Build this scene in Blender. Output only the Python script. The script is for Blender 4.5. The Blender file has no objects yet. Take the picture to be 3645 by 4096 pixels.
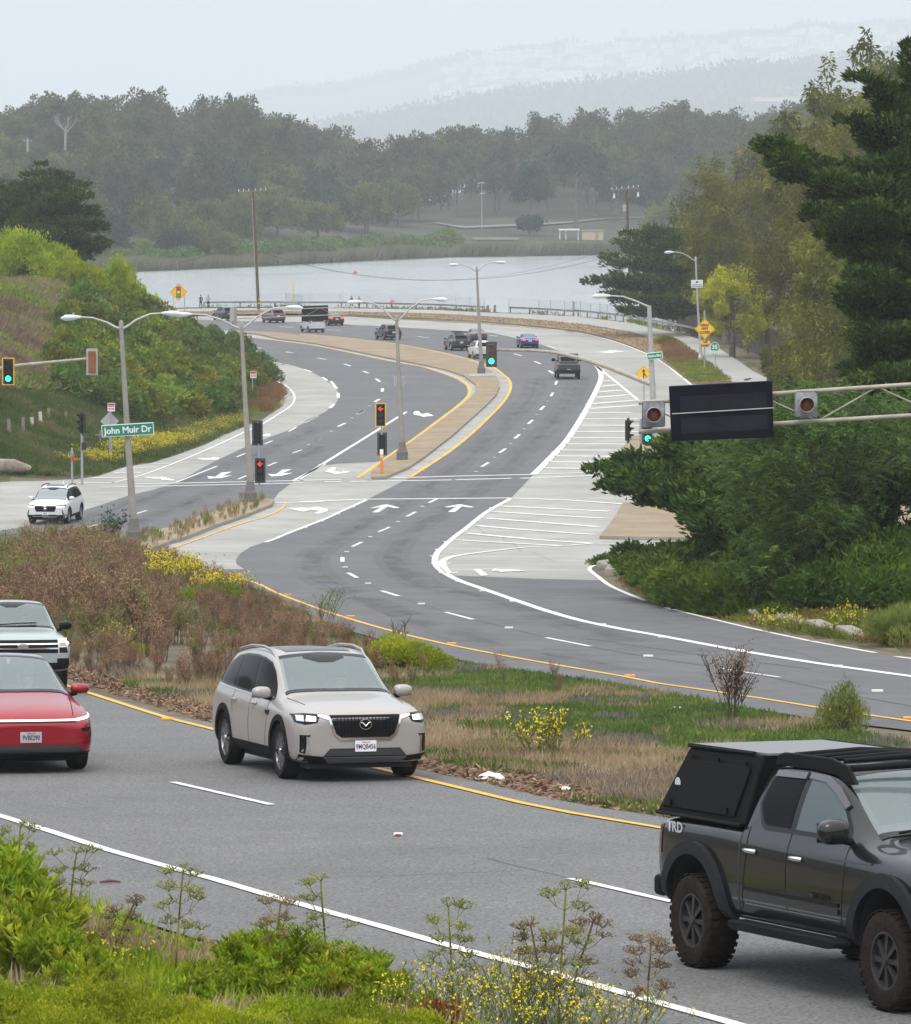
import bpy, bmesh, math, random
import numpy as np
from mathutils import Vector, Matrix, geometry
from mathutils.bvhtree import BVHTree
C = bpy.context.scene.collection
SC = bpy.context.scene
PI = math.pi
def R(a): return math.radians(a)
# ---------------- camera, sky, sun, exposure ----------------
FQ = 18938.0; CX, CY = 1822.5, 2048.0
PITCH = math.atan((CY - 701.0) / FQ)
CAMZ = 17.0
cam = bpy.data.cameras.new('camera'); camo = bpy.data.objects.new('camera', cam); C.objects.link(camo)
cam.sensor_fit = 'HORIZONTAL'; cam.sensor_width = 36.0; cam.lens = 36.0 * FQ / 3645.0
cam.clip_start = 0.5; cam.clip_end = 30000
camo.location = (0, 0, CAMZ); camo.rotation_euler = (PI/2 - PITCH, 0, 0)
SC.camera = camo
SUN_EL, SUN_AZ = R(58), R(200)
w = bpy.data.worlds.new("World"); SC.world = w; w.use_nodes = True
nt = w.node_tree; bg = nt.nodes['Background']
sky = nt.nodes.new('ShaderNodeTexSky'); sky.sky_type = 'NISHITA'; sky.sun_disc = False
sky.sun_elevation = SUN_EL; sky.sun_rotation = SUN_AZ; sky.air_density = 1.0; sky.dust_density = 6.0; sky.ozone_density = 1.0
hs = nt.nodes.new('ShaderNodeHueSaturation'); hs.inputs['Saturation'].default_value = 0.28
mx = nt.nodes.new('ShaderNodeMix'); mx.data_type = 'RGBA'; mx.inputs[0].default_value = 0.72
mx.inputs[0].default_value = 0.8
tcw = nt.nodes.new('ShaderNodeTexCoord'); sx = nt.nodes.new('ShaderNodeSeparateXYZ'); nt.links.new(tcw.outputs['Generated'], sx.inputs[0])
mrw = nt.nodes.new('ShaderNodeMapRange'); mrw.inputs[3].default_value = 1.0; mrw.inputs[4].default_value = 3.9; nt.links.new(sx.outputs['Z'], mrw.inputs[0])
vm = nt.nodes.new('ShaderNodeVectorMath'); vm.operation = 'SCALE'; cr_ = nt.nodes.new('ShaderNodeMix'); cr_.data_type = 'RGBA'; cr_.inputs[6].default_value = (7.35, 8.3, 10.0, 1); cr_.inputs[7].default_value = (8.3, 8.05, 7.6, 1); nt.links.new(sx.outputs['Z'], cr_.inputs[0]); nt.links.new(cr_.outputs[2], vm.inputs[0])   # overcast: zenith three times the horizon
nt.links.new(mrw.outputs[0], vm.inputs['Scale']); nt.links.new(vm.outputs[0], mx.inputs[7])
nt.links.new(sky.outputs[0], hs.inputs['Color']); nt.links.new(hs.outputs[0], mx.inputs[6])
lw_ = nt.nodes.new('ShaderNodeMapRange'); lw_.inputs[1].default_value = -.03; lw_.inputs[2].default_value = 0.0; lw_.inputs[3].default_value = .18; lw_.inputs[4].default_value = 1.0; nt.links.new(sx.outputs['Z'], lw_.inputs[0])
vm2 = nt.nodes.new('ShaderNodeVectorMath'); vm2.operation = 'SCALE'; nt.links.new(mx.outputs[2], vm2.inputs[0]); nt.links.new(lw_.outputs[0], vm2.inputs['Scale'])   # dark land below the horizon
nt.links.new(vm2.outputs[0], bg.inputs['Color']); bg.inputs['Strength'].default_value = 0.10
sun = bpy.data.lights.new('sun', 'SUN'); suno = bpy.data.objects.new('sun', sun); C.objects.link(suno)
sun.energy = 1.4; sun.angle = R(22); sun.color = (1.0, .94, .85)
suno.rotation_euler = (PI/2 - SUN_EL, 0, PI - SUN_AZ + 0.0)
SC.view_settings.view_transform = 'Standard'; SC.view_settings.look = 'None'
SC.view_settings.exposure = -0.2; SC.view_settings.gamma = 1.0
SC.cycles.max_bounces = 6; SC.cycles.diffuse_bounces = 3; SC.cycles.glossy_bounces = 3
SC.cycles.transparent_max_bounces = 8; SC.cycles.volume_bounces = 1; SC.cycles.transmission_bounces = 4
SC.cycles.use_denoising = True
# ---------------- pixel -> place ----------------
KN = [(-80, 16.70), (195, 1.36), (205, .85), (215, .45), (225, .18), (235, .04), (245, 0), (9000, 0)]
def base(Y):
 for (a, za), (b, zb) in zip(KN, KN[1:]):
  if Y <= b: return za + (zb - za) * (Y - a) / (b - a)
 return 0.0
def baseN(Y): return np.interp(Y, [k[0] for k in KN], [k[1] for k in KN])
def ray(x, y):
 u = (x - CX) / FQ; v = (CY - y) / FQ
 c, s = math.cos(PITCH), math.sin(PITCH)
 Yd = c + v * s; Zd = -s + v * c
 return u / Yd, Zd / Yd            # X per metre of depth, z per metre of depth
def G(x, y, dz=0.0):
 """ground point under photo pixel (source pixels)"""
 ux, t = ray(x, y)
 for (a, za), (b, zb) in zip(KN, KN[1:]):
  g = (zb - za) / (b - a)
  if abs(t - g) < 1e-9: continue
  Y = (za + dz - g * a - CAMZ) / (t - g)
  if a - 1e-6 <= Y <= b + 1e-6 and Y > 0: return Vector((ux * Y, Y, za + dz + g * (Y - a)))
 raise ValueError((x, y))
def AT(x, y, Y):
 """point seen at pixel (x, y) at depth Y"""
 ux, t = ray(x, y); return Vector((ux * Y, Y, CAMZ + t * Y))
def crop(x0, y0, s): return lambda *p: [(x0 + a / s, y0 + b / s) for a, b in p]
K1 = crop(0, 1500, 1.3992); K2 = crop(1200, 1500, 1.3992); K3 = crop(2345, 1400, 1.3992); K4 = crop(0, 2100, 1.3992)
K5 = crop(1200, 2100, 1.3992); K6 = crop(2345, 2200, 1.3992); Z1 = crop(0, 1000, 1.5158); Z2 = crop(1100, 1000, 1.5158)
Z3 = crop(2200, 900, 1.2588); B1 = crop(0, 3100, 1.3992); B2 = crop(1300, 3100, 1.3992); M1 = crop(1500, 2500, 1.2993)
T1 = crop(0, 0, .9574); T2 = crop(1745, 0, .9574); DD = crop(0, 0, .49904)
F1 = crop(0, 2350, 2.021); F2 = crop(800, 2550, 1.819); F3 = crop(2545, 2950, 1.6536)
def GG(pts, dz=0.0): return [G(x, y, dz) for x, y in pts]
def spline(pts, step=2.0):
 """smooth curve through world points"""
 P = [Vector(p) for p in pts]; out = []
 Q = [P[0] * 2 - P[1]] + P + [P[-1] * 2 - P[-2]]
 for i in range(1, len(Q) - 2):
  a, b, c, d = Q[i-1:i+3]; n = max(1, int((c - b).length / step))
  for k in range(n):
   t = k / n; t2 = t * t; t3 = t2 * t
   out.append(.5 * ((2 * b) + (c - a) * t + (2*a - 5*b + 4*c - d) * t2 + (-a + 3*b - 3*c + d) * t3))
 out.append(P[-1]); return out
# ---------------- materials ----------------
def mat(name, col, rough=.6, metal=0.0, noise=None, bump=None, coat=0.0, emit=None, spec=None, coords='Object', alpha=None):
 """noise = (scale, amount, [colour2]); bump = (scale, strength)"""
 m = bpy.data.materials.new(name); m.use_nodes = True; t = m.node_tree; b = t.nodes['Principled BSDF']
 b.inputs['Base Color'].default_value = (*col, 1); b.inputs['Roughness'].default_value = rough
 b.inputs['Metallic'].default_value = metal; b.inputs['Coat Weight'].default_value = coat
 if coat: b.inputs['Coat Roughness'].default_value = .04
 if spec is not None: b.inputs['Specular IOR Level'].default_value = spec
 if emit: b.inputs['Emission Color'].default_value = (*emit[0], 1); b.inputs['Emission Strength'].default_value = emit[1]
 tc = t.nodes.new('ShaderNodeTexCoord')
 if noise:
  last = None
  col2 = noise[2] if len(noise) > 2 else tuple(c * (1 - noise[1]) for c in col)
  n = t.nodes.new('ShaderNodeTexNoise'); n.inputs['Scale'].default_value = noise[0]; n.inputs['Detail'].default_value = 6
  n.inputs['Roughness'].default_value = .65
  t.links.new(tc.outputs[coords], n.inputs['Vector'])
  r = t.nodes.new('ShaderNodeValToRGB'); e = r.color_ramp.elements
  e[0].position = .36; e[1].position = .64; e[0].color = (*col2, 1); e[1].color = (*col, 1)
  t.links.new(n.outputs['Fac'], r.inputs[0]); t.links.new(r.outputs[0], b.inputs['Base Color'])
 if bump:
  n = t.nodes.new('ShaderNodeTexNoise'); n.inputs['Scale'].default_value = bump[0]; n.inputs['Detail'].default_value = 4
  t.links.new(tc.outputs[coords], n.inputs['Vector'])
  bp = t.nodes.new('ShaderNodeBump'); bp.inputs['Strength'].default_value = bump[1]; bp.inputs['Distance'].default_value = .05
  t.links.new(n.outputs['Fac'], bp.inputs['Height']); t.links.new(bp.outputs[0], b.inputs['Normal'])
 return m
def multi(name, ramp1, s1, ramp2=None, s2=None, fac=.5, rough=.9, stretch=(1,1,1), bump=None, grain=None, coords='Object', spec=.3, mixmode='MULTIPLY'):
 """large patches (ramp1, scale s1) multiplied by finer noise (ramp2, s2) and speckle"""
 m = bpy.data.materials.new(name); m.use_nodes = True; t = m.node_tree; b = t.nodes['Principled BSDF']
 b.inputs['Roughness'].default_value = rough; b.inputs['Specular IOR Level'].default_value = spec
 tc = t.nodes.new('ShaderNodeTexCoord'); mp = t.nodes.new('ShaderNodeMapping'); mp.inputs['Scale'].default_value = stretch
 t.links.new(tc.outputs[coords], mp.inputs[0])
 def ramp(rp, sc, det=5):
  n = t.nodes.new('ShaderNodeTexNoise'); n.inputs['Scale'].default_value = sc; n.inputs['Detail'].default_value = det
  n.inputs['Roughness'].default_value = .6
  t.links.new(mp.outputs[0], n.inputs['Vector'])
  r = t.nodes.new('ShaderNodeValToRGB'); els = r.color_ramp.elements
  while len(els) < len(rp): els.new(.5)
  for e, (p, c) in zip(els, rp): e.position = p; e.color = (*c, 1)
  t.links.new(n.outputs['Fac'], r.inputs[0]); return r.outputs[0]
 out = ramp(ramp1, s1)
 for rp, sc, f in ((ramp2, s2, fac), (grain[0] if grain else None, grain[1] if grain else 0, grain[2] if grain else 0)):
  if not rp: continue
  o2 = ramp(rp, sc, 3); mx = t.nodes.new('ShaderNodeMix'); mx.data_type = 'RGBA'; mx.blend_type = 'MULTIPLY'
  mx.inputs[0].default_value = f; t.links.new(out, mx.inputs[6]); t.links.new(o2, mx.inputs[7]); out = mx.outputs[2]
 t.links.new(out, b.inputs['Base Color'])
 if bump:
  n = t.nodes.new('ShaderNodeTexNoise'); n.inputs['Scale'].default_value = bump[0]; n.inputs['Detail'].default_value = 4
  t.links.new(mp.outputs[0], n.inputs['Vector'])
  bp = t.nodes.new('ShaderNodeBump'); bp.inputs['Strength'].default_value = bump[1]; bp.inputs['Distance'].default_value = bump[2] if len(bump) > 2 else .05
  t.links.new(n.outputs['Fac'], bp.inputs['Height']); t.links.new(bp.outputs[0], b.inputs['Normal'])
 return m
def leafmat(name, c1, c2, c3=None, scale=.5, rough=.65, var=.12, trans=.25):
 """foliage: three tones in clumps, a little light through the leaf, each copy slightly different"""
 m = bpy.data.materials.new(name); m.use_nodes = True; t = m.node_tree; b = t.nodes['Principled BSDF']
 b.inputs['Roughness'].default_value = rough; b.inputs['Specular IOR Level'].default_value = .12
 tc = t.nodes.new('ShaderNodeTexCoord'); oi = t.nodes.new('ShaderNodeObjectInfo')
 ad = t.nodes.new('ShaderNodeVectorMath'); ad.operation = 'ADD'
 t.links.new(tc.outputs['Object'], ad.inputs[0]); t.links.new(oi.outputs['Location'], ad.inputs[1])
 n = t.nodes.new('ShaderNodeTexNoise'); n.inputs['Scale'].default_value = scale; n.inputs['Detail'].default_value = 4; n.inputs['Roughness'].default_value = .7
 t.links.new(ad.outputs[0], n.inputs['Vector'])
 r = t.nodes.new('ShaderNodeValToRGB'); e = r.color_ramp.elements
 e[0].position = .35; e[1].position = .55; e[0].color = (*c1, 1); e[1].color = (*c2, 1)
 if c3: k = e.new(.68); k.color = (*c3, 1)
 t.links.new(n.outputs['Fac'], r.inputs[0])
 h = t.nodes.new('ShaderNodeHueSaturation')
 mr = t.nodes.new('ShaderNodeMapRange'); mr.inputs[3].default_value = 1 - var; mr.inputs[4].default_value = 1 + var
 t.links.new(oi.outputs['Random'], mr.inputs[0]); t.links.new(mr.outputs[0], h.inputs['Value'])
 mr2 = t.nodes.new('ShaderNodeMapRange'); mr2.inputs[3].default_value = .5 - var * .12; mr2.inputs[4].default_value = .5 + var * .12
 t.links.new(oi.outputs['Random'], mr2.inputs[0]); t.links.new(mr2.outputs[0], h.inputs['Hue'])
 t.links.new(r.outputs[0], h.inputs['Color']); t.links.new(h.outputs[0], b.inputs['Base Color'])
 if trans:
  tr = t.nodes.new('ShaderNodeBsdfTranslucent'); ms = t.nodes.new('ShaderNodeMixShader'); ms.inputs[0].default_value = trans
  t.links.new(h.outputs[0], tr.inputs[0]); t.links.new(b.outputs[0], ms.inputs[1]); t.links.new(tr.outputs[0], ms.inputs[2])
  t.links.new(ms.outputs[0], t.nodes['Material Output'].inputs[0])
 return m
# ---------------- objects ----------------
def tag(o, label=None, cat=None, group=None, kind=None):
 if label: o['label'] = label
 if cat: o['category'] = cat
 if group: o['group'] = group
 if kind: o['kind'] = kind
 return o
def thing(name, label, cat, loc=(0,0,0), rotz=0.0, group=None, up=None, scale=None):
 o = bpy.data.objects.new(name, None); C.objects.link(o); o.empty_display_size = .2
 M = Matrix.Rotation(rotz, 4, 'Z')
 if up:   # stand on the slope
  M = Vector((0, 0, 1)).rotation_difference(up).to_matrix().to_4x4() @ M
 M = Matrix.Translation(loc) @ M
 if scale: M = M @ Matrix.Diagonal((*((scale,)*3 if not hasattr(scale, '__len__') else scale), 1))
 o.matrix_world = M
 return tag(o, label, cat, group)
def dup(root, loc=None, rotz=None, label=None, group=None, scale=None, up=None):
 r = root.copy(); C.objects.link(r)
 M = Matrix.Rotation(rotz or 0.0, 4, 'Z')
 if up: M = Vector((0, 0, 1)).rotation_difference(up).to_matrix().to_4x4() @ M
 M = Matrix.Translation(loc) @ M
 if scale: M = M @ Matrix.Diagonal((*((scale,)*3 if not hasattr(scale, '__len__') else scale), 1))
 r.matrix_world = M
 if label: r['label'] = label
 if group: r['group'] = group
 for ch in list(root.children):
  c = ch.copy(); C.objects.link(c); c.parent = r
  for g in ch.children:
   d = g.copy(); C.objects.link(d); d.parent = c
 return r
class MB:
 def __init__(s): s.v = []; s.f = []; s.m = []; s.M = None
 def add(s, vs, fs, m=0):
  n = len(s.v)
  s.v += [tuple(s.M @ Vector(p)) if s.M else tuple(p) for p in vs]
  s.f += [tuple(i + n for i in f) for f in fs]; s.m += [m] * len(fs); return s
 def box(s, c, d, m=0, rz=0.0, tilt=None, bev=0.0):
  x, y, z = d[0]/2, d[1]/2, d[2]/2
  if bev: b = bev; return s.bbox(c, d, b, m, rz)
  vs = [(-x,-y,-z),(x,-y,-z),(x,y,-z),(-x,y,-z),(-x,-y,z),(x,-y,z),(x,y,z),(-x,y,z)]
  T = Matrix.Translation(c) @ Matrix.Rotation(rz, 4, 'Z')
  if tilt: T = T @ tilt
  return s.add([T @ Vector(p) for p in vs], [(0,3,2,1),(4,5,6,7),(0,1,5,4),(1,2,6,5),(2,3,7,6),(3,0,4,7)], m)
 def bbox(s, c, d, b, m=0, rz=0.0):
  bm = bmesh.new(); bmesh.ops.create_cube(bm, size=1)
  for v in bm.verts: v.co = Vector((v.co.x*d[0], v.co.y*d[1], v.co.z*d[2]))
  bmesh.ops.bevel(bm, geom=bm.edges[:], offset=b, segments=2, affect='EDGES', profile=.5)
  T = Matrix.Translation(c) @ Matrix.Rotation(rz, 4, 'Z')
  bm.verts.index_update()
  s.add([T @ v.co for v in bm.verts], [[v.index for v in f.verts] for f in bm.faces], m); bm.free(); return s
 def tube(s, pts, rad, n=8, m=0, caps=True):
  pts = [Vector(p) for p in pts]; k = len(pts)
  if not hasattr(rad, '__len__'): rad = [rad] * k
  vs = []; fs = []; up = None
  for i, p in enumerate(pts):
   d = (pts[min(i+1, k-1)] - pts[max(i-1, 0)])
   d = d.normalized() if d.length > 1e-9 else Vector((0,0,1))
   if up is None: up = Vector((0,0,1)) if abs(d.z) < .9 else Vector((1,0,0))
   a = d.cross(up).normalized(); b = a.cross(d).normalized(); up = b
   vs += [p + (a * math.cos(2*PI*j/n) + b * math.sin(2*PI*j/n)) * rad[i] for j in range(n)]
  for i in range(k-1):
   for j in range(n): fs.append((i*n+j, i*n+(j+1)%n, (i+1)*n+(j+1)%n, (i+1)*n+j))
  if caps: fs.append(tuple(range(n-1, -1, -1))); fs.append(tuple((k-1)*n+j for j in range(n)))
  return s.add(vs, fs, m)
 def bar(s, a, b, r, n=8, m=0): return s.tube([a, b], r, n, m)
 def lathe(s, c, prof, n=16, m=0, axis='Z', caps=True):
  vs = []; fs = []; k = len(prof)
  for r, z in prof:
   for j in range(n):
    q = (r*math.cos(2*PI*j/n), r*math.sin(2*PI*j/n), z)
    if axis == 'Y': q = (q[0], q[2], q[1])
    if axis == 'X': q = (q[2], q[0], q[1])
    vs.append(Vector(c) + Vector(q))
  for i in range(k-1):
   for j in range(n): fs.append((i*n+j, i*n+(j+1)%n, (i+1)*n+(j+1)%n, (i+1)*n+j))
  if caps: fs.append(tuple(range(n-1,-1,-1))); fs.append(tuple((k-1)*n+j for j in range(n)))
  return s.add(vs, fs, m)
 def prism(s, poly, y0, y1, m=0, plane='XZ'):
  """2-D polygon extruded along the third axis"""
  n = len(poly)
  def P(p, y): return {'XZ': (p[0], y, p[1]), 'YZ': (y, p[0], p[1]), 'XY': (p[0], p[1], y)}[plane]
  vs = [P(p, y0) for p in poly] + [P(p, y1) for p in poly]
  fs = [(i, (i+1) % n, n+(i+1) % n, n+i) for i in range(n)]
  tri = geometry.tessellate_polygon([[Vector((p[0], p[1], 0)) for p in poly]])
  for t in tri: fs.append(tuple(t)); fs.append(tuple(n+i for i in reversed(t)))
  return s.add(vs, fs, m)
 def build(s, name, mats, parent=None, smooth=False, fixn=True, bevel=0.0):
  me = bpy.data.meshes.new(name); me.from_pydata(s.v, [], s.f)
  if not isinstance(mats, (list, tuple)): mats = [mats]
  for m in mats: me.materials.append(m)
  me.polygons.foreach_set('material_index', s.m)
  if fixn and len(s.f) < 60000:
   bm = bmesh.new(); bm.from_mesh(me); bmesh.ops.recalc_face_normals(bm, faces=bm.faces[:]); bm.to_mesh(me); bm.free()
  o = bpy.data.objects.new(name, me); C.objects.link(o)
  if smooth: smooth_by_angle(me, 40 if smooth is True else smooth)
  if parent: o.parent = parent
  if bevel:
   b = o.modifiers.new('bevel', 'BEVEL'); b.width = bevel; b.segments = 2; b.limit_method = 'ANGLE'; b.angle_limit = R(40)
  return o
def smooth_by_angle(me, deg):
 bm = bmesh.new(); bm.from_mesh(me)
 for f in bm.faces: f.smooth = True
 for e in bm.edges:
  e.smooth = not (len(e.link_faces) == 2 and e.calc_face_angle(0) > R(deg))
 bm.to_mesh(me); bm.free()
def npmesh(name, V, F, mats, parent=None, mi=None, smooth=False):
 """big mesh from arrays; F is (n,3) or (n,4)"""
 me = bpy.data.meshes.new(name); V = np.asarray(V, np.float32); F = np.asarray(F, np.int32)
 k = F.shape[1]; n = len(F)
 me.vertices.add(len(V)); me.vertices.foreach_set('co', V.ravel())
 me.loops.add(n * k); me.loops.foreach_set('vertex_index', F.ravel())
 me.polygons.add(n); me.polygons.foreach_set('loop_start', np.arange(0, n * k, k, dtype=np.int32))
 me.polygons.foreach_set('loop_total', np.full(n, k, np.int32))
 if not isinstance(mats, (list, tuple)): mats = [mats]
 for m in mats: me.materials.append(m)
 if mi is not None: me.polygons.foreach_set('material_index', np.asarray(mi, np.int32))
 if smooth: me.polygons.foreach_set('use_smooth', np.ones(n, bool))
 me.update(calc_edges=True)
 o = bpy.data.objects.new(name, me); C.objects.link(o)
 if parent: o.parent = parent
 return o
def inpoly(X, Y, poly):
 X = np.asarray(X); Y = np.asarray(Y); r = np.zeros(X.shape, bool); n = len(poly)
 for i in range(n):
  x0, y0 = poly[i][0], poly[i][1]; x1, y1 = poly[(i+1) % n][0], poly[(i+1) % n][1]
  if y0 == y1: continue
  c = ((y0 > Y) != (y1 > Y)) & (X < (x1-x0) * (Y-y0) / (y1-y0) + x0); r ^= c
 return r
def dpoly(X, Y, poly, closed=True):
 d = np.full(np.shape(X), 1e9); n = len(poly)
 for i in range(n if closed else n-1):
  x0, y0 = poly[i][0], poly[i][1]; x1, y1 = poly[(i+1) % n][0], poly[(i+1) % n][1]
  L = (x1-x0)**2 + (y1-y0)**2 + 1e-12
  t = np.clip(((X-x0)*(x1-x0) + (Y-y0)*(y1-y0)) / L, 0, 1)
  d = np.minimum(d, np.hypot(X-x0-t*(x1-x0), Y-y0-t*(y1-y0)))
 return d
def vnoise(X, Y, s, seed=0):
 """smooth value noise"""
 r = np.random.RandomState(seed).rand(256, 256)
 x = np.asarray(X) / s + 1000.3; y = np.asarray(Y) / s + 1000.7
 xi = np.floor(x).astype(int); yi = np.floor(y).astype(int); fx = x - xi; fy = y - yi
 fx = fx*fx*(3-2*fx); fy = fy*fy*(3-2*fy)
 g = lambda a, b: r[a % 256, b % 256]
 return (g(xi,yi)*(1-fx)+g(xi+1,yi)*fx)*(1-fy) + (g(xi,yi+1)*(1-fx)+g(xi+1,yi+1)*fx)*fy
def slab(name, poly, mats, off=.01, h=0.0, parent=None, grid=None):
 """ground-following sheet (h=0) or raised slab with vertical sides, from a world-space outline"""
 bm = bmesh.new()
 vs = [bm.verts.new((p[0], p[1], 0)) for p in poly]
 for t in geometry.tessellate_polygon([[Vector((p[0], p[1], 0)) for p in poly]]):
  try: bm.faces.new([vs[i] for i in t])
  except ValueError: pass
 ys = [p[1] for p in poly]
 cuts = [k[0] for k in KN if min(ys) < k[0] < max(ys)]
 for yc in cuts:
  bmesh.ops.bisect_plane(bm, geom=bm.verts[:] + bm.edges[:] + bm.faces[:], plane_co=(0, yc, 0), plane_no=(0, 1, 0))
 for v in bm.verts: v.co.z = base(v.co.y) + off + h
 for f in bm.faces:
  if f.normal.z < 0: f.normal_flip()
 bmesh.ops.recalc_face_normals(bm, faces=bm.faces[:])
 if sum(f.normal.z for f in bm.faces) < 0: bmesh.ops.reverse_faces(bm, faces=bm.faces[:])
 if h:
  be = [e for e in bm.edges if len(e.link_faces) == 1]
  r = bmesh.ops.extrude_edge_only(bm, edges=be)
  for v in r['geom']:
   if isinstance(v, bmesh.types.BMVert): v.co.z -= h + .05
  if isinstance(mats, (list, tuple)) and len(mats) > 1:
   for f in r['geom']:
    if isinstance(f, bmesh.types.BMFace): f.material_index = 1
 me = bpy.data.meshes.new(name); bm.to_mesh(me); bm.free()
 for m in (mats if isinstance(mats, (list, tuple)) else [mats]): me.materials.append(m)
 o = bpy.data.objects.new(name, me); C.objects.link(o)
 if parent: o.parent = parent
 return o
def stripV(pts, wd, off):
 """ground strip along a world polyline -> verts, faces"""
 P = spline(pts, 2.0) if len(pts) > 2 else [pts[0].lerp(pts[1], t/6) for t in range(7)]
 vs = []; fs = []
 for i, p in enumerate(P):
  d = (P[min(i+1, len(P)-1)] - P[max(i-1, 0)]); d.z = 0; d.normalize(); n = Vector((-d.y, d.x, 0))
  for s in (1, -1):
   q = p + n * (s * wd / 2); vs.append((q.x, q.y, base(q.y) + off))
 for i in range(len(P)-1): fs.append((2*i, 2*i+1, 2*i+3, 2*i+2))
 return vs, fs
# ---------------- the setting ----------------
def grain(lo, hi): return ([(.3, (lo,)*3), (.7, (hi,)*3)])
M_ASPH = multi('asphalt', [(.3, (.125,.129,.138)), (.7, (.158,.162,.172))], .12, grain(.74, 1.0), .9, .9, .85, grain=(grain(.62, 1.2), 38, .75), bump=(60, .25))
M_ASPH_N = multi('asphalt_near', [(.3, (.152,.153,.156)), (.7, (.180,.180,.182))], .2, grain(.84, 1.0), .7, .9, .85, grain=(grain(.35, 1.45), 26, .9), bump=(60, .35))
M_CONC = multi('worn_concrete', [(.3, (.32,.318,.298)), (.7, (.42,.416,.395))], .09, grain(.72, 1.0), .35, .9, .85, grain=(grain(.75, 1.1), 25, .6), bump=(50, .2))
M_PATH = multi('path_concrete', [(.3, (.31,.31,.30)), (.7, (.38,.375,.36))], .12, grain(.85, 1.0), 1.2, .9, .85, grain=(grain(.75, 1.1), 25, .6))
M_BRICK = multi('tan_paving', [(.3, (.25,.19,.125)), (.7, (.36,.29,.20))], .35, grain(.8, 1.0), 2.2, .9, .9, grain=(grain(.7, 1.15), 14, .7), bump=(20, .4))
M_CURB = multi('curb_concrete', [(.3, (.26,.24,.20)), (.7, (.36,.34,.30))], .8, grain(.8, 1.0), 6, .8, .85)
M_WHITE = multi('white_paint', [(.28, (.52,.52,.50)), (.5, (.74,.74,.72))], 2.2, grain(.82, 1.0), 14, .7, .6)
M_YEL = multi('yellow_paint', [(.3, (.60,.34,.05)), (.5, (.76,.42,.045))], 2.0, grain(.8, 1.0), 14, .7, .6)
M_SOIL = multi('dry_soil', [(.3, (.10,.080,.055)), (.5, (.17,.14,.095)), (.7, (.22,.19,.13))], .35, grain(.6, 1.0), 3, .9, .95, grain=(grain(.6, 1.2), 20, .8), bump=(6, .6, .1))
M_HILLG = multi('hill_grass', [(.3, (.045,.070,.020)), (.5, (.085,.095,.030)), (.7, (.16,.13,.065))], .15, grain(.55, 1.0), 1.5, .9, .95, grain=(grain(.5, 1.2), 9, .8), bump=(4, .6, .2))
M_UNDER = multi('forest_floor', [(.3, (.035,.040,.024)), (.7, (.075,.075,.045))], .04, grain(.6, 1.0), .4, .9, .95)
RAIL = GG(Z1((980,352),(1240,345),(1560,343),(1819,346))) + GG(Z2((60,346),(400,346),(700,352),(1000,360),(1270,374),(1500,382),(1819,399))) + GG(Z3((120,455),(260,468),(400,487),(500,505),(620,528),(745,552)))
HILL_L = [Vector((-200, 245, 0))] + [G(*p) for p in K1((-500,640),(-120,610),(160,588),(420,585),(560,560),(700,510),(850,490),(1000,440),(1150,385),(1250,335),(1370,285),(1470,240),(1575,170),(1590,100))] + [G(*p) for p in Z1((1700,830),(1660,760),(1600,660),(1480,600),(1400,560),(1250,480),(1080,420),(900,370))] + [Vector((-75, 640, 0)), Vector((-250, 660, 0))]
BANK_R = [G(*p) for p in K6((5200,1190),(3600,900),(2600,735),(1819,605),(1600,560),(1250,500),(900,425),(620,350),(330,290),(230,240),(120,130),(170,60))] + [Vector((16.5, 190, 0)), Vector((19.5, 215, 0)), Vector((22, 240, 0)), Vector((23, 270, 0)), Vector((24, 300, 0)), Vector((25, 340, 0))] + [G(*p) for p in Z3((1200,800),(1020,735),(960,690))] + [Vector((28, 420, 0)), Vector((29, 480, 0)), Vector((31, 560, 0)), Vector((300, 620, 0)), Vector((300, 60, 0)), Vector((40, 50, 0))]
def railY(X):
 xs = [p.x for p in RAIL]; ys = [p.y for p in RAIL]
 return np.interp(X, xs, ys)
def smooth(t): t = np.clip(t, 0, 1); return t*t*(3-2*t)
def shoreY(X): return 1190 + (X + 95) * -.35 * 0 + np.interp(X, [-300, -100, -62, -30, 0, 40, 80, 300], [-330, -250, -215, -130, -55, -20, 10, 60]) + 14 * (vnoise(X, X * 0, 17, 5) - .5)
def ground_z(X, Y):
 X = np.asarray(X, float); Y = np.asarray(Y, float)
 z = baseN(Y) - .015
 i = inpoly(X, Y, HILL_L); d = dpoly(X, Y, HILL_L)
 z = z + np.where(i, 8.2 * smooth(d / 21) * (1 - .5 * smooth((Y - 430) / 120)) + .5 * vnoise(X, Y, 5, 2) * smooth(d / 4), 0)
 i = inpoly(X, Y, BANK_R); d = dpoly(X, Y, BANK_R)
 z = z + np.where(i, .5 * smooth(d / 6) + 5.0 * smooth((d - 4) / 25) * smooth((Y - 300) / 80), 0)
 ry = railY(X); fall = smooth((Y - ry - 1.6) / 9)
 right = smooth((X - 31 - (Y - 560) * .03) / 6)
 lake = fall * (1 - right)
 z = z * (1 - lake) + (-4.2) * lake
 sy = shoreY(X); up = smooth((Y - sy + 6) / 18)
 ridge = np.interp(X, [-260, -150, -90, -62, -48, -36, -22, 0, 20, 70, 120, 200], [13, 14, 13, 14, 11.5, 2, 0, 6, 12, 18, 20, 20])
 land = -1.9 + 5.5 * smooth((Y - sy - 25) / 160) + ridge * smooth((Y - sy - 150) / 330) + 1.5 * vnoise(X, Y, 40, 8) * smooth((Y - sy - 30) / 60)
 z = z * (1 - up) + land * up
 z = z - (ridge + 8) * smooth((Y - sy - 620) / 300) * up * .8
 return z
def gz(x, y): return float(ground_z(np.array([x]), np.array([y]))[0])
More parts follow.
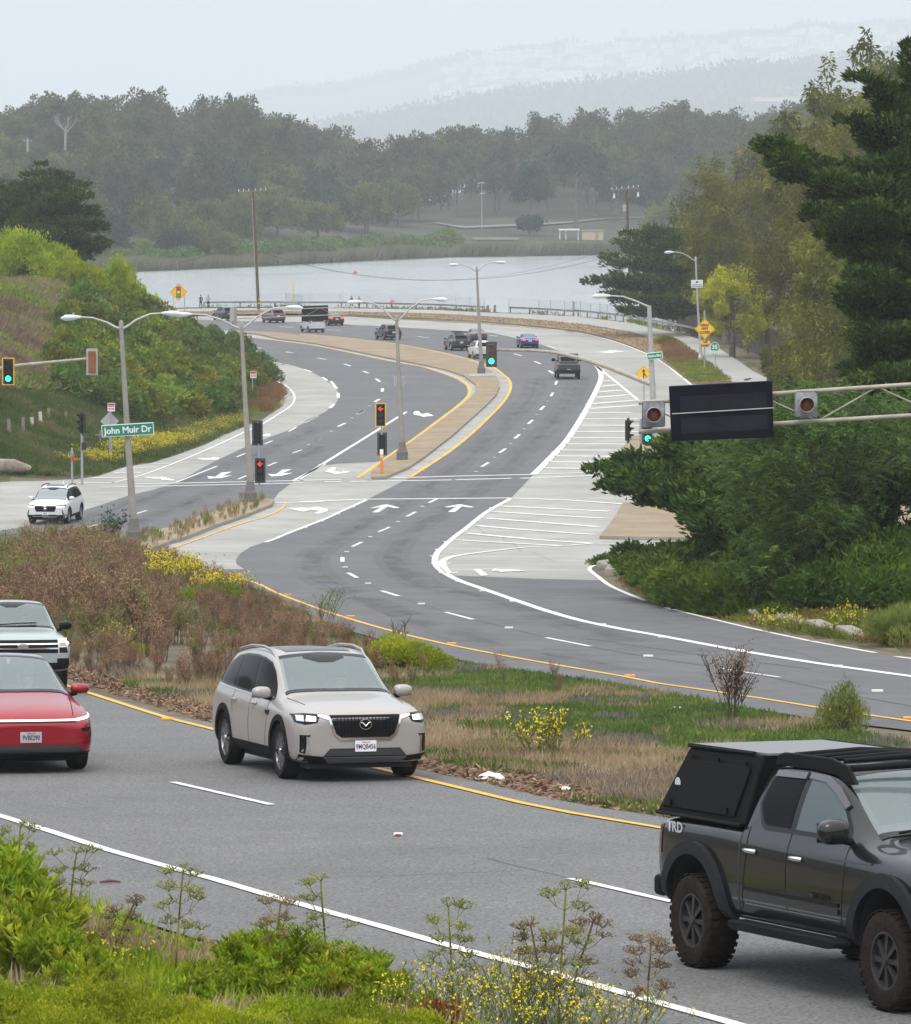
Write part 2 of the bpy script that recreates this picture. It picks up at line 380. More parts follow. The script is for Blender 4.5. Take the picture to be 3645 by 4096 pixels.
def rows():
 ys = list(np.arange(-40, 195, 2.5)) + [k[0] for k in KN[1:-1]] + list(np.arange(200, 300, 2.5)) + list(np.arange(300, 660, 3)) + list(np.arange(660, 900, 20)) + list(np.arange(900, 1700, 9)) + list(np.arange(1700, 2400, 60))
 return np.array(sorted(set(float(y) for y in ys)))
YS = rows(); TT = np.linspace(-1, 1, 261)
gy, gt = np.meshgrid(YS, TT, indexing='ij'); gx = gt * (34 + .17 * np.maximum(gy, 0))
gzv = ground_z(gx, gy)
nv = len(TT); idx = np.arange(len(YS) * nv).reshape(len(YS), nv)
F = np.stack([idx[:-1,:-1], idx[:-1,1:], idx[1:,1:], idx[1:,:-1]], -1).reshape(-1, 4)
fx = gx[:-1,:-1].ravel(); fy = gy[:-1,:-1].ravel()
mi = np.where(inpoly(fx, fy, HILL_L) | inpoly(fx, fy, BANK_R) | (fy > 560), 1, 0); mi = np.where(fy > shoreY(fx) + 60, 2, mi)
ground = npmesh('ground', np.stack([gx, gy, gzv], -1).reshape(-1, 3), F, [M_SOIL, M_HILLG, M_UNDER], mi=mi, smooth=True)
tag(ground, 'dry soil and grassy ground around the roads, lake and wooded ridge', kind='structure')
bx_ = np.linspace(-1, 1, 61); by_ = np.linspace(0, 1, 26); by2, bx2 = np.meshgrid(by_, bx_, indexing='ij'); BX = bx2 * 700; BY = -40 - by2 * 500
BZ = np.interp(BY, [-540, -160, -90, -40], [40, 36, 20, 14.3]) + 5 * (vnoise(BX, BY, 40, 71) - .5) * smooth((-BY - 45) / 40)
idx = np.arange(BX.size).reshape(BX.shape); Fb = np.stack([idx[:-1,:-1], idx[1:,:-1], idx[1:,1:], idx[:-1,1:]], -1).reshape(-1, 4)
tag(npmesh('added_hill_behind', np.stack([BX, BY, BZ], -1).reshape(-1, 3), Fb, M_UNDER, smooth=True), 'added unseen hillside behind the viewpoint that blocks low sky', kind='structure')  # unseen hill, added to keep low sky out of reflections and fill light
for sx_ in (-1, 1):
 Ys = np.array([-40, 0, 100, 200, 300, 460, 470, 700, 1300, 2400, 9300.]); x0 = 34 + .17 * np.maximum(Ys, 0); zi = np.array([float(ground_z(np.array([sx_ * a]), np.array([b]))[0]) for a, b in zip(x0, np.minimum(Ys, 2390))])
 V_ = [];
 for a, b, c in zip(x0, Ys, zi): V_ += [(sx_ * (a - .3), b, c - .3), (sx_ * (a + 60), b, c + 14), (sx_ * 2500, b, c + 30)]
 n_ = len(Ys); F_ = [(3*i+j, 3*i+j+1, 3*i+j+4, 3*i+j+3) for i in range(n_-1) for j in (0, 1)]
 mb_ = MB(); mb_.add(V_, F_); tag(mb_.build('outer_land', M_UNDER), 'wooded land beyond the ' + ('right' if sx_ > 0 else 'left') + ' side of the view', kind='structure')
mw = bpy.data.materials.new('lake_water'); mw.use_nodes = True; t = mw.node_tree; b = t.nodes['Principled BSDF']
b.inputs['Base Color'].default_value = (.34, .37, .38, 1); b.inputs['Roughness'].default_value = .14; b.inputs['IOR'].default_value = 1.33
tc = t.nodes.new('ShaderNodeTexCoord'); mp = t.nodes.new('ShaderNodeMapping'); mp.inputs['Scale'].default_value = (.5, 1.0, 1)
n1 = t.nodes.new('ShaderNodeTexNoise'); n1.inputs['Scale'].default_value = 1.1; n1.inputs['Detail'].default_value = 5
n2 = t.nodes.new('ShaderNodeTexNoise'); n2.inputs['Scale'].default_value = .02; n2.inputs['Detail'].default_value = 3
t.links.new(tc.outputs['Object'], mp.inputs[0]); t.links.new(mp.outputs[0], n1.inputs['Vector'])
mp2 = t.nodes.new('ShaderNodeMapping'); mp2.inputs['Scale'].default_value = (1.2, .55, 1); t.links.new(tc.outputs['Object'], mp2.inputs[0]); t.links.new(mp2.outputs[0], n2.inputs['Vector'])
mr = t.nodes.new('ShaderNodeMapRange'); mr.inputs[1].default_value = .38; mr.inputs[2].default_value = .62; mr.inputs[3].default_value = .25; mr.inputs[4].default_value = 1.0
t.links.new(n2.outputs['Fac'], mr.inputs[0])
bp = t.nodes.new('ShaderNodeBump'); bp.inputs['Distance'].default_value = .45; t.links.new(mr.outputs[0], bp.inputs['Strength'])
t.links.new(n1.outputs['Fac'], bp.inputs['Height']); t.links.new(bp.outputs[0], b.inputs['Normal'])
lk = MB(); lk.add([(-420,470,-2.5),(420,470,-2.5),(420,1330,-2.5),(-420,1330,-2.5)], [(0,1,2,3)])
tag(lk.build('lake', mw), 'grey green rippled lake between the road and the wooded shore', kind='structure')
# ---- roads: pale concrete underneath, dark asphalt ribbons above ----
far_outer = GG(Z3((735,800),(650,752),(550,682),(440,628),(300,578),(150,545),(0,528))) + GG(Z2((1819,503),(1700,487),(1500,468),(1280,450),(1000,436),(780,424),(440,404),(0,398))) + GG(Z1((1819,398),(1300,400),(700,410),(0,430)))
carr = []
def V2(l): return [Vector((p.x, p.y, 0)) for p in l]
pale = V2(GG(K1((-900,640),(-120,610),(160,588),(420,585),(560,565),(700,515),(850,492),(1000,445),(1150,390),(1250,340),(1370,290),(1470,250),(1590,170))) + GG(Z2((20,930),(60,880),(30,810),(-40,740))) + GG(Z1((1600,680),(1400,570),(1200,480),(900,420),(0,440)))[:4] )
pale += V2(list(reversed(far_outer))[1:]) + V2(GG(K3((300,900),(600,900))) and [Vector((17.5, 330, 0)), Vector((25, 290, 0)), Vector((36, 265, 0)), Vector((36, 222, 0)), Vector((22, 196, 0))]) + V2(GG(K6((170,60),(60,75),(20,105),(60,145),(130,200)))) + V2(GG(K2((1700,1152),(1400,1152),(865,1125)))) + V2(GG(K1((1640,1259),(1090,1092),(860,1010),(600,990),(-900,1140))))
road = slab('road', pale, M_CONC, .004)
tag(road, 'pale worn concrete road surface with dark asphalt lanes and painted markings', kind='structure')
r1 = (Z1((1050,470),(1350,530),(1480,560),(1640,670))  # far left part behind the shrubs
      + Z2((0,680),(100,698),(190,725),(300,780),(370,840),(395,885),(370,930),(300,985),(185,1045)) + K2((0,282),)
      + K1((1819-219,315),(1400,390),(1200,485),(985,603),(870,640),(720,675),(450,765),(150,845),(0,872),(-900,1000)) + K1((-900,1400),(0,1150),(640,962),(790,910),(1050,825),(1310,728),(1530,700),(1560,660),(1645,594))
      + K2((0,583),(110,512),(210,496),(440,487),(480,467),(640,357),(780,252),(860,192),(930,132),(950,95),(945,65),(900,25))
      + Z2((1060,760),(1020,745),(900,710),(760,685),(640,662),(440,620),(240,580),(0,548)) + Z1((1480,525),(1350,510),(1050,470-20)))
dk1 = slab('asphalt_lanes', V2(GG(r1)), M_ASPH, .012, parent=road)
r2 = (K1((1090,1090),(1370,1088),(1325,1060),(1320,1035),(1345,1000),(1400,965),(1485,935),(1819,808)) + K2((215,770),(375,699),(610,579),(740,497),(850,422),(960,332),(1060,237),(1140,152),(1175,90),(1181,50),(1165,18))
      + Z2((1390,755),(1330,715),(1250,685),(1150,655),(1000,620),(850,590),(700,565),(500,540),(250,515),(0,500)) + Z1((1480,495),(1300,480),(1150,460),(900,435),(900,415),(1250,425),(1500,432),(1819,437))
      + Z2((300,446),(520,455),(780,470),(1000,484),(1300,500),(1450,532),(1620,575),(1740,620)) + Z3((95,665),(180,688),(225,705),(243,735),(243,780),(215,860),(165,940),(130,1007))
      + K2((1560,270),(1500,350),(1420,445),(1310,555),(1180,690),(1040,770),(940,850),(850,920),(775,990),(757,1040),(790,1090),(865,1125),(1300,1142),(1720,1152))
      + K6((130,202),(230,247),(330,287),(450,328),(650,378),(900,440),(1250,517),(1620,585),(1819,615),(2600,760),(5200,1240)) + K6((5200,1730),(2600,1180),(1819,1015),(1400,965),(900,890),(400,820),(0,765)) + K5((1500,860),(1100,800),(750,730),(450,645),(150,560),(-60,480)) + K1((1500,1259),(1300,1180),(1150,1120)))
dk2 = slab('asphalt_lanes', V2(GG(r2)), M_ASPH, .016, parent=road)
ng = (DD((-700,1150),(-300,1250),(0,1330),(165,1382)) + K4((500,935),(700,992),(950,1070),(1180,1110)) + M1((240,762),(450,800),(700,855),(900,905),(1200,960),(1500,1000)) + DD((1819,1740),(2200,1840),(3400,2150)) + DD((3600,3000),(2300,2480),(1000,2100),(870,2044),(700,1985),(560,1935),(440,1890),(340,1860),(200,1815),(100,1790),(0,1775),(-400,1700),(-900,1560)))
near = slab('road', V2(GG(ng)), M_ASPH_N, .012)
tag(near, 'dark asphalt near carriageway with white and yellow edge lines', kind='structure')
def island(ptsw, name, label, h=.15, m=M_BRICK, kind='structure'):
 o = slab(name, V2(ptsw), [m, M_CURB], .02, h); tag(o, label, kind=kind)
 return o
isl1 = GG(Z1((1380,495),(1560,502),(1819,515)) + Z2((0,515),(250,528),(500,552),(700,577),(850,602),(1000,634),(1150,672),(1250,707),(1320,747),(1352,790),(1362,840),(1340,890)) + K2((1050,172),(950,262),(850,352),(700,468),(610,530),(480,585),(400,588)) + K2((400,555),(470,490),(560,430),(700,332),(850,222),(940,152),(985,105),(983,62)) + Z2((1150,773),(1050,738),(900,703),(760,676),(640,652),(440,611),(240,572),(0,541)) + Z1((1560,514),(1380,503)))
o1 = island(isl1, 'traffic_island', 'long curved traffic island paved tan with concrete curb')
gut = V2(GG(Z2((1000,628),(1150,662),(1250,692),(1330,724),(1384,762),(1415,805),(1418,850),(1390,900)) + K2((1130,150),(1050,236),(950,332),(840,422),(730,496),(600,575),(395,592),(340,570),(480,470),(640,362),(780,257),(860,197),(925,136),(942,97),(930,60)) + Z2((1100,785),(1010,748),(900,712),(1000,700))))
slab('gutter', gut, M_CONC, .022, parent=road)
isl2 = GG(K1((660,962),(790,915),(1050,830),(1310,737),(1380,715),(1500,706),(1535,715),(1525,738),(1400,790),(1200,860),(950,950),(850,985),(600,1010)))
island(isl2, 'traffic_island', 'short weedy traffic island with two lamp posts at its ends')
isl3 = [G(*p) for p in K3((208,870),(150,965),(75,1060),(330,1066),(600,1068))] + [Vector((24, 217, 0)), Vector((25, 242, 0)), G(*K3((500,880))[0])]
island(isl3, 'corner_island', 'tan paved corner island beside the dark cypress trees')
isl4 = [G(*p) for p in K3((250,500),(205,560),(188,610),(195,650),(235,668),(500,690))] + [Vector((27, 300, 0)), Vector((27, 345, 0))]
island(isl4, 'corner_island', 'upper tan paved corner island behind the signal posts')
po = GG(Z1((900,365),(1300,358),(1819,357)) + Z2((0,358),(400,358),(700,362),(1000,370),(1290,384),(1500,392),(1819,408)) + Z3((120,462),(260,480),(400,497),(500,520),(700,562),(830,612),(950,690),(1020,740),(1140,800)))
pi_ = GG(Z3((920,795),(850,740),(720,660),(600,600),(400,540),(200,508),(0,488)) + Z2((1819,448),(1500,420),(1000,392),(780,384),(400,378),(0,376)) + Z1((1819,374),(1300,376),(900,380)))
path = slab('path', V2(po + pi_), M_PATH, .03, .08); tag(path, 'pale walking path along the guardrail by the lake', kind='structure')
vg = GG(Z1((900,381),(1300,377),(1819,375)) + Z2((0,377),(400,379),(780,385),(1000,393),(1500,421),(1819,449)) + Z3((200,509),(400,541),(600,601),(720,661),(850,741),(910,790),(720,800),(650,748),(550,678),(440,622),(300,570),(150,536),(0,518)) + Z2((1819,492),(1700,477),(1500,456),(1280,436),(1000,420),(780,408),(440,392),(0,388)) + Z1((1819,388),(900,402)))
verge = slab('verge', V2(vg), multi('verge_soil', [(.35, (.20,.135,.075)), (.6, (.33,.25,.15))], .5, grain(.6, 1.0), 3, .9, .95), .03, .06); tag(verge, 'dry brown verge strip between the path and the road', kind='structure')
# ---- painted markings ----
WL = MB(); YL = MB()
def W(pts, wd=.15, off=.024): WL.add(*stripV(GG(pts), wd, off))
def Yl(pts, wd=.15, off=.026): YL.add(*stripV(GG(pts), wd, off))
for a in [((1705,265),(1775,232)),((1615,318),(1660,293)),((1480,388),(1525,370)),((1325,460),(1375,440)),((985,603),(1215,512)),((1770,365),(1815,345)),((1640,438),(1690,420)),((1500,510),(1548,490)),((1332,585),(1382,565)),((757,780),(822,760)),((482,855),(545,840)),((200,927),(293,907)),((-100,1000),(-10,978))]: W(K1(*a), .14)
W(K1((1645,592),(1819,500)), .2)
W(K1((625,607),(800,560),(1000,485),(1200,400),(1360,325),(1470,275),(1550,225),(1620,180),(1648,140),(1640,100),(1600,60),(1550,35)), .15)
for a in [((325,218),(358,200)),((213,290),(255,270)),((93,365),(135,345)),((1405,120),(1417,100)),((1345,197),(1368,175)),((1278,275),(1303,253)),((1202,357),(1230,334)),((1117,437),(1152,413)),((1018,515),(1056,491)),((722,717),(768,695)),((597,795),(648,768)),((440,880),(500,853)),((292,963),(347,937)),((238,1022),(238,1048)),((270,1110),(320,1138)),((457,1211),(552,1241)),((1431,55),(1438,35))]: W(K2(*a), .16 if a[0][1] > 600 else .2)
W(K2((597,207),(400,331),(240,430),(110,511),(0,583)), .22)
for a in [((68,618),(127,628)),((258,656),(310,665)),((420,692),(460,705)),((535,735),(567,748)),((613,782),(637,800)),((653,840),(650,860)),((605,923),(633,905)),((503,997),(540,975)),((30,688),(80,700)),((178,725),(222,740)),((288,773),(318,792)),((340,797),(375,842)),((383,868),(385,897)),((335,960),(357,937)),((180,1048),(258,1008)),
          ((1660,732),(1688,750)),((1574,676),(1612,692)),((1450,630),(1497,643)),((1650,583),(1700,595)),((860,524),(935,533)),((310,484),(403,489)),((25,466),(112,470)),((455,454),(550,458)),((750,467),(840,472)),((1300,518),(1350,524)),((300,420),(470,425))]: W(Z2(*a), .24)
for a in [((1515,588),(1585,597)),((1735,620),(1795,628)),((1700,690),(1750,698)),((1690,465),(1780,469)),((1425,452),(1495,455))]: W(Z1(*a), .24)
W(Z2((440,405),(780,425),(1100,437),(1280,447),(1500,465),(1700,485),(1815,500)), .22)
W(Z3((0,528),(150,545),(300,580),(430,625),(550,680),(650,755),(710,805)), .2)
W(K1((1485,938),(1650,873),(1819,808)) + K2((215,772),(372,701))[0:2], .2)
W(Z3((238,712),(252,735),(258,770),(240,820),(210,880),(175,945)) + K2((1505,352),(1420,447),(1310,557)), .42)
W(Z3((232,710),(320,780),(445,883),(520,950)), .25)
W(K2((1180,692),(1040,772),(940,852),(850,922),(775,990),(756,1040),(772,1080),(830,1122),(900,1157),(1000,1192),(1200,1262)) + K5((1400,490),(1600,545),(1819,590)) + K6((400,482),(900,575),(1400,655),(1819,712),(2300,790),(4800,1200)), .26)
W(K2((1630,945),(1500,957),(1250,968),(1050,990),(900,1010),(830,1026),(797,1050),(808,1085),(830,1112)), .3)
W(K2((1660,946),(1819,945)) + K3((300,1086),(600,1088)), .35)
for a in [((85,175),(145,172)),((80,205),(180,195)),((60,237),(205,225)),((50,268),(240,250)),((30,303),(290,280)),((10,330),(310,308))]: W(K3(*a), .7)
for a in [((1610,213),(1850,210)),((1585,247),(1890,247)),((1560,283),(1920,283)),((1535,320),(1960,318)),((1510,354),(2000,355)),((1480,388),(2020,388)),((1455,422),(2040,423)),((1420,455),(2010,458)),((1390,488),(1960,492)),((1360,522),(1920,528)),((1120,735),(1730,765)),((1085,767),(1700,803)),((1040,803),(1675,852)),((985,845),(1645,895)),((930,887),(1640,945)),((870,925),(1460,958))]: W(K2(*a), .8 if a[0][1] < 600 else .5)
for a in [((520,578),(860,568)),((860,568),(1300,558)),((1300,558),(1690,546)),((380,597),(850,589)),((870,588),(1185,580)),((1235,580),(1690,563)),((380,697),(1180,690)),((0,712),(380,697)),((1190,691),(1500,702),(1810,724)),((0,592),(230,588)),((137,600),(235,599)),((280,598),(385,597))]: W(K2(*a), .45)
for a in [((725,613),(1700,592)),((560,631),(1695,606)),((1535,717),(1819,712)),((850,498),(955,496)),((750,520),(880,518)),((640,548),(790,549)),((520,577),(700,579)),((440,603),(640,605))]: W(K1(*a), .4)
W(K6((110,88),(55,88),(18,105),(35,128),(60,147),(130,200),(230,247),(330,287)), .16)
for a in [((440,325),(650,377),(900,437),(1250,513)),((1262,515),(1440,548),(1620,580)),((1730,601),(1819,612),(2300,690))]: W(K6(*a), .13)
for a in [((815,492),(970,533)),((1378,635),(1625,684))]: W(K5(*a), .13)
W(K6((725,665),(1083,718)), .11)
Yl(K1((1090,1092),(1300,1132),(1440,1170),(1530,1215),(1640,1259)) + K5((200,505),(540,605),(880,685),(1300,765),(1819,855)) + K6((400,752),(700,795),(1000,840),(1400,905),(1819,965),(2300,1050),(4800,1520)), .13)
Yl(K2((320,578),(480,467),(640,357),(780,252),(860,192),(930,132),(950,95),(945,65),(900,25),(840,0)) + Z2((900,710),(760,685),(640,662),(440,620),(240,580),(0,548)) + Z1((1480,525),(1380,512)), .22)
Yl(K2((610,577),(740,495),(850,420),(960,330),(1060,235),(1140,150),(1175,90),(1180,50),(1165,20),(1140,0)) + Z2((1330,715),(1250,685),(1150,655),(1000,620),(850,590),(700,565),(500,540),(250,515),(0,502)) + Z1((1480,495),), .22)
Yl(K1((640,957),(790,907),(1050,822),(1310,727)), .15)
Yl(K1((870,997),(1100,925),(1300,850),(1480,797),(1570,755),(1600,722)), .13)
W(B1((-300,150),(0,237),(300,330),(600,428),(900,513),(1200,594),(1500,683),(1819,773)) + B2((300,855),(600,940),(900,1024),(1200,1100),(1500,1185),(1819,1275),(2200,1380),(4200,1960)), .15)
W(B1((968,48),(1519,175)), .12); W(B2((1378,590),(1950,722)), .12)
Yl(K4((300,880),(465,935),(700,1012),(950,1090),(1180,1147)) + B2((100,-75),(500,20),(800,92),(1100,165),(1400,225),(1819,295),(2300,380),(4600,800)), .13)
def arrow(fn, *pts):
 P = GG(fn(*pts)); n = len(P)
 vs = [(p.x, p.y, base(p.y) + .026) for p in P]
 WL.add(vs, [tuple(t) for t in geometry.tessellate_polygon([[Vector((p.x, p.y, 0)) for p in P]])])
arrow(K1, (800,572),(900,574),(905,570),(982,590),(965,593),(902,589),(905,583),(850,582))
arrow(K1, (1100,467),(1180,466),(1190,462),(1227,464),(1222,476),(1130,476))
arrow(K1, (1440,338),(1480,336),(1490,330),(1514,331),(1512,344),(1450,345))
arrow(K1, (1158,568),(1205,572),(1240,548),(1300,543),(1270,555),(1245,566),(1302,564),(1240,578),(1170,582))
arrow(K1, (1500,556),(1545,558),(1580,533),(1632,529),(1605,542),(1580,552),(1640,550),(1580,566),(1520,570))
arrow(K2, (140,542),(178,519),(205,520),(188,540),(235,545),(240,538),(285,545),(245,552),(195,558),(185,552))
arrow(K2, (633,212),(648,203),(668,204),(672,216),(690,220),(712,213),(750,229),(680,237),(685,231),(640,224))
arrow(K2, (388,748),(470,728),(492,727),(562,746),(532,748),(492,738),(440,771),(405,771),(460,738),(420,746))
arrow(K2, (805,742),(885,727),(905,727),(978,742),(948,744),(908,737),(868,769),(828,768),(880,737),(835,743))
arrow(K2, (-75,748),(20,745),(45,748),(105,738),(110,744),(155,750),(160,762),(105,780),(78,776),(110,762),(60,756),(20,768))
arrow(K2, (970,1092),(1010,1090),(1055,1125),(1015,1128)); arrow(K2, (1090,1086),(1130,1092),(1180,1090),(1275,1100),(1115,1106),(1120,1099),(1070,1100))
arrow(Z3, (232,640),(290,637),(300,632),(382,637),(340,641),(300,646))
def studs(fn, pts, mb, wd=.1, ln=.1):
 for p in fn(*pts):
  g = G(*p); mb.box((g.x, g.y, base(g.y) + .035), (wd*1.6, ln*1.4, .03))
ST_W = MB(); ST_Y = MB()
studs(K2, [(300,742),(215,782),(125,821),(30,858),(686,739),(550,824),(394,909),(262,993),(252,1080),(382,1172),(890,888),(815,937),(768,981),(741,1018),(748,1059),(792,1111),(888,1160),(1022,1213),(953,840),(1010,793),(1070,747),(1386,148),(1325,223),(1255,304),(1180,386),(1090,464),(986,543),(868,1020),(832,1059),(868,1111),(1380,472),(1415,432),(1572,222),(1602,165),(1645,105),(389,175),(290,243),(176,317),(48,392),(242,430),(364,355),(112,504)], ST_W, .12)
studs(K5, [(680,447),(1170,582),(1193,432),(1418,497),(1688,565)], ST_W, .13)
studs(K6, [(348,601),(88,424),(428,494),(860,571),(1408,658),(1630,798)], ST_W, .13)
studs(K5, [(285,517),(850,671)], ST_Y, .13); studs(K6, [(245,713),(1810,951)], ST_Y, .13); studs(K1, [(1300,1128),(1610,1235),(1140,913),(1252,871)], ST_Y, .13)
studs(K2, [(900,383),(850,420),(795,458),(740,497),(690,538),(945,343),(988,303),(1030,265),(600,385),(660,345),(735,295),(795,245),(860,198)], ST_Y, .15); studs(K4, [(938,1096)], ST_Y, .12)
WL.build('lane_marking', M_WHITE, road); YL.build('yellow_line', M_YEL, road)
ST_W.build('raised_marker', mat('marker_white', (.75,.75,.73), .5), road); ST_Y.build('raised_marker', mat('marker_amber', (.8,.33,.03), .4), road)
SM = MB()
def S(pts, wd=.05): SM.add(*stripV(GG(pts), wd, .021))
S(K2((1440,20),(1410,110),(1290,264),(1135,425),(955,560),(745,706),(470,867),(290,965),(240,1035),(290,1125),(500,1225)) + K5((680,447),(895,513),(1170,582),(1500,660)) + K6((350,605),(900,690),(1400,800),(1819,880)), .04)
S(B2((900,470),(1000,500),(1370,585)), .015); S(B2((120,578),(400,570),(900,550),(1100,540)), .02)
S(K6((700,360),(1200,470),(1819,590)), .03); S(K6((0,500),(600,585),(1260,672)), .04)
rs_ = random.Random(4)
for (xa, ya, xb, yb) in ((1200,2660,1700,2750),(2100,2700,2700,2790),(1500,2230,1700,2330),(1250,2080,1500,2150),(1700,1800,1900,1650),(700,2140,1100,2000),(1900,2100,2200,2250),(2600,2480,3300,2640)):
 n_ = 9; S([(xa+(xb-xa)*i_/n_+rs_.uniform(-22,22), ya+(yb-ya)*i_/n_+rs_.uniform(-12,12)) for i_ in range(n_+1)], .014)
SM.build('crack_seam', multi('seam_tar', [(.3,(.07,.07,.075)),(.7,(.10,.10,.105))], 3), road)
def wearmat():
 m = bpy.data.materials.new('tyre_wear'); m.use_nodes = True; t = m.node_tree; b = t.nodes['Principled BSDF']; b.inputs['Base Color'].default_value = (.05,.05,.053,1); b.inputs['Roughness'].default_value = .8
 tc = t.nodes.new('ShaderNodeTexCoord'); mp = t.nodes.new('ShaderNodeMapping'); mp.inputs['Scale'].default_value = (1.2,.25,1); n = t.nodes.new('ShaderNodeTexNoise'); n.inputs['Scale'].default_value = .8; n.inputs['Detail'].default_value = 5
 t.links.new(tc.outputs['Object'], mp.inputs[0]); t.links.new(mp.outputs[0], n.inputs['Vector']); r = t.nodes.new('ShaderNodeMapRange'); r.inputs[1].default_value = .35; r.inputs[2].default_value = .75; r.inputs[3].default_value = 0; r.inputs[4].default_value = .2; t.links.new(n.outputs['Fac'], r.inputs[0])
 t.links.new(r.outputs[0], b.inputs['Alpha']); return m
TW = MB()
def T(pts, wd): TW.add(*stripV(GG(pts), wd, .019))
for k in (-1, 1):
 o_ = k*26
 T(K2((1560+o_,20),(1520+o_,130),(1400+o_,280),(1250+o_,430),(1060+o_,590),(860+o_,730),(620+o_,880),(520+o_,1000),(560+o_,1090),(760+o_,1200)) + K5((1000,400+k*14),(1400,520+k*16),(1819,640+k*18)), 1.1)
 T(K2((1330+o_,20),(1290+o_,120),(1160+o_,260),(1010+o_,400),(820+o_,560),(560+o_,730),(250+o_,900),(80+o_,1010),(100+o_,1130),(330+o_,1240)) + K5((900,620+k*16),(1400,730+k*18),(1819,800+k*18)), 1.1)
 T(K1((150+o_,900),(600+o_,770),(900+o_,660),(1200+o_,540),(1500+o_,420),(1800+o_,290)), .9); T(K1((300+o_,980),(700+o_,850),(1000+o_,740),(1300+o_,620),(1600+o_,500),(1800+o_,400)), .9)
 for _ in (0,): pass
TW.build('tyre_wear', wearmat(), road)
# ---------------- vehicles ----------------
def paint(name, col, metal=.0, rough=.32, coat=.8, spec=.35): return mat(name, col, rough, metal, coat=coat*.7, spec=spec)
M_TYRE = mat('tyre_rubber', (.012,.012,.012), .85, spec=.15); M_TYRED = mat('tyre_dusty', (.026,.021,.018), .9, noise=(6, .4), bump=(25, .4), spec=.1)
M_BLK = mat('black_plastic', (.010,.010,.0105), .65, spec=.1); M_GLOSSB = mat('gloss_black', (.007,.007,.008), .15, spec=.2)
M_CHR = mat('chrome', (.75,.75,.76), .14, 1.0); M_ALLOY = mat('alloy', (.42,.42,.43), .3, .9); M_DALLOY = mat('dark_alloy', (.035,.033,.033), .45, .3)
M_SGL = mat('side_glass', (.004,.004,.005), .08, spec=.04); M_WSG = mat('screen_glass', (.16,.205,.215), .08, coat=1.0); M_RGL = mat('rear_glass', (.05,.07,.085), .08, coat=.3)  # windscreen's pale tint is sky reflection put into the colour
M_LAMP = mat('lamp_lens', (.55,.57,.6), .1, coat=.6); M_LIT = mat('lit_lamp', (1,1,.95), .3, emit=((1,.98,.85), 3.0)); M_LITY = mat('lit_drl', (1,1,.8), .3, emit=((1,.97,.55), 1.8)); M_LITW = mat('lit_bar', (1,1,1), .3, emit=((1,.95,.86), 1.7))
M_TAIL = mat('tail_lens', (.33,.012,.012), .15, coat=.6); M_BRAKE = mat('brake_lit', (1,.05,.02), .3, emit=((1,.055,.02), 3.0)); M_AMB = mat('amber_lens', (.85,.25,.02), .25, coat=.5)
M_PLATE = mat('plate_white', (.78,.78,.80), .5); M_INK = mat('plate_ink', (.03,.04,.12), .6); M_REDINK = mat('plate_red', (.6,.05,.05), .6)
M_INT = mat('cabin_dark', (.03,.03,.033), .8); M_SEAT = mat('seat_grey', (.16,.16,.165), .8); M_SKIN = mat('skin', (.55,.33,.24), .5)
def screen_glass():
 m = bpy.data.materials.new('windscreen_glass'); m.use_nodes = True; t = m.node_tree; b = t.nodes['Principled BSDF']
 b.inputs['Base Color'].default_value = (.25,.32,.33,1); b.inputs['Roughness'].default_value = .06; b.inputs['Coat Weight'].default_value = 1.0  # pale blue-grey base colour stands in for reflected sky
 tr = t.nodes.new('ShaderNodeBsdfTransparent'); tr.inputs[0].default_value = (.8,.9,.9,1); mx = t.nodes.new('ShaderNodeMixShader'); mx.inputs[0].default_value = .5
 t.links.new(tr.outputs[0], mx.inputs[1]); t.links.new(b.outputs[0], mx.inputs[2]); t.links.new(mx.outputs[0], t.nodes['Material Output'].inputs[0]); return m
M_WGL = screen_glass()
def text_mesh(s, size, m, parent=None, M=None, name='lettering', bold=0.0, sx=1.0, ext=.0):
 cu = bpy.data.curves.new('t', 'FONT'); cu.body = s; cu.size = size; cu.align_x = 'CENTER'; cu.align_y = 'CENTER'; cu.offset = bold; cu.extrude = ext; cu.resolution_u = 3
 o = bpy.data.objects.new('t', cu); C.objects.link(o); dg = bpy.context.evaluated_depsgraph_get(); me = bpy.data.meshes.new_from_object(o.evaluated_get(dg))
 bpy.data.objects.remove(o); bpy.data.curves.remove(cu); me.name = name; me.materials.clear(); me.materials.append(m)
 me.transform((M or Matrix()) @ Matrix.Diagonal((sx,1,1,1))); r = bpy.data.objects.new(name, me); C.objects.link(r)
 if parent: r.parent = parent
 return r
FRONT = lambda x, y, z: Matrix(((0,0,1,x),(1,0,0,y),(0,1,0,z),(0,0,0,1)))      # text facing +X
REAR = lambda x, y, z: Matrix(((0,0,-1,x),(-1,0,0,y),(0,1,0,z),(0,0,0,1)))
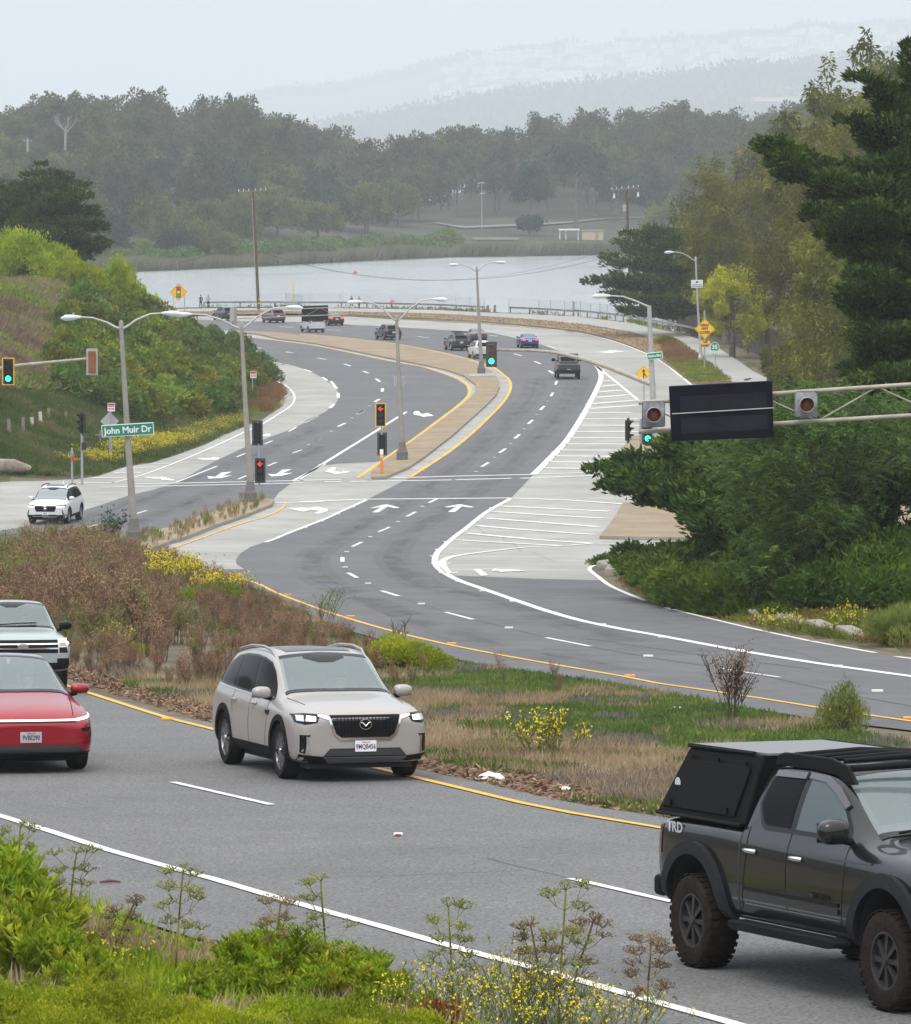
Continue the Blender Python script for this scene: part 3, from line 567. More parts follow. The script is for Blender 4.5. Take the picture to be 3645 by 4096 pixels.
def shell(st, sub=2):
 vs = []; fs = []; n = 18
 for (x, zb, zs, zt, ws, wb, wt) in st:
  ed = min(.085, .45*(zt-zs)); h = [(0,zb),(.82*ws,zb),(ws-.012,zb+.05),(ws,zb+.48*(zs-zb)),(ws-.012,zs-.12*(zs-zb)),(wb,zs),((wb+wt)/2+.018,zs+(zt-ed-zs)*.55),(wt,zt-ed),(wt-.045,zt-.028),(0,zt)]
  ring = [(y,z) for y,z in h] + [(-y,z) for y,z in reversed(h[1:-1])]
  vs += [(x,y,z) for y,z in ring]
 k = len(st)
 for i in range(k-1):
  for j in range(n): fs.append((i*n+j, i*n+(j+1)%n, (i+1)*n+(j+1)%n, (i+1)*n+j))
 for o, rev in ((0, False), ((k-1)*n, True)):
  for j in range(9):
   a, b, c, d = j, j+1, (n-j-1) % n, (n-j) % n
   q_ = [o+x_ for x_ in dict.fromkeys((a, b, c, d))]
   if len(q_) > 2: fs.append(tuple(reversed(q_)) if rev else tuple(q_))
 me = bpy.data.meshes.new('body'); me.from_pydata(vs, [], fs)
 bm = bmesh.new(); bm.from_mesh(me); bmesh.ops.recalc_face_normals(bm, faces=bm.faces[:]); bm.to_mesh(me); bm.free(); return me
def evalmesh(o):
 dg = bpy.context.evaluated_depsgraph_get(); return bpy.data.meshes.new_from_object(o.evaluated_get(dg))
class Car:
 def __init__(s, name, label, st, col, loc, yaw, arches, rw, archr, hi=True, cat='car', up=None, group=None, cabin=None, ws=None, sub=None, cut_in=.36):
  s.root = thing(name, label, cat, loc, yaw, group, up); s.st = st; s.hi = hi; s.col = col; s.W = max(q_[4] for q_ in st)
  me = shell(st); o = bpy.data.objects.new('body', me); C.objects.link(o); me.materials.append(col)
  m = o.modifiers.new('s', 'SUBSURF'); m.levels = m.render_levels = sub or (3 if hi else 2)
  m2 = evalmesh(o); s.bvh = BVHTree.FromPolygons([v.co for v in m2.vertices], [tuple(p.vertices) for p in m2.polygons]); bpy.data.meshes.remove(m2)
  cut = MB()
  for ax in arches:
   for sd in (-1, 1):
    pr_ = [(s_[0], s_[1]) for s_ in [(ax + archr*math.cos(a), rw + archr*math.sin(a)) for a in np.linspace(-.25, PI+.25, 22)]] + [(ax - archr*.97, -.3), (ax + archr*.97, -.3)]
    cut.prism(pr_, sd*(s.W-cut_in), sd*(s.W+.3))
  cutters = []
  if arches: c = cut.build('c', M_INT); c.data.materials[0] = M_INT; cutters.append(c)
  if cabin:
   cb = MB(); cb.prism(cabin[0], -cabin[1], cabin[1]); cutters.append(cb.build('c2', M_INT))
   (x0, z0, y0), (x1, z1, y1) = ws; cw = MB(); d = Vector((x1-x0, 0, z1-z0)); nn = Vector((-d.z, 0, d.x)).normalized() * (-1 if d.x > 0 else 1)
   nn = Vector((abs(nn.x), 0, abs(nn.z))); V8 = []
   for t in (-.25, .2):
    V8 += [(x0+nn.x*t, -y0, z0+nn.z*t), (x0+nn.x*t, y0, z0+nn.z*t), (x1+nn.x*t, y1, z1+nn.z*t), (x1+nn.x*t, -y1, z1+nn.z*t)]
   cw.add(V8, [(0,1,2,3),(4,5,6,7),(0,1,5,4),(1,2,6,5),(2,3,7,6),(3,0,4,7)]); cutters.append(cw.build('c3', M_INT))
  for c in cutters:
   b = o.modifiers.new('b', 'BOOLEAN'); b.object = c; b.operation = 'DIFFERENCE'; b.solver = 'EXACT'; b.material_mode = 'TRANSFER'
  bpy.context.view_layer.update(); fm = evalmesh(o); fm.name = 'body'; smooth_by_angle(fm, 35)
  bpy.data.objects.remove(o)
  for c in cutters: bpy.data.objects.remove(c)
  s.body = bpy.data.objects.new('body', fm); C.objects.link(s.body); s.body.parent = s.root; s.wheels = []
 def hit(s, plane, a, b):
  if plane == 'front': o, d = Vector((9, a, b)), Vector((-1,0,0))
  elif plane == 'rear': o, d = Vector((-9, a, b)), Vector((1,0,0))
  elif plane == 'right': o, d = Vector((a, -9, b)), Vector((0,1,0))
  elif plane == 'left': o, d = Vector((a, 9, b)), Vector((0,-1,0))
  else: o, d = Vector((a, b, 9)), Vector((0,0,-1))
  p, n, _, _ = s.bvh.ray_cast(o, d)
  if p is None:
   p, n, _, _ = s.bvh.find_nearest(o + d * (9 - (s.W*.9 if plane in ('right','left') else 1.0)))
  if n.dot(d) > 0: n = -n
  return p, n
 def patch(s, name, polys, plane, m, off=.006, cell=None, skirt=.012, parent=None):
  if isinstance(polys[0][0], (int, float)): polys = [polys]
  cell = cell or (.06 if s.hi else .14); bm = bmesh.new()
  for poly in polys:
   vs = [bm.verts.new((p[0], p[1], 0)) for p in poly]
   for t in geometry.tessellate_polygon([[Vector((p[0], p[1], 0)) for p in poly]]):
    try: bm.faces.new([vs[i] for i in t])
    except ValueError: pass
  for ax in (0, 1):
   lo = min(v.co[ax] for v in bm.verts); hi_ = max(v.co[ax] for v in bm.verts); k = math.floor(lo/cell)+1
   while k*cell < hi_ - 1e-5:
    co = [0,0,0]; co[ax] = k*cell + 1e-4; no = [0,0,0]; no[ax] = 1
    bmesh.ops.bisect_plane(bm, geom=bm.verts[:]+bm.edges[:]+bm.faces[:], plane_co=co, plane_no=no); k += 1
  nn = {}
  for v in bm.verts:
   p, n = s.hit(plane, v.co.x, v.co.y); v.co = p + n*off; nn[v] = n
  be = [e for e in bm.edges if len(e.link_faces) == 1]; r_ = bmesh.ops.extrude_edge_only(bm, edges=be)
  src = {tuple(round(c, 5) for c in v.co): n for v, n in nn.items()}
  for g in r_['geom']:
   if isinstance(g, bmesh.types.BMVert):
    n = src.get(tuple(round(c, 5) for c in g.co));
    if n is not None: g.co = g.co - n*(off+skirt)
  bmesh.ops.recalc_face_normals(bm, faces=bm.faces[:]); me = bpy.data.meshes.new(name); bm.to_mesh(me); bm.free(); me.materials.append(m); smooth_by_angle(me, 35)
  o = bpy.data.objects.new(name, me); C.objects.link(o); o.parent = parent or s.root; return o
 def sides(s, name, poly, m, **k):
  for pl in ('right', 'left'): s.patch(name, poly, pl, m, **k)
 def mir(s, name, poly, plane, m, **k):
  s.patch(name, poly, plane, m, **k); s.patch(name, [(-a, b) for a, b in poly], plane, m, **k)
 def line(s, name, pts, w_, plane, m, **k):
  polys = []
  for (a, b) in zip(pts, pts[1:]):
   d = Vector((b[0]-a[0], b[1]-a[1])); n = Vector((-d.y, d.x)).normalized()*w_/2; polys.append([(a[0]+n.x,a[1]+n.y),(a[0]-n.x,a[1]-n.y),(b[0]-n.x,b[1]-n.y),(b[0]+n.x,b[1]+n.y)])
  return s.patch(name, polys, plane, m, **k)
 def arch(s, ax, z, r0, r1, m, a0=-.35, a1=PI+.35, **k):
  p = [(ax+r1*math.cos(a), z+r1*math.sin(a)) for a in np.linspace(a0, a1, 18)] + [(ax+r0*math.cos(a), z+r0*math.sin(a)) for a in np.linspace(a1, a0, 18)]
  s.sides('wheel_arch', p, m, **k)
 def wheel(s, x, y, r, wd, rimr, style='multi', tm=None, rm=None, rz=0.0):
  sd = 1 if y > 0 else -1; tm = tm or M_TYRE; rm = rm or M_ALLOY
  mb = MB(); h = wd/2; e = r*.06
  mb.lathe((x,y,r), [(rimr,-h*.85),(r-e*1.6,-h),(r-e*.4,-h*.86),(r,-h*.6),(r,h*.6),(r-e*.4,h*.86),(r-e*1.6,h),(rimr,h*.85),(rimr,-h*.85)], 30, axis='Y', caps=False)
  if style == 'lug':
   for k in range(34):
    a = 2*PI*k/34
    for q_, t in ((-.34,0),(.34,.5),(0,.25)):
     a2 = a + t*2*PI/34; mb.box((x+(r+.004)*math.cos(a2), y+q_*wd, r+(r+.004)*math.sin(a2)), (.045,wd*.26,.009), tilt=Matrix.Rotation(-a2+PI/2, 4, 'Y'))
  w_ = mb.build('wheel', tm, s.root, smooth=45); f = y + sd*h*.72
  rb = MB(); rb.lathe((x, f - sd*.055, r), [(0,0),(rimr*.98,0),(rimr*.98,sd*.03),(rimr,sd*.075),(rimr*.93,sd*.075),(rimr*.90,sd*.01),(0.0,sd*.01)], 30, m=1, axis='Y')
  rb.lathe((x, f, r), [(rimr*.9,-.02*sd),(rimr*.9,.012*sd),(rimr*1.0,.014*sd),(rimr*1.0,-.02*sd)], 30, m=0, axis='Y') if False else None
  ns, wdt = {'multi': (10, .09), 'five': (5, .20), 'lug': (8, .13), 'six': (6,.2)}[style]
  if not s.hi: ns = 5; wdt = .22
  for k in range(ns):
   a = 2*PI*k/ns + rz; c_, s_ = math.cos(a), math.sin(a); L = rimr*.95; b0, b1 = rimr*wdt*.5, rimr*wdt*.85
   P = []
   for (l, b) in ((rimr*.12, b0), (L, b1)):
    for q_ in (-1, 1): P.append((x + c_*l - s_*b*q_, r + s_*l + c_*b*q_))
   dz0, dz1 = .012*sd, .0
   vs = [(P[0][0], f+dz0, P[0][1]), (P[1][0], f+dz0, P[1][1]), (P[3][0], f+dz1, P[3][1]), (P[2][0], f+dz1, P[2][1])]; vs += [(a_, b_ - sd*.035, c__) for a_, b_, c__ in vs]
   rb.add(vs, [(0,1,2,3),(4,5,6,7),(0,1,5,4),(1,2,6,5),(2,3,7,6),(3,0,4,7)], 0)
  rb.lathe((x, f, r), [(0,.03*sd),(rimr*.17,.03*sd),(rimr*.2,.0),(rimr*.2,-.03*sd),(0,-.03*sd)], 14, axis='Y')
  k = 30; vs = [];
  for q_, yy in ((rimr*.90, f-.02*sd), (rimr*.92, f+.012*sd), (rimr*1.01, f+.012*sd), (rimr*1.01, f-.03*sd)):
   vs += [(x+q_*math.cos(2*PI*j/k), yy, r+q_*math.sin(2*PI*j/k)) for j in range(k)]
  rb.add(vs, [(i*k+j, i*k+(j+1)%k, (i+1)*k+(j+1)%k, (i+1)*k+j) for i in range(3) for j in range(k)], 0)
  rb.build('rim', [rm, M_INT], w_, smooth=30)
 def wheels4(s, xs, r, wd, rimr, **k):
  for x in xs:
   for sd in (-1, 1): s.wheel(x, sd*(s.W - wd/2 - k.get('inset', .03)), r, wd, rimr, **{a: b for a, b in k.items() if a != 'inset'})
 def mirror(s, x, z, m, size=(.13,.22,.16), out=.14, base_m=None):
  for sd in (-1, 1):
   p, n = s.hit('left' if sd > 0 else 'right', x, z-.03); y = p.y + sd*out; mb = MB(); bm = bmesh.new(); bmesh.ops.create_uvsphere(bm, u_segments=14, v_segments=8, radius=.5)
   vs = []
   for v in bm.verts:
    c = v.co.copy(); c = Vector((math.copysign(abs(2*c.x)**.65, c.x)*.5, math.copysign(abs(2*c.y)**.65, c.y)*.5, math.copysign(abs(2*c.z)**.7, c.z)*.5)); c.x *= (1.25 if c.x > 0 else .5)
    vs.append((x+c.x*size[0]*1.2, y+c.y*size[1]*1.1, z+.03+c.z*size[2]*(1.0 if c.y*sd < 0.2 else .9)))
   bm.verts.index_update(); mb.add(vs, [[v.index for v in f.verts] for f in bm.faces]); bm.free()
   mb.add(*(lambda B: (B.v, B.f))(MB().tube([(x, p.y-sd*.03, z-.07), (x, y-sd*.04, z-.035)], [.035,.03], 8)), 1)
   mb.add(*(lambda B: (B.v, B.f))(MB().box((x-.035, y, z+.02), (.012, size[1]*.95, size[2]*.75))), 1)
   mb.build('side_mirror', [m, base_m or M_BLK], s.root, smooth=50)
 def plate(s, text, z, end='front', y=0.0, w_=.305):
  p, n = s.hit(end, y, z); sg = 1 if end == 'front' else -1; x = p.x + sg*.022; h = w_*.5
  pl = MB().box((x, y, z), (.012, w_, h), bev=.003).build('licence_plate', M_PLATE, s.root)
  if text:
   M = (FRONT if sg > 0 else REAR)(x + sg*.0075, y, z - h*.06); text_mesh(text, h*.62, M_INK, pl, M, 'plate_number', bold=.0022, sx=.72)
   M2 = (FRONT if sg > 0 else REAR)(x + sg*.0075, y, z + h*.36); text_mesh('California', h*.2, M_REDINK, pl, M2, 'plate_heading', bold=.001)
   M3 = (FRONT if sg > 0 else REAR)(x + sg*.0075, y, z - h*.42);
 def handles(s, xs, z, m, sz=(.17,.03,.035)):
  for x in xs:
   for sd in (-1, 1):
    p, n = s.hit('left' if sd > 0 else 'right', x, z); mb = MB(); mb.tube([(x-sz[0]/2, p.y, z), (x-sz[0]*.3, p.y+sd*.035, z+.005), (x+sz[0]*.3, p.y+sd*.035, z+.005), (x+sz[0]/2, p.y, z)], sz[2]/2, 8)
    mb.build('door_handle', m, s.root, smooth=50)
 def tubepart(s, name, pts, r, m, n=8): return MB().tube(pts, r, n).build(name, m, s.root, smooth=50)
 def underside(s, x0, x1, z, m=None, w_=.75):
  b = MB(); b.box(((x0+x1)/2, 0, z), (x1-x0, 2*w_, .12)); b.build('underbody', m or M_INT, s.root)
 def interior(s, x_d, z_d, seats, z_s, driver=None, wheel_y=.36):
  MB().box((x_d, 0, z_d-.06), (.42, 1.30, .12), bev=.03).build('dashboard', M_SEAT, s.root)
  for sy in (-.37, .37):
   mb = MB(); mb.box((seats-.05, sy, z_s-.30), (.5,.5,.18), bev=.05); mb.box((seats-.30, sy, z_s-.05), (.16,.48,.66), bev=.06); mb.box((seats-.32, sy, z_s+.34), (.10,.26,.26), bev=.04); mb.build('seat', M_SEAT, s.root)
  MB().box((seats-1.2, 0, z_s-.02), (.16,1.25,.6), bev=.05).build('rear_seat', M_SEAT, s.root)
  k = 20; mb = MB(); tor = [Vector((x_d-.30+.07*math.sin(2*PI*j/k), wheel_y+.185*math.cos(2*PI*j/k), z_d-.02+.17*math.sin(2*PI*j/k))) for j in range(k+1)]; mb.tube(tor, .017, 6, caps=False)
  mb.bar((x_d-.30, wheel_y-.17, z_d-.02), (x_d-.30, wheel_y+.17, z_d-.02), .02); mb.build('steering_wheel', M_BLK, s.root)
FIG = {}
def skin_fig(name, joints, bones, mats_fn, parent=None, sub=2, mats=None):
 """one continuous body grown over a skeleton"""
 me = bpy.data.meshes.new(name); me.from_pydata([j[0] for j in joints], bones, []); o = bpy.data.objects.new(name, me); C.objects.link(o)
 m = o.modifiers.new('skin', 'SKIN'); m.use_smooth_shade = True; o.modifiers.new('sub', 'SUBSURF').levels = sub; o.modifiers['sub'].render_levels = sub
 for i, j in enumerate(joints):
  r_ = j[1]; me.skin_vertices[0].data[i].radius = r_ if hasattr(r_, '__len__') else (r_, r_)
 me.skin_vertices[0].data[0].use_root = True
 bpy.context.view_layer.update(); fm = evalmesh(o); bpy.data.objects.remove(o); fm.name = name
 for x in mats: fm.materials.append(x)
 for p in fm.polygons: p.material_index = mats_fn(p.center); p.use_smooth = True
 r_ = bpy.data.objects.new(name, fm); C.objects.link(r_)
 if parent: r_.parent = parent
 return r_
def seated(label, car, x, y, zseat, shirt, hat=None, facing=1, hands=True, hair=(.08,.05,.03)):
 """driver: seated person, hands on the wheel; local coordinates of the car"""
 J = [((0,0,.10),(.15,.13)), ((.0,0,.30),(.15,.12)), ((.02,0,.50),(.17,.11)), ((.04,0,.60),(.07,.06)), ((.06,0,.66),(.055,.055)), ((.07,0,.74),(.085,.075)), ((.07,0,.84),(.09,.075)), ((.07,0,.90),(.06,.05)),
         ((.03,.19,.55),(.065,.065)), ((.14,.25,.32),(.05,.05)), ((.38,.16,.40),(.035,.035)), ((.46,.14,.44),(.03,.035)), ((.03,-.19,.55),(.065,.065)), ((.14,-.25,.32),(.05,.05)), ((.38,-.16,.40),(.035,.035)), ((.46,-.14,.44),(.03,.035)),
         ((.25,.12,.08),(.10,.09)), ((.5,.13,.08),(.07,.07)), ((.25,-.12,.08),(.10,.09)), ((.5,-.13,.08),(.07,.07)), ((.60,.13,-.25),(.05,.05)), ((.60,-.13,-.25),(.05,.05))]
 B = [(0,1),(1,2),(2,3),(3,4),(4,5),(5,6),(6,7),(2,8),(8,9),(9,10),(10,11),(2,12),(12,13),(13,14),(14,15),(0,16),(16,17),(0,18),(18,19),(17,20),(19,21)]
 M = Matrix.Translation((x, y, zseat)); e = thing('person', label, 'person'); e.matrix_world = car.root.matrix_world @ M
 sm = mat('shirt', shirt, .9)
 skin_fig('body', J, B, lambda c: 1 if (c.z > .615 or c.x > .36 and c.z > .3) else 0, e, mats=[sm, M_SKIN])
 hb_ = MB(); hb_.lathe((.055,0,.86), [(.098,-.06),(.102,0),(.09,.05),(.05,.085),(.01,.095)], 14); hb_.build('hair', mat('hair', hair, .8), e, smooth=60)
 if hands:
  for sy in (-1, 1):
   f = MB()
   for k in range(4): f.tube([(.47, sy*.14+(k-1.5)*.02, .45), (.50, sy*.14+(k-1.5)*.021, .465), (.525, sy*.14+(k-1.5)*.02, .445), (.52, sy*.14+(k-1.5)*.02, .425)], [.011,.010,.009,.007], 6)
   f.tube([(.46, sy*.105, .44), (.49, sy*.09, .455), (.51, sy*.085, .45)], [.012,.011,.008], 6); f.build('fingers', M_SKIN, e, smooth=60)
 return e
def slope_up(Y): return Vector((0, .0558, 1)).normalized() if Y < 195 else Vector((0,0,1))
def at_contact(px, py, lx, ly, yaw):
 """car origin such that its local contact point (lx, ly) stands on the ground under photo pixel (d units)"""
 g = U_(px, py); c, s_ = math.cos(yaw), math.sin(yaw); x = g.x - (lx*c - ly*s_); y = g.y - (lx*s_ + ly*c); return Vector((x, y, base(y) + .016))
def U_(x, y): return G(x*2.004, y*2.004)
def yawof(a): return math.atan2(-math.cos(R(a)), math.sin(R(a)))     # heading towards the camera, a degrees to the right
def yawaway(a): return math.atan2(math.cos(R(a)), -math.sin(R(a)))   # heading away, a degrees to the left
# ---- 1. beige three-row SUV, centre front ----
ya = yawof(17.0)
ST = [(-2.55,.44,.90,1.02,.78,.72,.56),(-2.50,.34,1.02,1.24,.90,.84,.62),(-2.36,.28,1.10,1.46,.95,.88,.66),(-2.10,.25,1.12,1.615,.975,.90,.69),(-1.75,.24,1.11,1.70,.99,.915,.71),(-1.1,.24,1.09,1.75,.99,.92,.725),(-.4,.24,1.07,1.765,.985,.92,.73),(.15,.24,1.05,1.735,.985,.915,.72),(.45,.24,1.05,1.62,.985,.91,.72),(.85,.24,1.05,1.38,.985,.90,.735),(1.18,.24,1.05,1.185,.985,.89,.74),(1.6,.24,1.04,1.145,.99,.89,.71),(2.05,.24,1.00,1.09,.985,.87,.69),(2.34,.24,.95,1.03,.95,.83,.66),(2.50,.27,.90,.98,.88,.78,.62),(2.585,.36,.82,.90,.76,.68,.52)]
P1 = paint('paint_pearl_beige', (.35,.332,.310), .15, .3)
c = Car('suv', 'beige pearl three row SUV with black grille and lit headlights in the centre', ST, P1, at_contact(566,1556, 1.56, -.90, ya), ya, (1.56,-1.56), .385, .445, up=slope_up(60), cabin=([(.98,.75),(.98,1.04),(.28,1.60),(-.4,1.68),(-1.6,1.62),(-2.0,1.2),(-2.0,.75)], .68), ws=((1.10,1.17,.70),(.33,1.66,.60)))
c.patch('windscreen', [(1.17,-.74),(1.20,0),(1.17,.74),(.30,.64),(.24,0),(.30,-.64)], 'top', M_WGL, off=.006)
c.patch('windscreen_frame', [[(1.19,-.76),(1.235,0),(1.19,.76),(1.10,.75),(1.145,0),(1.10,-.75)], [(.36,.64),(.30,0),(.36,-.64),(.26,-.63),(.20,0),(.26,.63)], [(.75,-.08),(.42,-.26),(.36,-.2),(.36,.2),(.42,.26)][:0] or [(.52,-.10),(.40,-.30),(.30,-.30),(.30,.30),(.40,.30),(.52,.10)]], 'top', M_GLOSSB, off=.009)
wl = [(1.02,1.09),(.80,1.27),(.55,1.45),(.32,1.57),(0,1.625),(-.4,1.65),(-1.0,1.645),(-1.5,1.60),(-1.85,1.50),(-2.08,1.36),(-2.26,1.21),(-2.20,1.175),(-1.6,1.155),(-.8,1.13),(0,1.11),(.7,1.095)]
c.sides('window_surround', wl, M_GLOSSB, off=.004)
c.sides('side_window', [(.98,1.12),(.78,1.275),(.53,1.44),(.30,1.55),(.02,1.60),(-.10,1.605),(-.02,1.135),(.7,1.12)], M_SGL, off=.008)
c.sides('side_window', [(-.16,1.61),(-.4,1.625),(-.98,1.62),(-1.12,1.61),(-1.02,1.165),(-.10,1.14)], M_SGL, off=.008)
c.sides('side_window', [(-1.18,1.605),(-1.5,1.575),(-1.83,1.47),(-2.04,1.34),(-2.18,1.21),(-1.6,1.18),(-1.10,1.168)], M_SGL, off=.008)
for pl in ('right','left'):
 c.line('window_trim', [(1.04,1.085),(0,1.098),(-.8,1.118),(-1.6,1.143),(-2.28,1.175)], .022, pl, M_CHR, off=.010)
 c.line('door_seam', [(.86,1.08),(.90,.8),(.80,.42)], .012, pl, M_BLK, off=.002); c.line('door_seam', [(-.10,1.1),(-.12,.7),(-.10,.42)], .012, pl, M_BLK, off=.002); c.line('door_seam', [(-1.06,1.13),(-1.10,.95),(-1.02,.80)], .012, pl, M_BLK, off=.002)
 c.patch('sill_cladding', [(1.12,.42),(-1.12,.42),(-1.12,.26),(1.12,.26)], pl, M_BLK, off=.012)
 c.patch('side_vent', [(1.02,.93),(.78,.92),(.82,.875),(1.0,.86)], pl, M_GLOSSB, off=.008)
for ax in (1.56,-1.56): c.arch(ax, .385, .43, .515, M_BLK, off=.014)
c.wheels4((1.56,-1.56), .385, .25, .275, style='multi', inset=.02)
c.mirror(.86, 1.14, P1, (.15,.25,.17), .17); c.handles((-.02+.18, -.92), .985, P1)
for sd in (-1,1):
 pts = [c.hit('top', x, sd*.66)[0] + Vector((0,0,u)) for x, u in ((-2.0,-.01),(-1.75,.045),(-1.1,.055),(-.4,.055),(.05,.045),(.30,-.01))]
 c.tubepart('roof_rail', pts, [.012,.022,.022,.022,.022,.012], M_ALLOY if sd < 0 else M_ALLOY)
c.patch('sunroof', [(.10,-.48),(.10,.48),(-.55,.50),(-.55,-.50)], 'top', M_GLOSSB, off=.004)
gr = [(-.50,.93),(.50,.93),(.52,.90),(.44,.68),(.36,.60),(-.36,.60),(-.44,.68),(-.52,.90)]
c.patch('grille', gr, 'front', M_BLK, off=.004); c.patch('grille_surround', [[(-.53,.90),(-.50,.90),(-.42,.675),(-.345,.62),(.345,.62),(.42,.675),(.50,.90),(.53,.90),(.455,.665),(.365,.58),(-.365,.58),(-.455,.665)]], 'front', M_CHR, off=.014)
bars = [[(y-.006,.905),(y+.006,.905),(y+.006,.63),(y-.006,.63)] for y in np.arange(-.40,.41,.05)] + [[(-.46,z),(.46,z),(.46,z+.010),(-.46,z+.010)] for z in (.69,.75,.81,.87)]
c.patch('grille_mesh', bars, 'front', M_GLOSSB, off=.012, cell=.12)
c.mir('chrome_wing', [(.50,.905),(.66,.935),(.66,.905),(.52,.865)], 'front', M_CHR, off=.014)
c.mir('headlight', [(.62,.94),(.82,.95),(.93,.93),(.93,.83),(.84,.80),(.68,.83)], 'front', M_GLOSSB, off=.008)
c.mir('headlight_beam', [(.69,.905),(.80,.915),(.82,.85),(.70,.85)], 'front', M_LIT, off=.014)
c.mir('headlight_lens', [(.83,.92),(.90,.92),(.91,.85),(.84,.84)], 'front', M_LAMP, off=.014)
c.patch('bumper_cladding', [(-.97,.40),(-.60,.36),(-.50,.47),(.50,.47),(.60,.36),(.97,.40),(.97,.25),(.5,.23),(-.5,.23),(-.97,.25)], 'front', M_BLK, off=.010)
c.patch('lower_intake', [(-.50,.46),(.50,.46),(.58,.37),(-.58,.37)], 'front', M_INT, off=.016); c.patch('skid_plate', [(-.60,.355),(.60,.355),(.52,.28),(-.52,.28)], 'front', mat('skid_grey', (.10,.10,.11), .5), off=.020)
c.mir('corner_vent', [(.77,.66),(.90,.66),(.90,.42),(.84,.40),(.82,.60)], 'front', M_GLOSSB, off=.006); c.mir('corner_trim', [(.80,.64),(.825,.64),(.815,.40),(.79,.40)], 'front', M_CHR, off=.014)
em = MB(); k = 28; em.tube([Vector((2.60, .085*math.cos(2*PI*j/k), .80+.068*math.sin(2*PI*j/k))) for j in range(k+1)], .011, 6, caps=False)
em.tube([(2.60,-.078,.825),(2.603,-.045,.825),(2.606,0,.775),(2.603,.045,.825),(2.60,.078,.825)], [.008,.012,.013,.012,.008], 6);
px_, _ = c.hit('front', 0, .80); em.v = [(v[0]-2.60+px_.x+.018, v[1], v[2]) for v in em.v]; em.build('emblem', M_CHR, c.root, smooth=60)
for q_ in (-1, 1): c.patch('hood_seam', [(2.0,q_*.70),(2.0,q_*.715),(1.3,q_*.785),(1.3,q_*.77)], 'top', M_BLK, off=.001)
c.plate('9MQB456', .50); c.patch('tail_light', [(-2.30,1.10),(-2.46,1.12),(-2.46,1.02),(-2.32,1.02)], 'right', M_TAIL, off=.006); c.underside(-2.2, 2.3, .24)
c.interior(.80, 1.06, -.05, .86); seated('driver in a grey top behind the wheel of the beige SUV', c, -.12, .37, .52, (.30,.30,.31))
# ---- 2. dark pickup with canopy, right foreground ----
yd = yawof(23.5)
ST = [(-2.68,.72,1.18,1.25,.80,.78,.60),(-2.64,.60,1.26,1.33,.90,.86,.64),(-2.3,.52,1.30,1.36,.93,.88,.66),(-1.2,.50,1.30,1.36,.93,.88,.66),(-.97,.50,1.30,1.37,.93,.87,.66),(-.93,.50,1.30,1.42,.93,.87,.66),(-.89,.50,1.30,1.84,.93,.87,.66),(-.80,.50,1.29,1.93,.93,.87,.655),(-.1,.50,1.28,1.955,.93,.87,.655),(.35,.50,1.27,1.94,.93,.87,.65),(.62,.50,1.27,1.84,.93,.865,.655),(.98,.50,1.27,1.60,.93,.86,.68),(1.30,.50,1.27,1.40,.93,.855,.70),(1.7,.50,1.26,1.38,.94,.86,.70),(2.2,.50,1.22,1.34,.94,.85,.68),(2.55,.52,1.14,1.26,.90,.80,.62),(2.70,.60,1.04,1.14,.80,.70,.52),(2.74,.68,.98,1.06,.72,.62,.46)]
P2 = paint('paint_dark_grey', (.013,.0135,.016), .2, .22, .9, .25)
c = Car('pickup_truck', 'dark grey lifted pickup with black canopy and roof rack at the right edge', ST, P2, at_contact(1398,1933, -1.80, -.86, yd), yd, (1.80,-1.80), .47, .56, up=slope_up(40), cat='pickup truck', cut_in=.42, cabin=([(.98,.95),(.98,1.20),(.50,1.78),(0,1.90),(-.6,1.86),(-.8,1.4),(-.8,.95)], .62), ws=((1.10,1.46,.62),(.50,1.88,.56)))
c.root.name = 'pickup_truck'
c.patch('windscreen', [(1.27,-.69),(1.31,0),(1.27,.69),(.48,.60),(.42,0),(.48,-.60)], 'top', M_WGL)
c.patch('windscreen_frame', [[(1.31,-.70),(1.35,0),(1.31,.70),(1.22,.69),(1.27,0),(1.22,-.69)],[(.50,.59),(.45,0),(.50,-.59),(.42,-.58),(.37,0),(.42,.58)]], 'top', M_GLOSSB, off=.009)
c.tubepart('wiper', [(1.33,-.55,1.43),(1.25,-.1,1.475),(1.2,.25,1.49)], .012, M_BLK)
wr = [(-.06,1.36),(-.06,1.80),(-.12,1.83),(-.60,1.81),(-.68,1.76),(-.72,1.55),(-.60,1.40),(-.52,1.36)]
wf = [(.02,1.36),(.02,1.81),(.30,1.80),(.50,1.73),(.70,1.60),(.88,1.45),(.92,1.36)]
def grow(P_, k): cx_ = sum(p[0] for p in P_)/len(P_); cz_ = sum(p[1] for p in P_)/len(P_); return [(cx_+(p[0]-cx_)*k, cz_+(p[1]-cz_)*k) for p in P_]
for P_ in (wr, wf): c.sides('window_surround', grow(P_, 1.13), M_GLOSSB, off=.004)
c.sides('side_window', grow(wr, .96), M_SGL, off=.008); c.sides('side_window', grow(wf, .96), mat('side_glass_clear', (.055,.08,.085), .05, spec=.5), off=.008)
c.sides('wind_deflector', [(.0,1.80),(.0,1.845),(.32,1.835),(.54,1.76),(.76,1.62),(.73,1.585),(.50,1.71),(.30,1.785)], paint('smoked_visor', (.07,.07,.08), 0, .2), off=.025); c.sides('wind_deflector', [(-.06,1.79),(-.06,1.845),(-.62,1.83),(-.62,1.78)], paint('smoked_visor', (.07,.07,.08), 0, .2), off=.025)
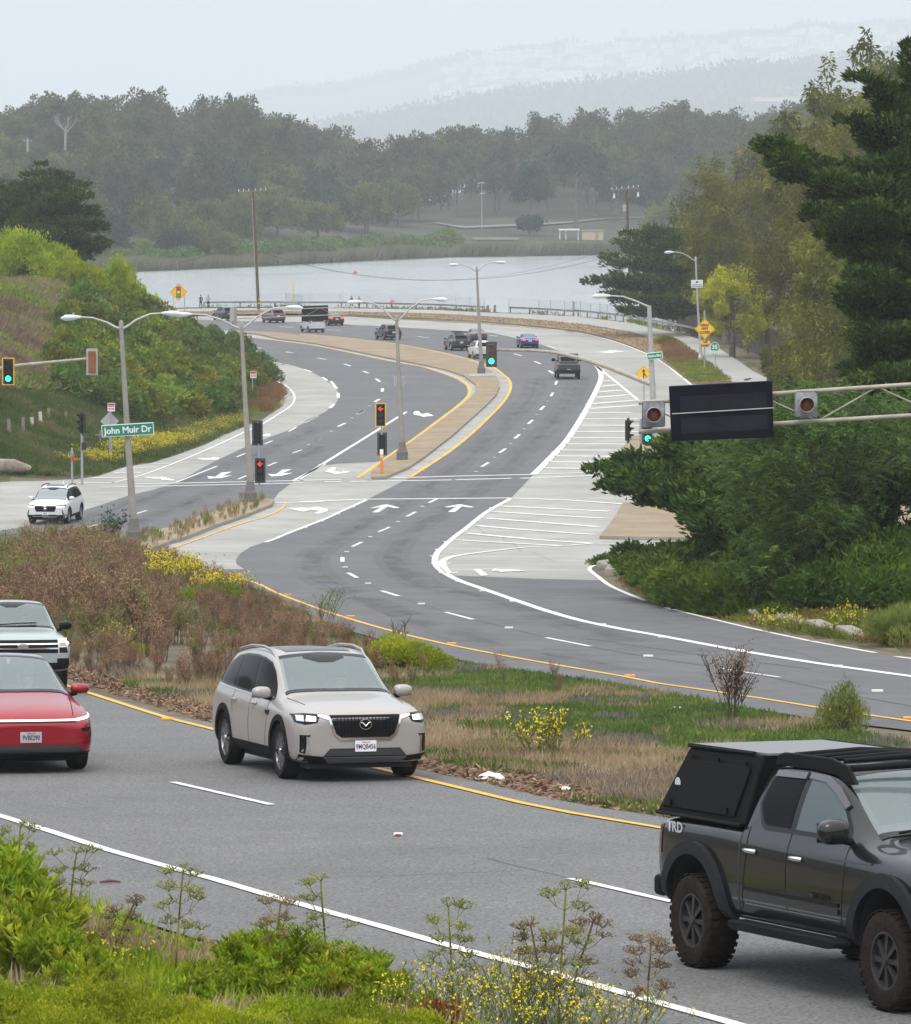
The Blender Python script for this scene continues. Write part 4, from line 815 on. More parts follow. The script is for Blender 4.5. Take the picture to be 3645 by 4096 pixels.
for pl in ('right','left'):
 c.line('door_seam', [(1.0,1.33),(1.04,1.1),(.98,.62)], .012, pl, M_BLK, off=.002); c.line('door_seam', [(-.02,1.36),(-.03,1.0),(.0,.60)], .012, pl, M_BLK, off=.002); c.line('door_seam', [(-.80,1.34),(-.78,1.1),(-.86,.62)], .016, pl, M_BLK, off=.002); c.line('bed_gap', [(-.915,1.33),(-.915,.55)], .028, pl, M_INT, off=.003)
 c.line('door_moulding', [(.95,.80),(-.80,.80)], .035, pl, M_GLOSSB, off=.012); c.line('lower_crease', [(.95,.74),(-.80,.74)], .05, pl, P2, off=.016); c.line('crease', [(.95,.665),(-.80,.665)], .006, pl, M_ALLOY, off=.003)
 c.line('body_crease', [(1.5,1.19),(.4,1.175),(-.8,1.175)], .012, pl, P2, off=.012)
PFL = mat('flare_grey', (.022,.023,.026), .6, spec=.1); c.arch(1.80, .47, .55, .665, PFL, off=.055, a0=-.5, a1=PI+.3); c.arch(-1.80, .47, .55, .665, PFL, off=.055, a0=-.3, a1=PI+.4)
c.wheels4((1.80,-1.80), .418, .30, .245, style='lug', tm=M_TYRED, rm=M_DALLOY, inset=-.03)
c.mirror(.98, 1.40, P2, (.15,.26,.22), .20); c.handles((.16,-.70), 1.13, M_CHR, (.19,.03,.045))
for sd in (-1,1):
 b = MB(); b.prism([(-.85,.52),(1.02,.52),(1.10,.50),(1.10,.46),(.98,.44),(-.80,.44),(-.88,.47)], sd*.88, sd*1.06); b.build('side_step', M_BLK, c.root, bevel=.01)
 b = MB()
 b.prism([(-.72,1.88),(-.68,1.97),(-.56,2.0),(.30,2.0),(.60,1.95),(.76,1.80),(.60,1.79),(.42,1.86),(-.1,1.88)], sd*.62, sd*.66); b.build('roof_rack_rail', M_BLK, c.root, bevel=.01)
for x in (-.42,-.1,.22,.48): MB().tube([(x,-.62,1.985),(x+.02,0,2.015),(x,.62,1.985)], [.022,.026,.022], 8).build('roof_rack_bar', M_BLK, c.root, smooth=60)
MB().tube([(.62,-.62,1.93),(.68,0,1.96),(.62,.62,1.93)], [.03,.035,.03], 8).build('rack_fairing', M_BLK, c.root, smooth=60)
cn = MB(); lo = [(-2.66,.88,1.335),(-.90,.88,1.335),(-.90,-.88,1.335),(-2.66,-.88,1.335)]; hi_ = [(-2.34,.70,1.94),(-.86,.70,1.955),(-.86,-.70,1.955),(-2.34,-.70,1.94)]
cn.add(lo+hi_, [(0,3,2,1),(4,5,6,7),(0,1,5,4),(1,2,6,5),(2,3,7,6),(3,0,4,7)]); M_CAN = mat('canopy_black', (.006,.0065,.0075), .6, spec=.08); can = cn.build('canopy', M_CAN, c.root, bevel=.02)
tp = MB(); tp.box((-1.60,0,1.962),(1.50,1.34,.02)); tp.build('canopy_top', mat('canopy_top_grey', (.16,.165,.175), .45), can)
for sd in (-1,1):
 def LQ(u, v, o=0):   # point on the sloping canopy side
  a = Vector((-2.66+1.76*u, sd*.88, 1.335)).lerp(Vector((-2.34+1.48*u, sd*.70, 1.945)), v); return a + Vector((0, sd*.97, .25))*o
 dm = MB(); q4 = [LQ(.05,.10,.022),LQ(.88,.10,.022),LQ(.90,.82,.022),LQ(.07,.82,.022)]; q0 = [LQ(.05,.10,-.01),LQ(.88,.10,-.01),LQ(.90,.82,-.01),LQ(.07,.82,-.01)]
 dm.add(q4+q0, [(0,1,2,3),(4,5,6,7),(0,1,5,4),(1,2,6,5),(2,3,7,6),(3,0,4,7)]); door = dm.build('canopy_door', M_CAN, can, bevel=.008)
 for u in (.12,.78): MB().box(LQ(u,.16,.035), (.10,.02,.06)).build('latch', M_GLOSSB, door)
 for u in (.12,.47,.83): MB().box(LQ(u,.86,.03), (.07,.02,.03)).build('hinge', M_GLOSSB, door)
 MB().lathe(LQ(.11,.45,.022), [(.001,sd*.004),(.055,sd*.004),(.055,0)], 18, axis='Y').build('round_sticker', mat('sticker', (.55,.57,.6), .5), door)
 MB().tube([LQ(0,1.02,.01), LQ(.88,1.02,.01)], .022, 6).build('canopy_rail', M_BLK, can)
 MB().tube([LQ(.02,.0,.01), LQ(.98,.0,.01)], .018, 6).build('canopy_seal', M_BLK, can)
bp_ = MB(); bp_.box((-2.70,0,.66),(.18,1.72,.20),bev=.05); bp_.build('rear_bumper', M_BLK, c.root)
c.patch('tail_light', [(-2.50,1.24),(-2.62,1.22),(-2.62,.98),(-2.50,.98)], 'right', mat('smoked_tail', (.05,.008,.01), .15, coat=.8), off=.008); c.patch('tail_light', [(-2.50,1.24),(-2.62,1.22),(-2.62,.98),(-2.50,.98)], 'left', M_TAIL, off=.008)
c.mir('headlight', [(.52,1.10),(.86,1.14),(.88,1.0),(.60,.96)], 'front', M_LAMP, off=.01); c.sides('indicator', [(2.40,1.13),(2.56,1.10),(2.50,1.0),(2.42,1.03)], M_AMB, off=.012); c.patch('grille', [(-.50,1.08),(.50,1.08),(.44,.80),(-.44,.80)], 'front', M_BLK, off=.01); c.patch('front_bumper', [(-.9,.78),(.9,.78),(.8,.58),(-.8,.58)], 'front', M_BLK, off=.03)
c.underside(-2.5, 2.5, .52, w_=.6)
for n_, x, z, s_, m_ in (('TRD', -2.22, 1.225, .13, mat('decal_silver', (.45,.46,.5), .5)), ('TACOMA', .62, .845, .065, M_GLOSSB)):
 for sd in (-1,):
  p, _ = c.hit('right', x, z); text_mesh(n_, s_, m_, c.root, Matrix(((1,0,0,x),(0,0,-1,p.y-.012),(0,1,0,z),(0,0,0,1))), 'badge', bold=.004, sx=1.25)
c.interior(.98, 1.30, .1, 1.06); seated('driver in a dark top inside the dark lifted pickup', c, .02, .35, .74, (.06,.06,.07))
# ---- 3. red electric car, left edge ----
yb = yawof(14)
ST = [(-2.38,.40,.85,.95,.74,.68,.50),(-2.32,.30,1.0,1.10,.86,.80,.58),(-2.1,.25,1.08,1.20,.93,.86,.60),(-1.7,.22,1.08,1.38,.95,.88,.60),(-1.2,.20,1.05,1.53,.96,.89,.60),(-.5,.20,1.02,1.615,.96,.89,.61),(0,.20,1.0,1.60,.96,.88,.61),(.4,.20,.99,1.47,.96,.88,.63),(.8,.20,.98,1.28,.96,.87,.66),(1.18,.20,.97,1.10,.96,.86,.68),(1.6,.20,.94,1.03,.96,.85,.66),(2.0,.20,.88,.96,.945,.82,.62),(2.25,.22,.80,.87,.90,.78,.58),(2.38,.26,.72,.78,.80,.70,.50),(2.42,.34,.64,.70,.68,.60,.42)]
P3 = paint('paint_red', (.29,.004,.014), .35, .28, 1.0)
c = Car('electric_car', 'glossy red electric car with a full width light bar at the left edge', ST, P3, at_contact(156,1536, 1.44, .84, yb), yb, (1.44,-1.44), .355, .40, up=slope_up(60), cabin=([(1.0,.72),(1.0,.98),(.35,1.42),(-.4,1.53),(-1.3,1.4),(-1.7,1.0),(-1.7,.72)], .62), ws=((1.10,1.09,.66),(.12,1.545,.54)))
c.patch('windscreen', [(1.16,-.72),(1.20,0),(1.16,.72),(.08,.58),(.0,0),(.08,-.58)], 'top', M_WGL)
c.patch('windscreen_frame', [[(1.17,-.73),(1.22,0),(1.17,.73),(1.08,.72),(1.13,0),(1.08,-.72)],[(.14,.585),(.06,0),(.14,-.585),(.04,-.575),(-.04,0),(.04,.575)]], 'top', M_GLOSSB, off=.009); c.patch('glass_roof', [(.02,-.55),(-.06,0),(.02,.55),(-1.5,.5),(-1.5,-.5)], 'top', mat('roof_glass_tint', (.03,.012,.016), .06, coat=1), off=.004)
wl = [(1.0,1.03),(.7,1.20),(.35,1.37),(.0,1.48),(-.5,1.52),(-1.0,1.48),(-1.5,1.34),(-1.85,1.16),(-1.4,1.11),(0,1.06)]
c.sides('window_surround', wl, M_GLOSSB, off=.004); c.sides('side_window', grow(wl, .93), M_SGL, off=.008)
c.wheels4((1.44,-1.44), .355, .25, .25, style='five', rm=M_DALLOY, inset=.02); c.mirror(.80, 1.09, P3, (.15,.25,.15), .16)
for ax in (1.44,-1.44): c.arch(ax, .355, .395, .42, P3, off=.01)
c.patch('light_bar', [(-.66,.762),(.66,.762),(.66,.742),(-.66,.742)], 'front', M_LITW, off=.010); c.patch('light_bar_trim', [(-.66,.74),(.66,.74),(.66,.718),(-.66,.718)], 'front', M_GLOSSB, off=.004)
c.mir('headlight', [(.66,.768),(.86,.80),(.93,.83),(.93,.79),(.84,.765),(.66,.738)], 'front', M_LITW, off=.010); c.mir('lower_lamp', [(.72,.64),(.88,.65),(.90,.60),(.76,.585)], 'front', M_GLOSSB, off=.006); c.mir('air_curtain', [(.86,.58),(.91,.60),(.90,.42),(.86,.40)], 'front', M_GLOSSB, off=.006)
c.patch('lower_intake', [(-.66,.40),(.66,.40),(.72,.37),(.76,.31),(-.76,.31),(-.72,.37)], 'front', M_INT, off=.008); c.patch('bumper_lip', [(-.90,.305),(.90,.305),(.86,.215),(-.86,.215)], 'front', M_BLK, off=.02)
c.line('bumper_crease', [(-.78,.46),(-.6,.44),(.6,.44),(.78,.46)], .05, 'front', P3, off=.014)
for q_ in (-1, 1): c.patch('hood_seam', [(2.28,q_*.62),(2.28,q_*.632),(1.3,q_*.735),(1.3,q_*.723)], 'top', M_BLK, off=.002); c.plate('9VBE290', .52); c.underside(-2.1, 2.1, .22)
c.interior(.80, .98, -.12, .80); seated('driver in a black jacket leaning over the wheel of the red car', c, -.22, .37, .46, (.05,.05,.055))
t = MB(); t.box((.18, .02, 1.50), (.005,.05,.07)); t.build('pass_tag', M_PLATE, c.root)
# ---- 4. pale green-grey pickup behind the red car ----
yc = yawof(12)
ST = [(-2.52,.62,.98,1.05,.80,.76,.60),(-2.46,.50,1.06,1.12,.88,.84,.64),(-2.1,.42,1.10,1.15,.91,.86,.66),(-1.2,.40,1.10,1.15,.92,.87,.66),(-.98,.40,1.10,1.30,.92,.87,.66),(-.88,.40,1.10,1.62,.92,.87,.66),(-.6,.40,1.10,1.68,.92,.87,.66),(0,.40,1.09,1.70,.92,.87,.66),(.5,.40,1.08,1.685,.92,.865,.655),(.72,.40,1.08,1.60,.92,.86,.67),(1.05,.40,1.08,1.36,.92,.855,.70),(1.28,.40,1.08,1.20,.92,.85,.72),(1.7,.40,1.08,1.18,.93,.85,.72),(2.15,.40,1.05,1.15,.93,.84,.70),(2.42,.42,1.00,1.09,.90,.80,.66),(2.53,.48,.92,1.0,.84,.74,.58),(2.56,.56,.84,.92,.78,.68,.50)]
P4 = paint('paint_pale_sage', (.335,.385,.365), .1, .28)
c = Car('pickup_truck', 'pale grey green compact pickup close behind the red car', ST, P4, at_contact(121,1383, 1.55, .83, yc), yc, (1.55,-1.55), .36, .42, up=slope_up(90), cat='pickup truck', cabin=([(1.1,.8),(1.1,1.08),(.6,1.55),(0,1.64),(-.6,1.62),(-.8,1.2),(-.8,.8)], .64), ws=((1.20,1.22,.70),(.58,1.64,.61)))
c.patch('windscreen', [(1.26,-.73),(1.29,0),(1.26,.73),(.56,.63),(.52,0),(.56,-.63)], 'top', M_WGL); c.patch('windscreen_frame', [[(1.28,-.74),(1.31,0),(1.28,.74),(1.21,.73),(1.24,0),(1.21,-.73)],[(.60,.625),(.56,0),(.60,-.625),(.52,-.615),(.48,0),(.52,.615)]], 'top', M_GLOSSB, off=.009)
c.patch('sensor_housing', [(.74,-.10),(.60,-.28),(.55,-.28),(.55,.28),(.60,.28),(.74,.10)], 'top', M_GLOSSB, off=.010); c.tubepart('wiper', [(1.27,-.35,1.26),(1.23,.1,1.285),(1.19,.42,1.29)], .011, M_BLK)
wl = [(1.08,1.14),(.85,1.33),(.55,1.54),(.1,1.60),(-.7,1.59),(-.78,1.2),(-.7,1.15)]; c.sides('window_surround', wl, M_GLOSSB, off=.004); c.sides('side_window', grow(wl,.93), M_SGL, off=.008)
c.wheels4((1.55,-1.55), .36, .24, .24, style='five', inset=.01); c.mirror(1.0, 1.20, M_GLOSSB, (.14,.22,.17), .18)
for ax in (1.55,-1.55): c.arch(ax, .36, .41, .48, M_BLK, off=.014)
c.patch('grille', [(-.66,1.02),(.66,1.02),(.66,.78),(-.66,.78)], 'front', M_BLK, off=.004)
c.patch('grille_bar', [[(-.66,.955),(.66,.955),(.66,.93),(-.66,.93)],[(-.66,.875),(.66,.875),(.66,.85),(-.66,.85)]], 'front', M_CHR, off=.016)
ob = MB(); ob.lathe((0,0,0), [(.001,.02),(.085,.018),(.09,.0)], 24, axis='X'); px_, _ = c.hit('front', 0, .90); ob.v = [(v[0]+px_.x+.02, v[1]*1.25, v[2]*.55+.905) for v in ob.v]; ob.build('emblem', M_CHR, c.root, smooth=60)
c.mir('headlight', [(.66,1.04),(.90,1.03),(.92,.80),(.86,.76),(.66,.76)], 'front', M_LAMP, off=.006); c.mir('headlight_beam', [(.68,1.03),(.90,1.025),(.905,.93),(.84,.93),(.83,.985),(.68,.985)], 'front', M_LIT, off=.012); c.mir('headlight_lens', [(.68,.88),(.82,.88),(.84,.78),(.68,.78)], 'front', M_GLOSSB, off=.012); c.mir('indicator', [(.70,.955),(.80,.955),(.80,.915),(.70,.915)], 'front', mat('indicator_dull', (.42,.25,.17), .3), off=.012)
c.patch('bumper_cladding', [(-.9,.60),(.9,.60),(.9,.42),(-.9,.42)], 'front', M_BLK, off=.01); c.mir('fog_surround', [(.64,.68),(.86,.68),(.86,.50),(.64,.50)], 'front', M_BLK, off=.014); c.mir('marker', [(.885,.65),(.915,.65),(.915,.59),(.885,.59)], 'front', M_AMB, off=.012)
c.tubepart('antenna', [(.0,-.5,1.72),(-.08,-.5,1.92)], .006, M_BLK); c.plate('', .60); c.underside(-2.3, 2.3, .42)
c.interior(.92, 1.13, .05, .90); seated('driver with both hands on the wheel of the pale pickup', c, -.02, .36, .58, (.32,.36,.40))
# ---- 5. white SUV on the left road ----
ye = yawof(-7)
ST = [(-2.50,.46,.95,1.06,.80,.74,.56),(-2.44,.36,1.06,1.35,.92,.84,.64),(-2.2,.30,1.12,1.62,.97,.90,.68),(-1.7,.28,1.12,1.75,.99,.92,.70),(-.8,.28,1.10,1.80,.99,.92,.72),(0,.28,1.09,1.80,.99,.92,.72),(.42,.28,1.08,1.74,.99,.91,.71),(.75,.28,1.08,1.55,.99,.91,.72),(1.10,.28,1.08,1.28,.99,.90,.75),(1.32,.28,1.08,1.20,.99,.90,.76),(1.8,.28,1.07,1.17,.995,.89,.74),(2.2,.28,1.03,1.12,.97,.86,.70),(2.42,.32,.97,1.05,.90,.80,.64),(2.50,.40,.88,.96,.80,.72,.56)]
P5 = paint('paint_white', (.66,.67,.69), 0, .3)
def suv_front(c, P, wl, plate):
 c.patch('windscreen', [(1.30,-.78),(1.34,0),(1.30,.78),(.50,.66),(.45,0),(.50,-.66)], 'top', M_WSG); c.patch('windscreen_frame', [[(1.33,-.79),(1.37,0),(1.33,.79),(1.26,.78),(1.30,0),(1.26,-.78)],[(.54,.655),(.49,0),(.54,-.655),(.46,-.645),(.41,0),(.46,.645)],[(.66,-.12),(.54,-.3),(.5,-.3),(.5,.3),(.54,.3),(.66,.12)]], 'top', M_GLOSSB, off=.009)
 c.sides('window_surround', wl, M_GLOSSB, off=.004)
c = Car('suv', 'white SUV with roof rails driving towards us on the left road', ST, P5, at_contact(64,1045, 1.44, -.88, ye), ye, (1.44,-1.46), .38, .45, cat='car', sub=2)
suv_front(c, P5, [(1.16,1.13),(.9,1.36),(.5,1.63),(.0,1.68),(-.9,1.68),(-1.8,1.62),(-2.15,1.22),(-1.0,1.17)], '')
c.sides('side_window', [(1.06,1.16),(.85,1.36),(.48,1.59),(.08,1.64),(.10,1.18)], M_SGL, off=.008); c.sides('side_window', [(-.0,1.64),(-.85,1.64),(-.85,1.20),(-.0,1.18)], M_SGL, off=.008); c.sides('side_window', [(-.95,1.64),(-1.75,1.58),(-2.05,1.25),(-.95,1.2)], M_SGL, off=.008)
for ax in (1.44,-1.46): c.arch(ax, .38, .44, .50, M_BLK, off=.014)
c.wheels4((1.44,-1.46), .38, .26, .28, style='five', inset=.02); c.mirror(1.02, 1.20, P5, (.15,.24,.18), .17); c.sides('sill_cladding', [(1.0,.44),(-1.0,.44),(-1.0,.30),(1.0,.30)], M_BLK, off=.012)
c.patch('grille', [(-.50,.93),(.50,.93),(.54,.88),(.46,.66),(-.46,.66),(-.54,.88)], 'front', M_GLOSSB, off=.008); em = MB(); px_, _ = c.hit('front', 0, .83)
em.tube([(px_.x+.03,-.055,.88),(px_.x+.03,-.04,.77)], .012, 6); em.tube([(px_.x+.03,.055,.88),(px_.x+.03,.04,.77)], .012, 6); em.tube([(px_.x+.03,-.045,.82),(px_.x+.03,.045,.82)], .010, 6); em.tube([(px_.x+.03,-.08,.90),(px_.x+.03,.08,.90),(px_.x+.03,.07,.75),(px_.x+.03,-.07,.75),(px_.x+.03,-.08,.90)], .008, 6); em.build('emblem', M_CHR, c.root)
c.mir('headlight', [(.54,.96),(.80,.98),(.93,.98),(.93,.90),(.85,.86),(.54,.87)], 'front', M_GLOSSB, off=.008); c.mir('headlight_beam', [(.54,.91),(.72,.93),(.90,.93),(.88,.88),(.54,.85)], 'front', M_LITY, off=.014)
c.patch('bumper_cladding', [(-.96,.52),(-.6,.50),(-.5,.52),(.5,.52),(.6,.50),(.96,.52),(.96,.32),(-.96,.32)], 'front', M_BLK, off=.010); c.patch('skid_plate', [(-.62,.45),(.62,.45),(.62,.42),(-.62,.42)], 'front', M_ALLOY, off=.018); c.mir('corner_vent', [(.80,.74),(.84,.74),(.90,.52),(.84,.52)], 'front', M_BLK, off=.012)
c.plate('9EPJJ38', .57)
for sd in (-1,1): c.tubepart('roof_rail', [c.hit('top', x, sd*.64)[0] + Vector((0,0,u)) for x, u in ((-1.8,-.01),(-1.5,.06),(-.6,.06),(.1,.06),(.35,-.01))], .022, M_BLK)
c.patch('sunroof', [(.2,-.45),(.2,.45),(-.5,.45),(-.5,-.45)], 'top', M_GLOSSB, off=.006); MB().prism([(-1.9,1.74),(-1.75,1.76),(-1.88,1.86)], -.02, .02).build('antenna', P5, c.root); c.underside(-2.2,2.2,.30)
# ---- far vehicles driving away: compact builders ----
def rear_car(kind, name, label, col, px, py, a, lit=False, side='left', plate='', rails=None, extra=None, cat='car', rw=.33, sc=1.0, rear_m=None, trim=None):
 """py/px: ground contact of the rear wheel on the visible side (d units)"""
 yw = yawaway(a)
 if kind == 'suv': S = [(-2.32,.46,.90,1.0,.78,.72,.56),(-2.26,.36,1.0,1.22,.88,.82,.60),(-2.05,.28,1.05,1.50,.92,.86,.62),(-1.6,.25,1.05,1.64,.93,.87,.64),(-.6,.25,1.02,1.69,.93,.87,.66),(.1,.25,1.0,1.66,.93,.86,.65),(.5,.25,1.0,1.48,.93,.86,.66),(.9,.25,1.0,1.22,.93,.85,.69),(1.15,.25,1.0,1.10,.93,.84,.70),(1.7,.25,.97,1.05,.93,.83,.68),(2.1,.28,.88,.96,.88,.78,.62),(2.28,.38,.78,.84,.74,.66,.50)]; wh = (1.35,-1.38); wl = [(.95,1.06),(.65,1.28),(.25,1.52),(-.5,1.57),(-1.4,1.54),(-1.95,1.20),(-1.2,1.10)]; rg = [(-.62,1.16),(.62,1.16),(.54,1.50),(-.54,1.50)]; tl = [(.58,1.02),(.86,1.06),(.86,.94),(.62,.92)]; pz = .82
 elif kind == 'sedan': S = [(-2.36,.40,.80,.90,.76,.70,.50),(-2.28,.30,.94,1.03,.87,.80,.60),(-2.0,.24,1.0,1.09,.90,.83,.60),(-1.55,.22,1.0,1.14,.91,.84,.58),(-1.15,.22,.98,1.33,.91,.84,.56),(-.75,.22,.96,1.43,.91,.84,.57),(-.1,.22,.94,1.455,.91,.84,.58),(.35,.22,.93,1.36,.91,.83,.59),(.8,.22,.92,1.12,.91,.82,.64),(1.1,.22,.92,1.00,.91,.81,.66),(1.7,.22,.88,.95,.91,.80,.64),(2.15,.25,.78,.85,.85,.74,.56),(2.34,.34,.66,.72,.70,.62,.46)]; wh = (1.38,-1.36); wl = [(.85,.97),(.35,1.28),(-.1,1.36),(-.75,1.34),(-1.15,1.22),(-1.45,1.06),(-.8,1.0)]; rg = None; tl = [(.46,.90),(.84,.95),(.84,.80),(.50,.78)]; pz = .74
 elif kind == 'van': S = [(-2.20,.46,1.0,1.75,.80,.80,.72),(-2.16,.34,1.1,1.88,.88,.86,.76),(-1.8,.28,1.1,1.93,.90,.87,.78),(-.6,.28,1.08,1.94,.90,.87,.78),(.3,.28,1.06,1.90,.90,.86,.76),(.65,.28,1.05,1.72,.90,.86,.75),(1.1,.28,1.05,1.36,.90,.84,.74),(1.45,.28,1.05,1.18,.90,.82,.72),(1.8,.28,1.0,1.08,.90,.80,.68),(2.08,.32,.85,.92,.84,.74,.6),(2.18,.42,.72,.78,.74,.66,.5)]; wh = (1.40,-1.42); wl = [(1.15,1.12),(.75,1.50),(.35,1.68),(-.3,1.68),(-1.2,1.66),(-1.9,1.62),(-1.9,1.16)]; rg = [(-.66,1.20),(.66,1.20),(.62,1.62),(-.62,1.62)]; tl = [(.76,1.32),(.88,1.32),(.88,1.0),(.76,1.0)]; pz = .98
 elif kind == 'pickup': S = [(-2.90,.66,1.22,1.28,.84,.82,.66),(-2.84,.56,1.30,1.35,.94,.90,.70),(-2.5,.50,1.34,1.38,.98,.93,.72),(-1.2,.48,1.34,1.38,1.0,.94,.72),(-.95,.48,1.34,1.42,1.0,.93,.70),(-.86,.48,1.34,1.80,1.0,.92,.68),(-.65,.48,1.33,1.93,1.0,.92,.68),(.3,.48,1.32,1.95,1.0,.92,.68),(.75,.48,1.32,1.82,1.0,.91,.69),(1.2,.48,1.32,1.50,1.0,.90,.74),(1.45,.48,1.32,1.42,1.0,.90,.76),(2.3,.48,1.28,1.38,1.0,.88,.74),(2.75,.52,1.14,1.22,.92,.80,.62),(2.9,.62,1.0,1.06,.8,.7,.5)]; wh = (1.85,-1.75); wl = [(1.05,1.40),(.7,1.68),(.3,1.80),(-.6,1.80),(-.72,1.42)]; rg = None; tl = [(.80,1.30),(.96,1.30),(.96,.96),(.84,.96)]; pz = .80
 W_ = max(s_[4] for s_ in S); sd = 1 if side == 'left' else -1
 c = Car(name, label, S, col, at_contact(px, py, wh[1], sd*(W_-.1), yw), yw, wh, rw, rw+.07, hi=False, cat=cat)
 c.sides('side_window', wl, M_SGL, off=.01)
 if kind == 'sedan': c.patch('rear_window', [(-1.50,-.60),(-1.50,.60),(-.82,.50),(-.82,-.50)], 'top', rear_m or M_RGL, off=.01)
 elif kind == 'pickup':
  c.patch('rear_window', [(-.62,1.48),(.62,1.48),(.56,1.80),(-.56,1.80)], 'rear', M_SGL, off=.015)
  b = MB(); b.box((-1.85,0,1.385),(1.7,1.50,.03)); b.build('bed_cover', M_BLK, c.root); c.line('tailgate_seam', [(-.78,.92),(.78,.92)], .02, 'rear', M_BLK, off=.006)
  c.patch('rear_bumper', [(-.95,.84),(.95,.84),(.92,.62),(-.92,.62)], 'rear', M_BLK, off=.05)
 else: c.patch('rear_window', rg, 'rear', rear_m or M_SGL, off=.012)
 if kind != 'pickup': c.patch('rear_bumper', [(-.8,.46),(.8,.46),(.78,.34),(-.78,.34)], 'rear', M_BLK, off=.012)
 lm = M_BRAKE if lit else M_TAIL
 for pp in (tl, [(-x, z) for x, z in reversed(tl)]): c.patch('tail_light', pp, 'rear', lm, off=.015)
 for x in wh:
  for q_ in (-1, 1): c.wheel(x, q_*(W_-.13), rw, .22, rw*.7, style='five')
 c.mirror(.8 if kind != 'pickup' else 1.05, (1.06 if kind != 'pickup' else 1.48) if kind != 'sedan' else 1.0, col if kind != 'pickup' else M_BLK, (.14,.22,.15) if kind != 'pickup' else (.16,.30,.28), .15 if kind != 'pickup' else .3)
 c.plate(plate, pz, 'rear'); c.underside(-2, 2, S[5][1]+.03)
 if kind in ('suv',) and rails:
  for q_ in (-1, 1): c.tubepart('roof_rail', [c.hit('top', x, q_*.58)[0] + Vector((0,0,u)) for x, u in ((-1.6,-.01),(-1.4,.05),(-.2,.05),(.1,-.01))], .02, rails)
 return c
P = lambda n, col, mt=.2: paint('paint_' + n, col, mt, .3)
rear_car('suv', 'suv', 'dark teal SUV beside the two walkers, leftmost car on the far curve', P('teal', (.03,.05,.065)), 441, 640, 19, plate='8KLM214')
rear_car('suv', 'crossover', 'plum grey crossover just behind the gantry truss on the far curve', P('plum', (.10,.085,.095)), 538, 645, 17)
rear_car('van', 'van', 'white compact van below the back of the message sign', P('white_van', (.56,.57,.59), 0), 616.5, 664, 17, cat='van', rw=.33, plate='7T41902')
c = rear_car('sedan', 'sedan', 'dark maroon sedan with brake lights on beside the white van', P('maroon', (.045,.022,.028)), 655, 650, 15, lit=True, plate='8XRD551')
c = rear_car('suv', 'suv', 'black glossy SUV with chrome bumper strip alone on the curve', P('black', (.018,.020,.028)), 766, 679, 16, rails=M_CHR, plate='8BCV310'); c.patch('bumper_strip', [(-.7,.52),(.7,.52),(.7,.47),(-.7,.47)], 'rear', M_CHR, off=.02)
c = rear_car('suv', 'suv', 'matt black off road SUV with roof basket beside the grey sedan', P('matt_black', (.030,.031,.033), 0), 901, 700, 12, rw=.40, plate='7KSD882'); b = MB(); b.box((-.7,0,1.77),(1.5,1.1,.06)); b.box((-.7,0,1.82),(1.3,.9,.05)); b.build('roof_basket', M_BLK, c.root)
rear_car('sedan', 'sedan', 'grey sedan between the roof basket SUV and the lamp pole', P('grey', (.07,.072,.078)), 938, 684, 9, plate='6LNV902')
c = rear_car('suv', 'wagon', 'white wagon partly behind the hanging green traffic signal', P('white', (.56,.57,.58), 0), 946, 716, 9, rails=M_BLK, plate='8GTR047')
c = rear_car('sedan', 'sedan', 'bright blue sedan with red brake lights lit right of the signal', P('blue', (.02,.075,.25), .4), 1040, 695, 6, lit=True, plate='7HUL593'); c.patch('trunk_trim', [(-.45,.90),(.45,.90),(.45,.875),(-.45,.875)], 'rear', M_CHR, off=.02)
c = rear_car('pickup', 'pickup_truck', 'dark grey pickup with a bed rack nearest on the far curve', P('slate', (.045,.047,.055)), 1113, 757, 1.5, rw=.41, cat='pickup truck', plate='8M44217')
b = MB()
for q_ in (-1,1):
 for x in (-1.0,): b.bar((x, q_*.85, 1.38), (x, q_*.80, 2.08), .035); b.bar((x, q_*.85, 1.40), (x-.5, q_*.85, 1.40), .03)
for z in (1.92,2.0,2.08): b.bar((-1.0,-.86,z), (-1.0,.86,z), .028)
b.build('bed_rack', M_BLK, c.root)
# ---------------- foliage builders (numpy) ----------------
def rng(s): return np.random.RandomState(s)
def unit(v): return v / (np.linalg.norm(v, axis=-1, keepdims=True) + 1e-9)
def leaves(P, D, L, Wd, r, curl=0.0):
 """diamond leaves: base P, direction D, length L, width Wd -> V, F(quads)"""
 n = len(P); D = unit(D); A = unit(np.cross(D, r.normal(size=(n, 3)))); L = np.broadcast_to(L, n)[:, None]; Wd = np.broadcast_to(Wd, n)[:, None]
 mid = P + D * L * .45; tip = P + D * L
 if curl: nrm = np.cross(D, A); tip = tip - nrm * L * curl
 V = np.stack([P, mid + A * Wd * .5, tip, mid - A * Wd * .5], 1).reshape(-1, 3)
 return V, np.arange(n * 4).reshape(n, 4)
def blob_leaves(cent, rad, n, size, r, aspect=.55, up=.3, inner=.55):
 """leaves filling ellipsoid blobs; cent (k,3), rad (k,3), n leaves per blob"""
 k = len(cent); c = np.repeat(cent, n, 0); ra = np.repeat(rad, n, 0)
 d = unit(r.normal(size=(k * n, 3))); q = inner + (1 - inner) * r.rand(k * n, 1) ** .6
 P = c + d * ra * q
 D = d * .8 + r.normal(size=(k * n, 3)) * .7 + np.array([0, 0, up])
 L = size * (.6 + .8 * r.rand(k * n))
 return leaves(P, D, L, L * aspect, r)
def join(parts):
 V = []; F = []; o = 0
 for v, f in parts: V.append(v); F.append(f + o); o += len(v)
 return np.concatenate(V), np.concatenate(F)
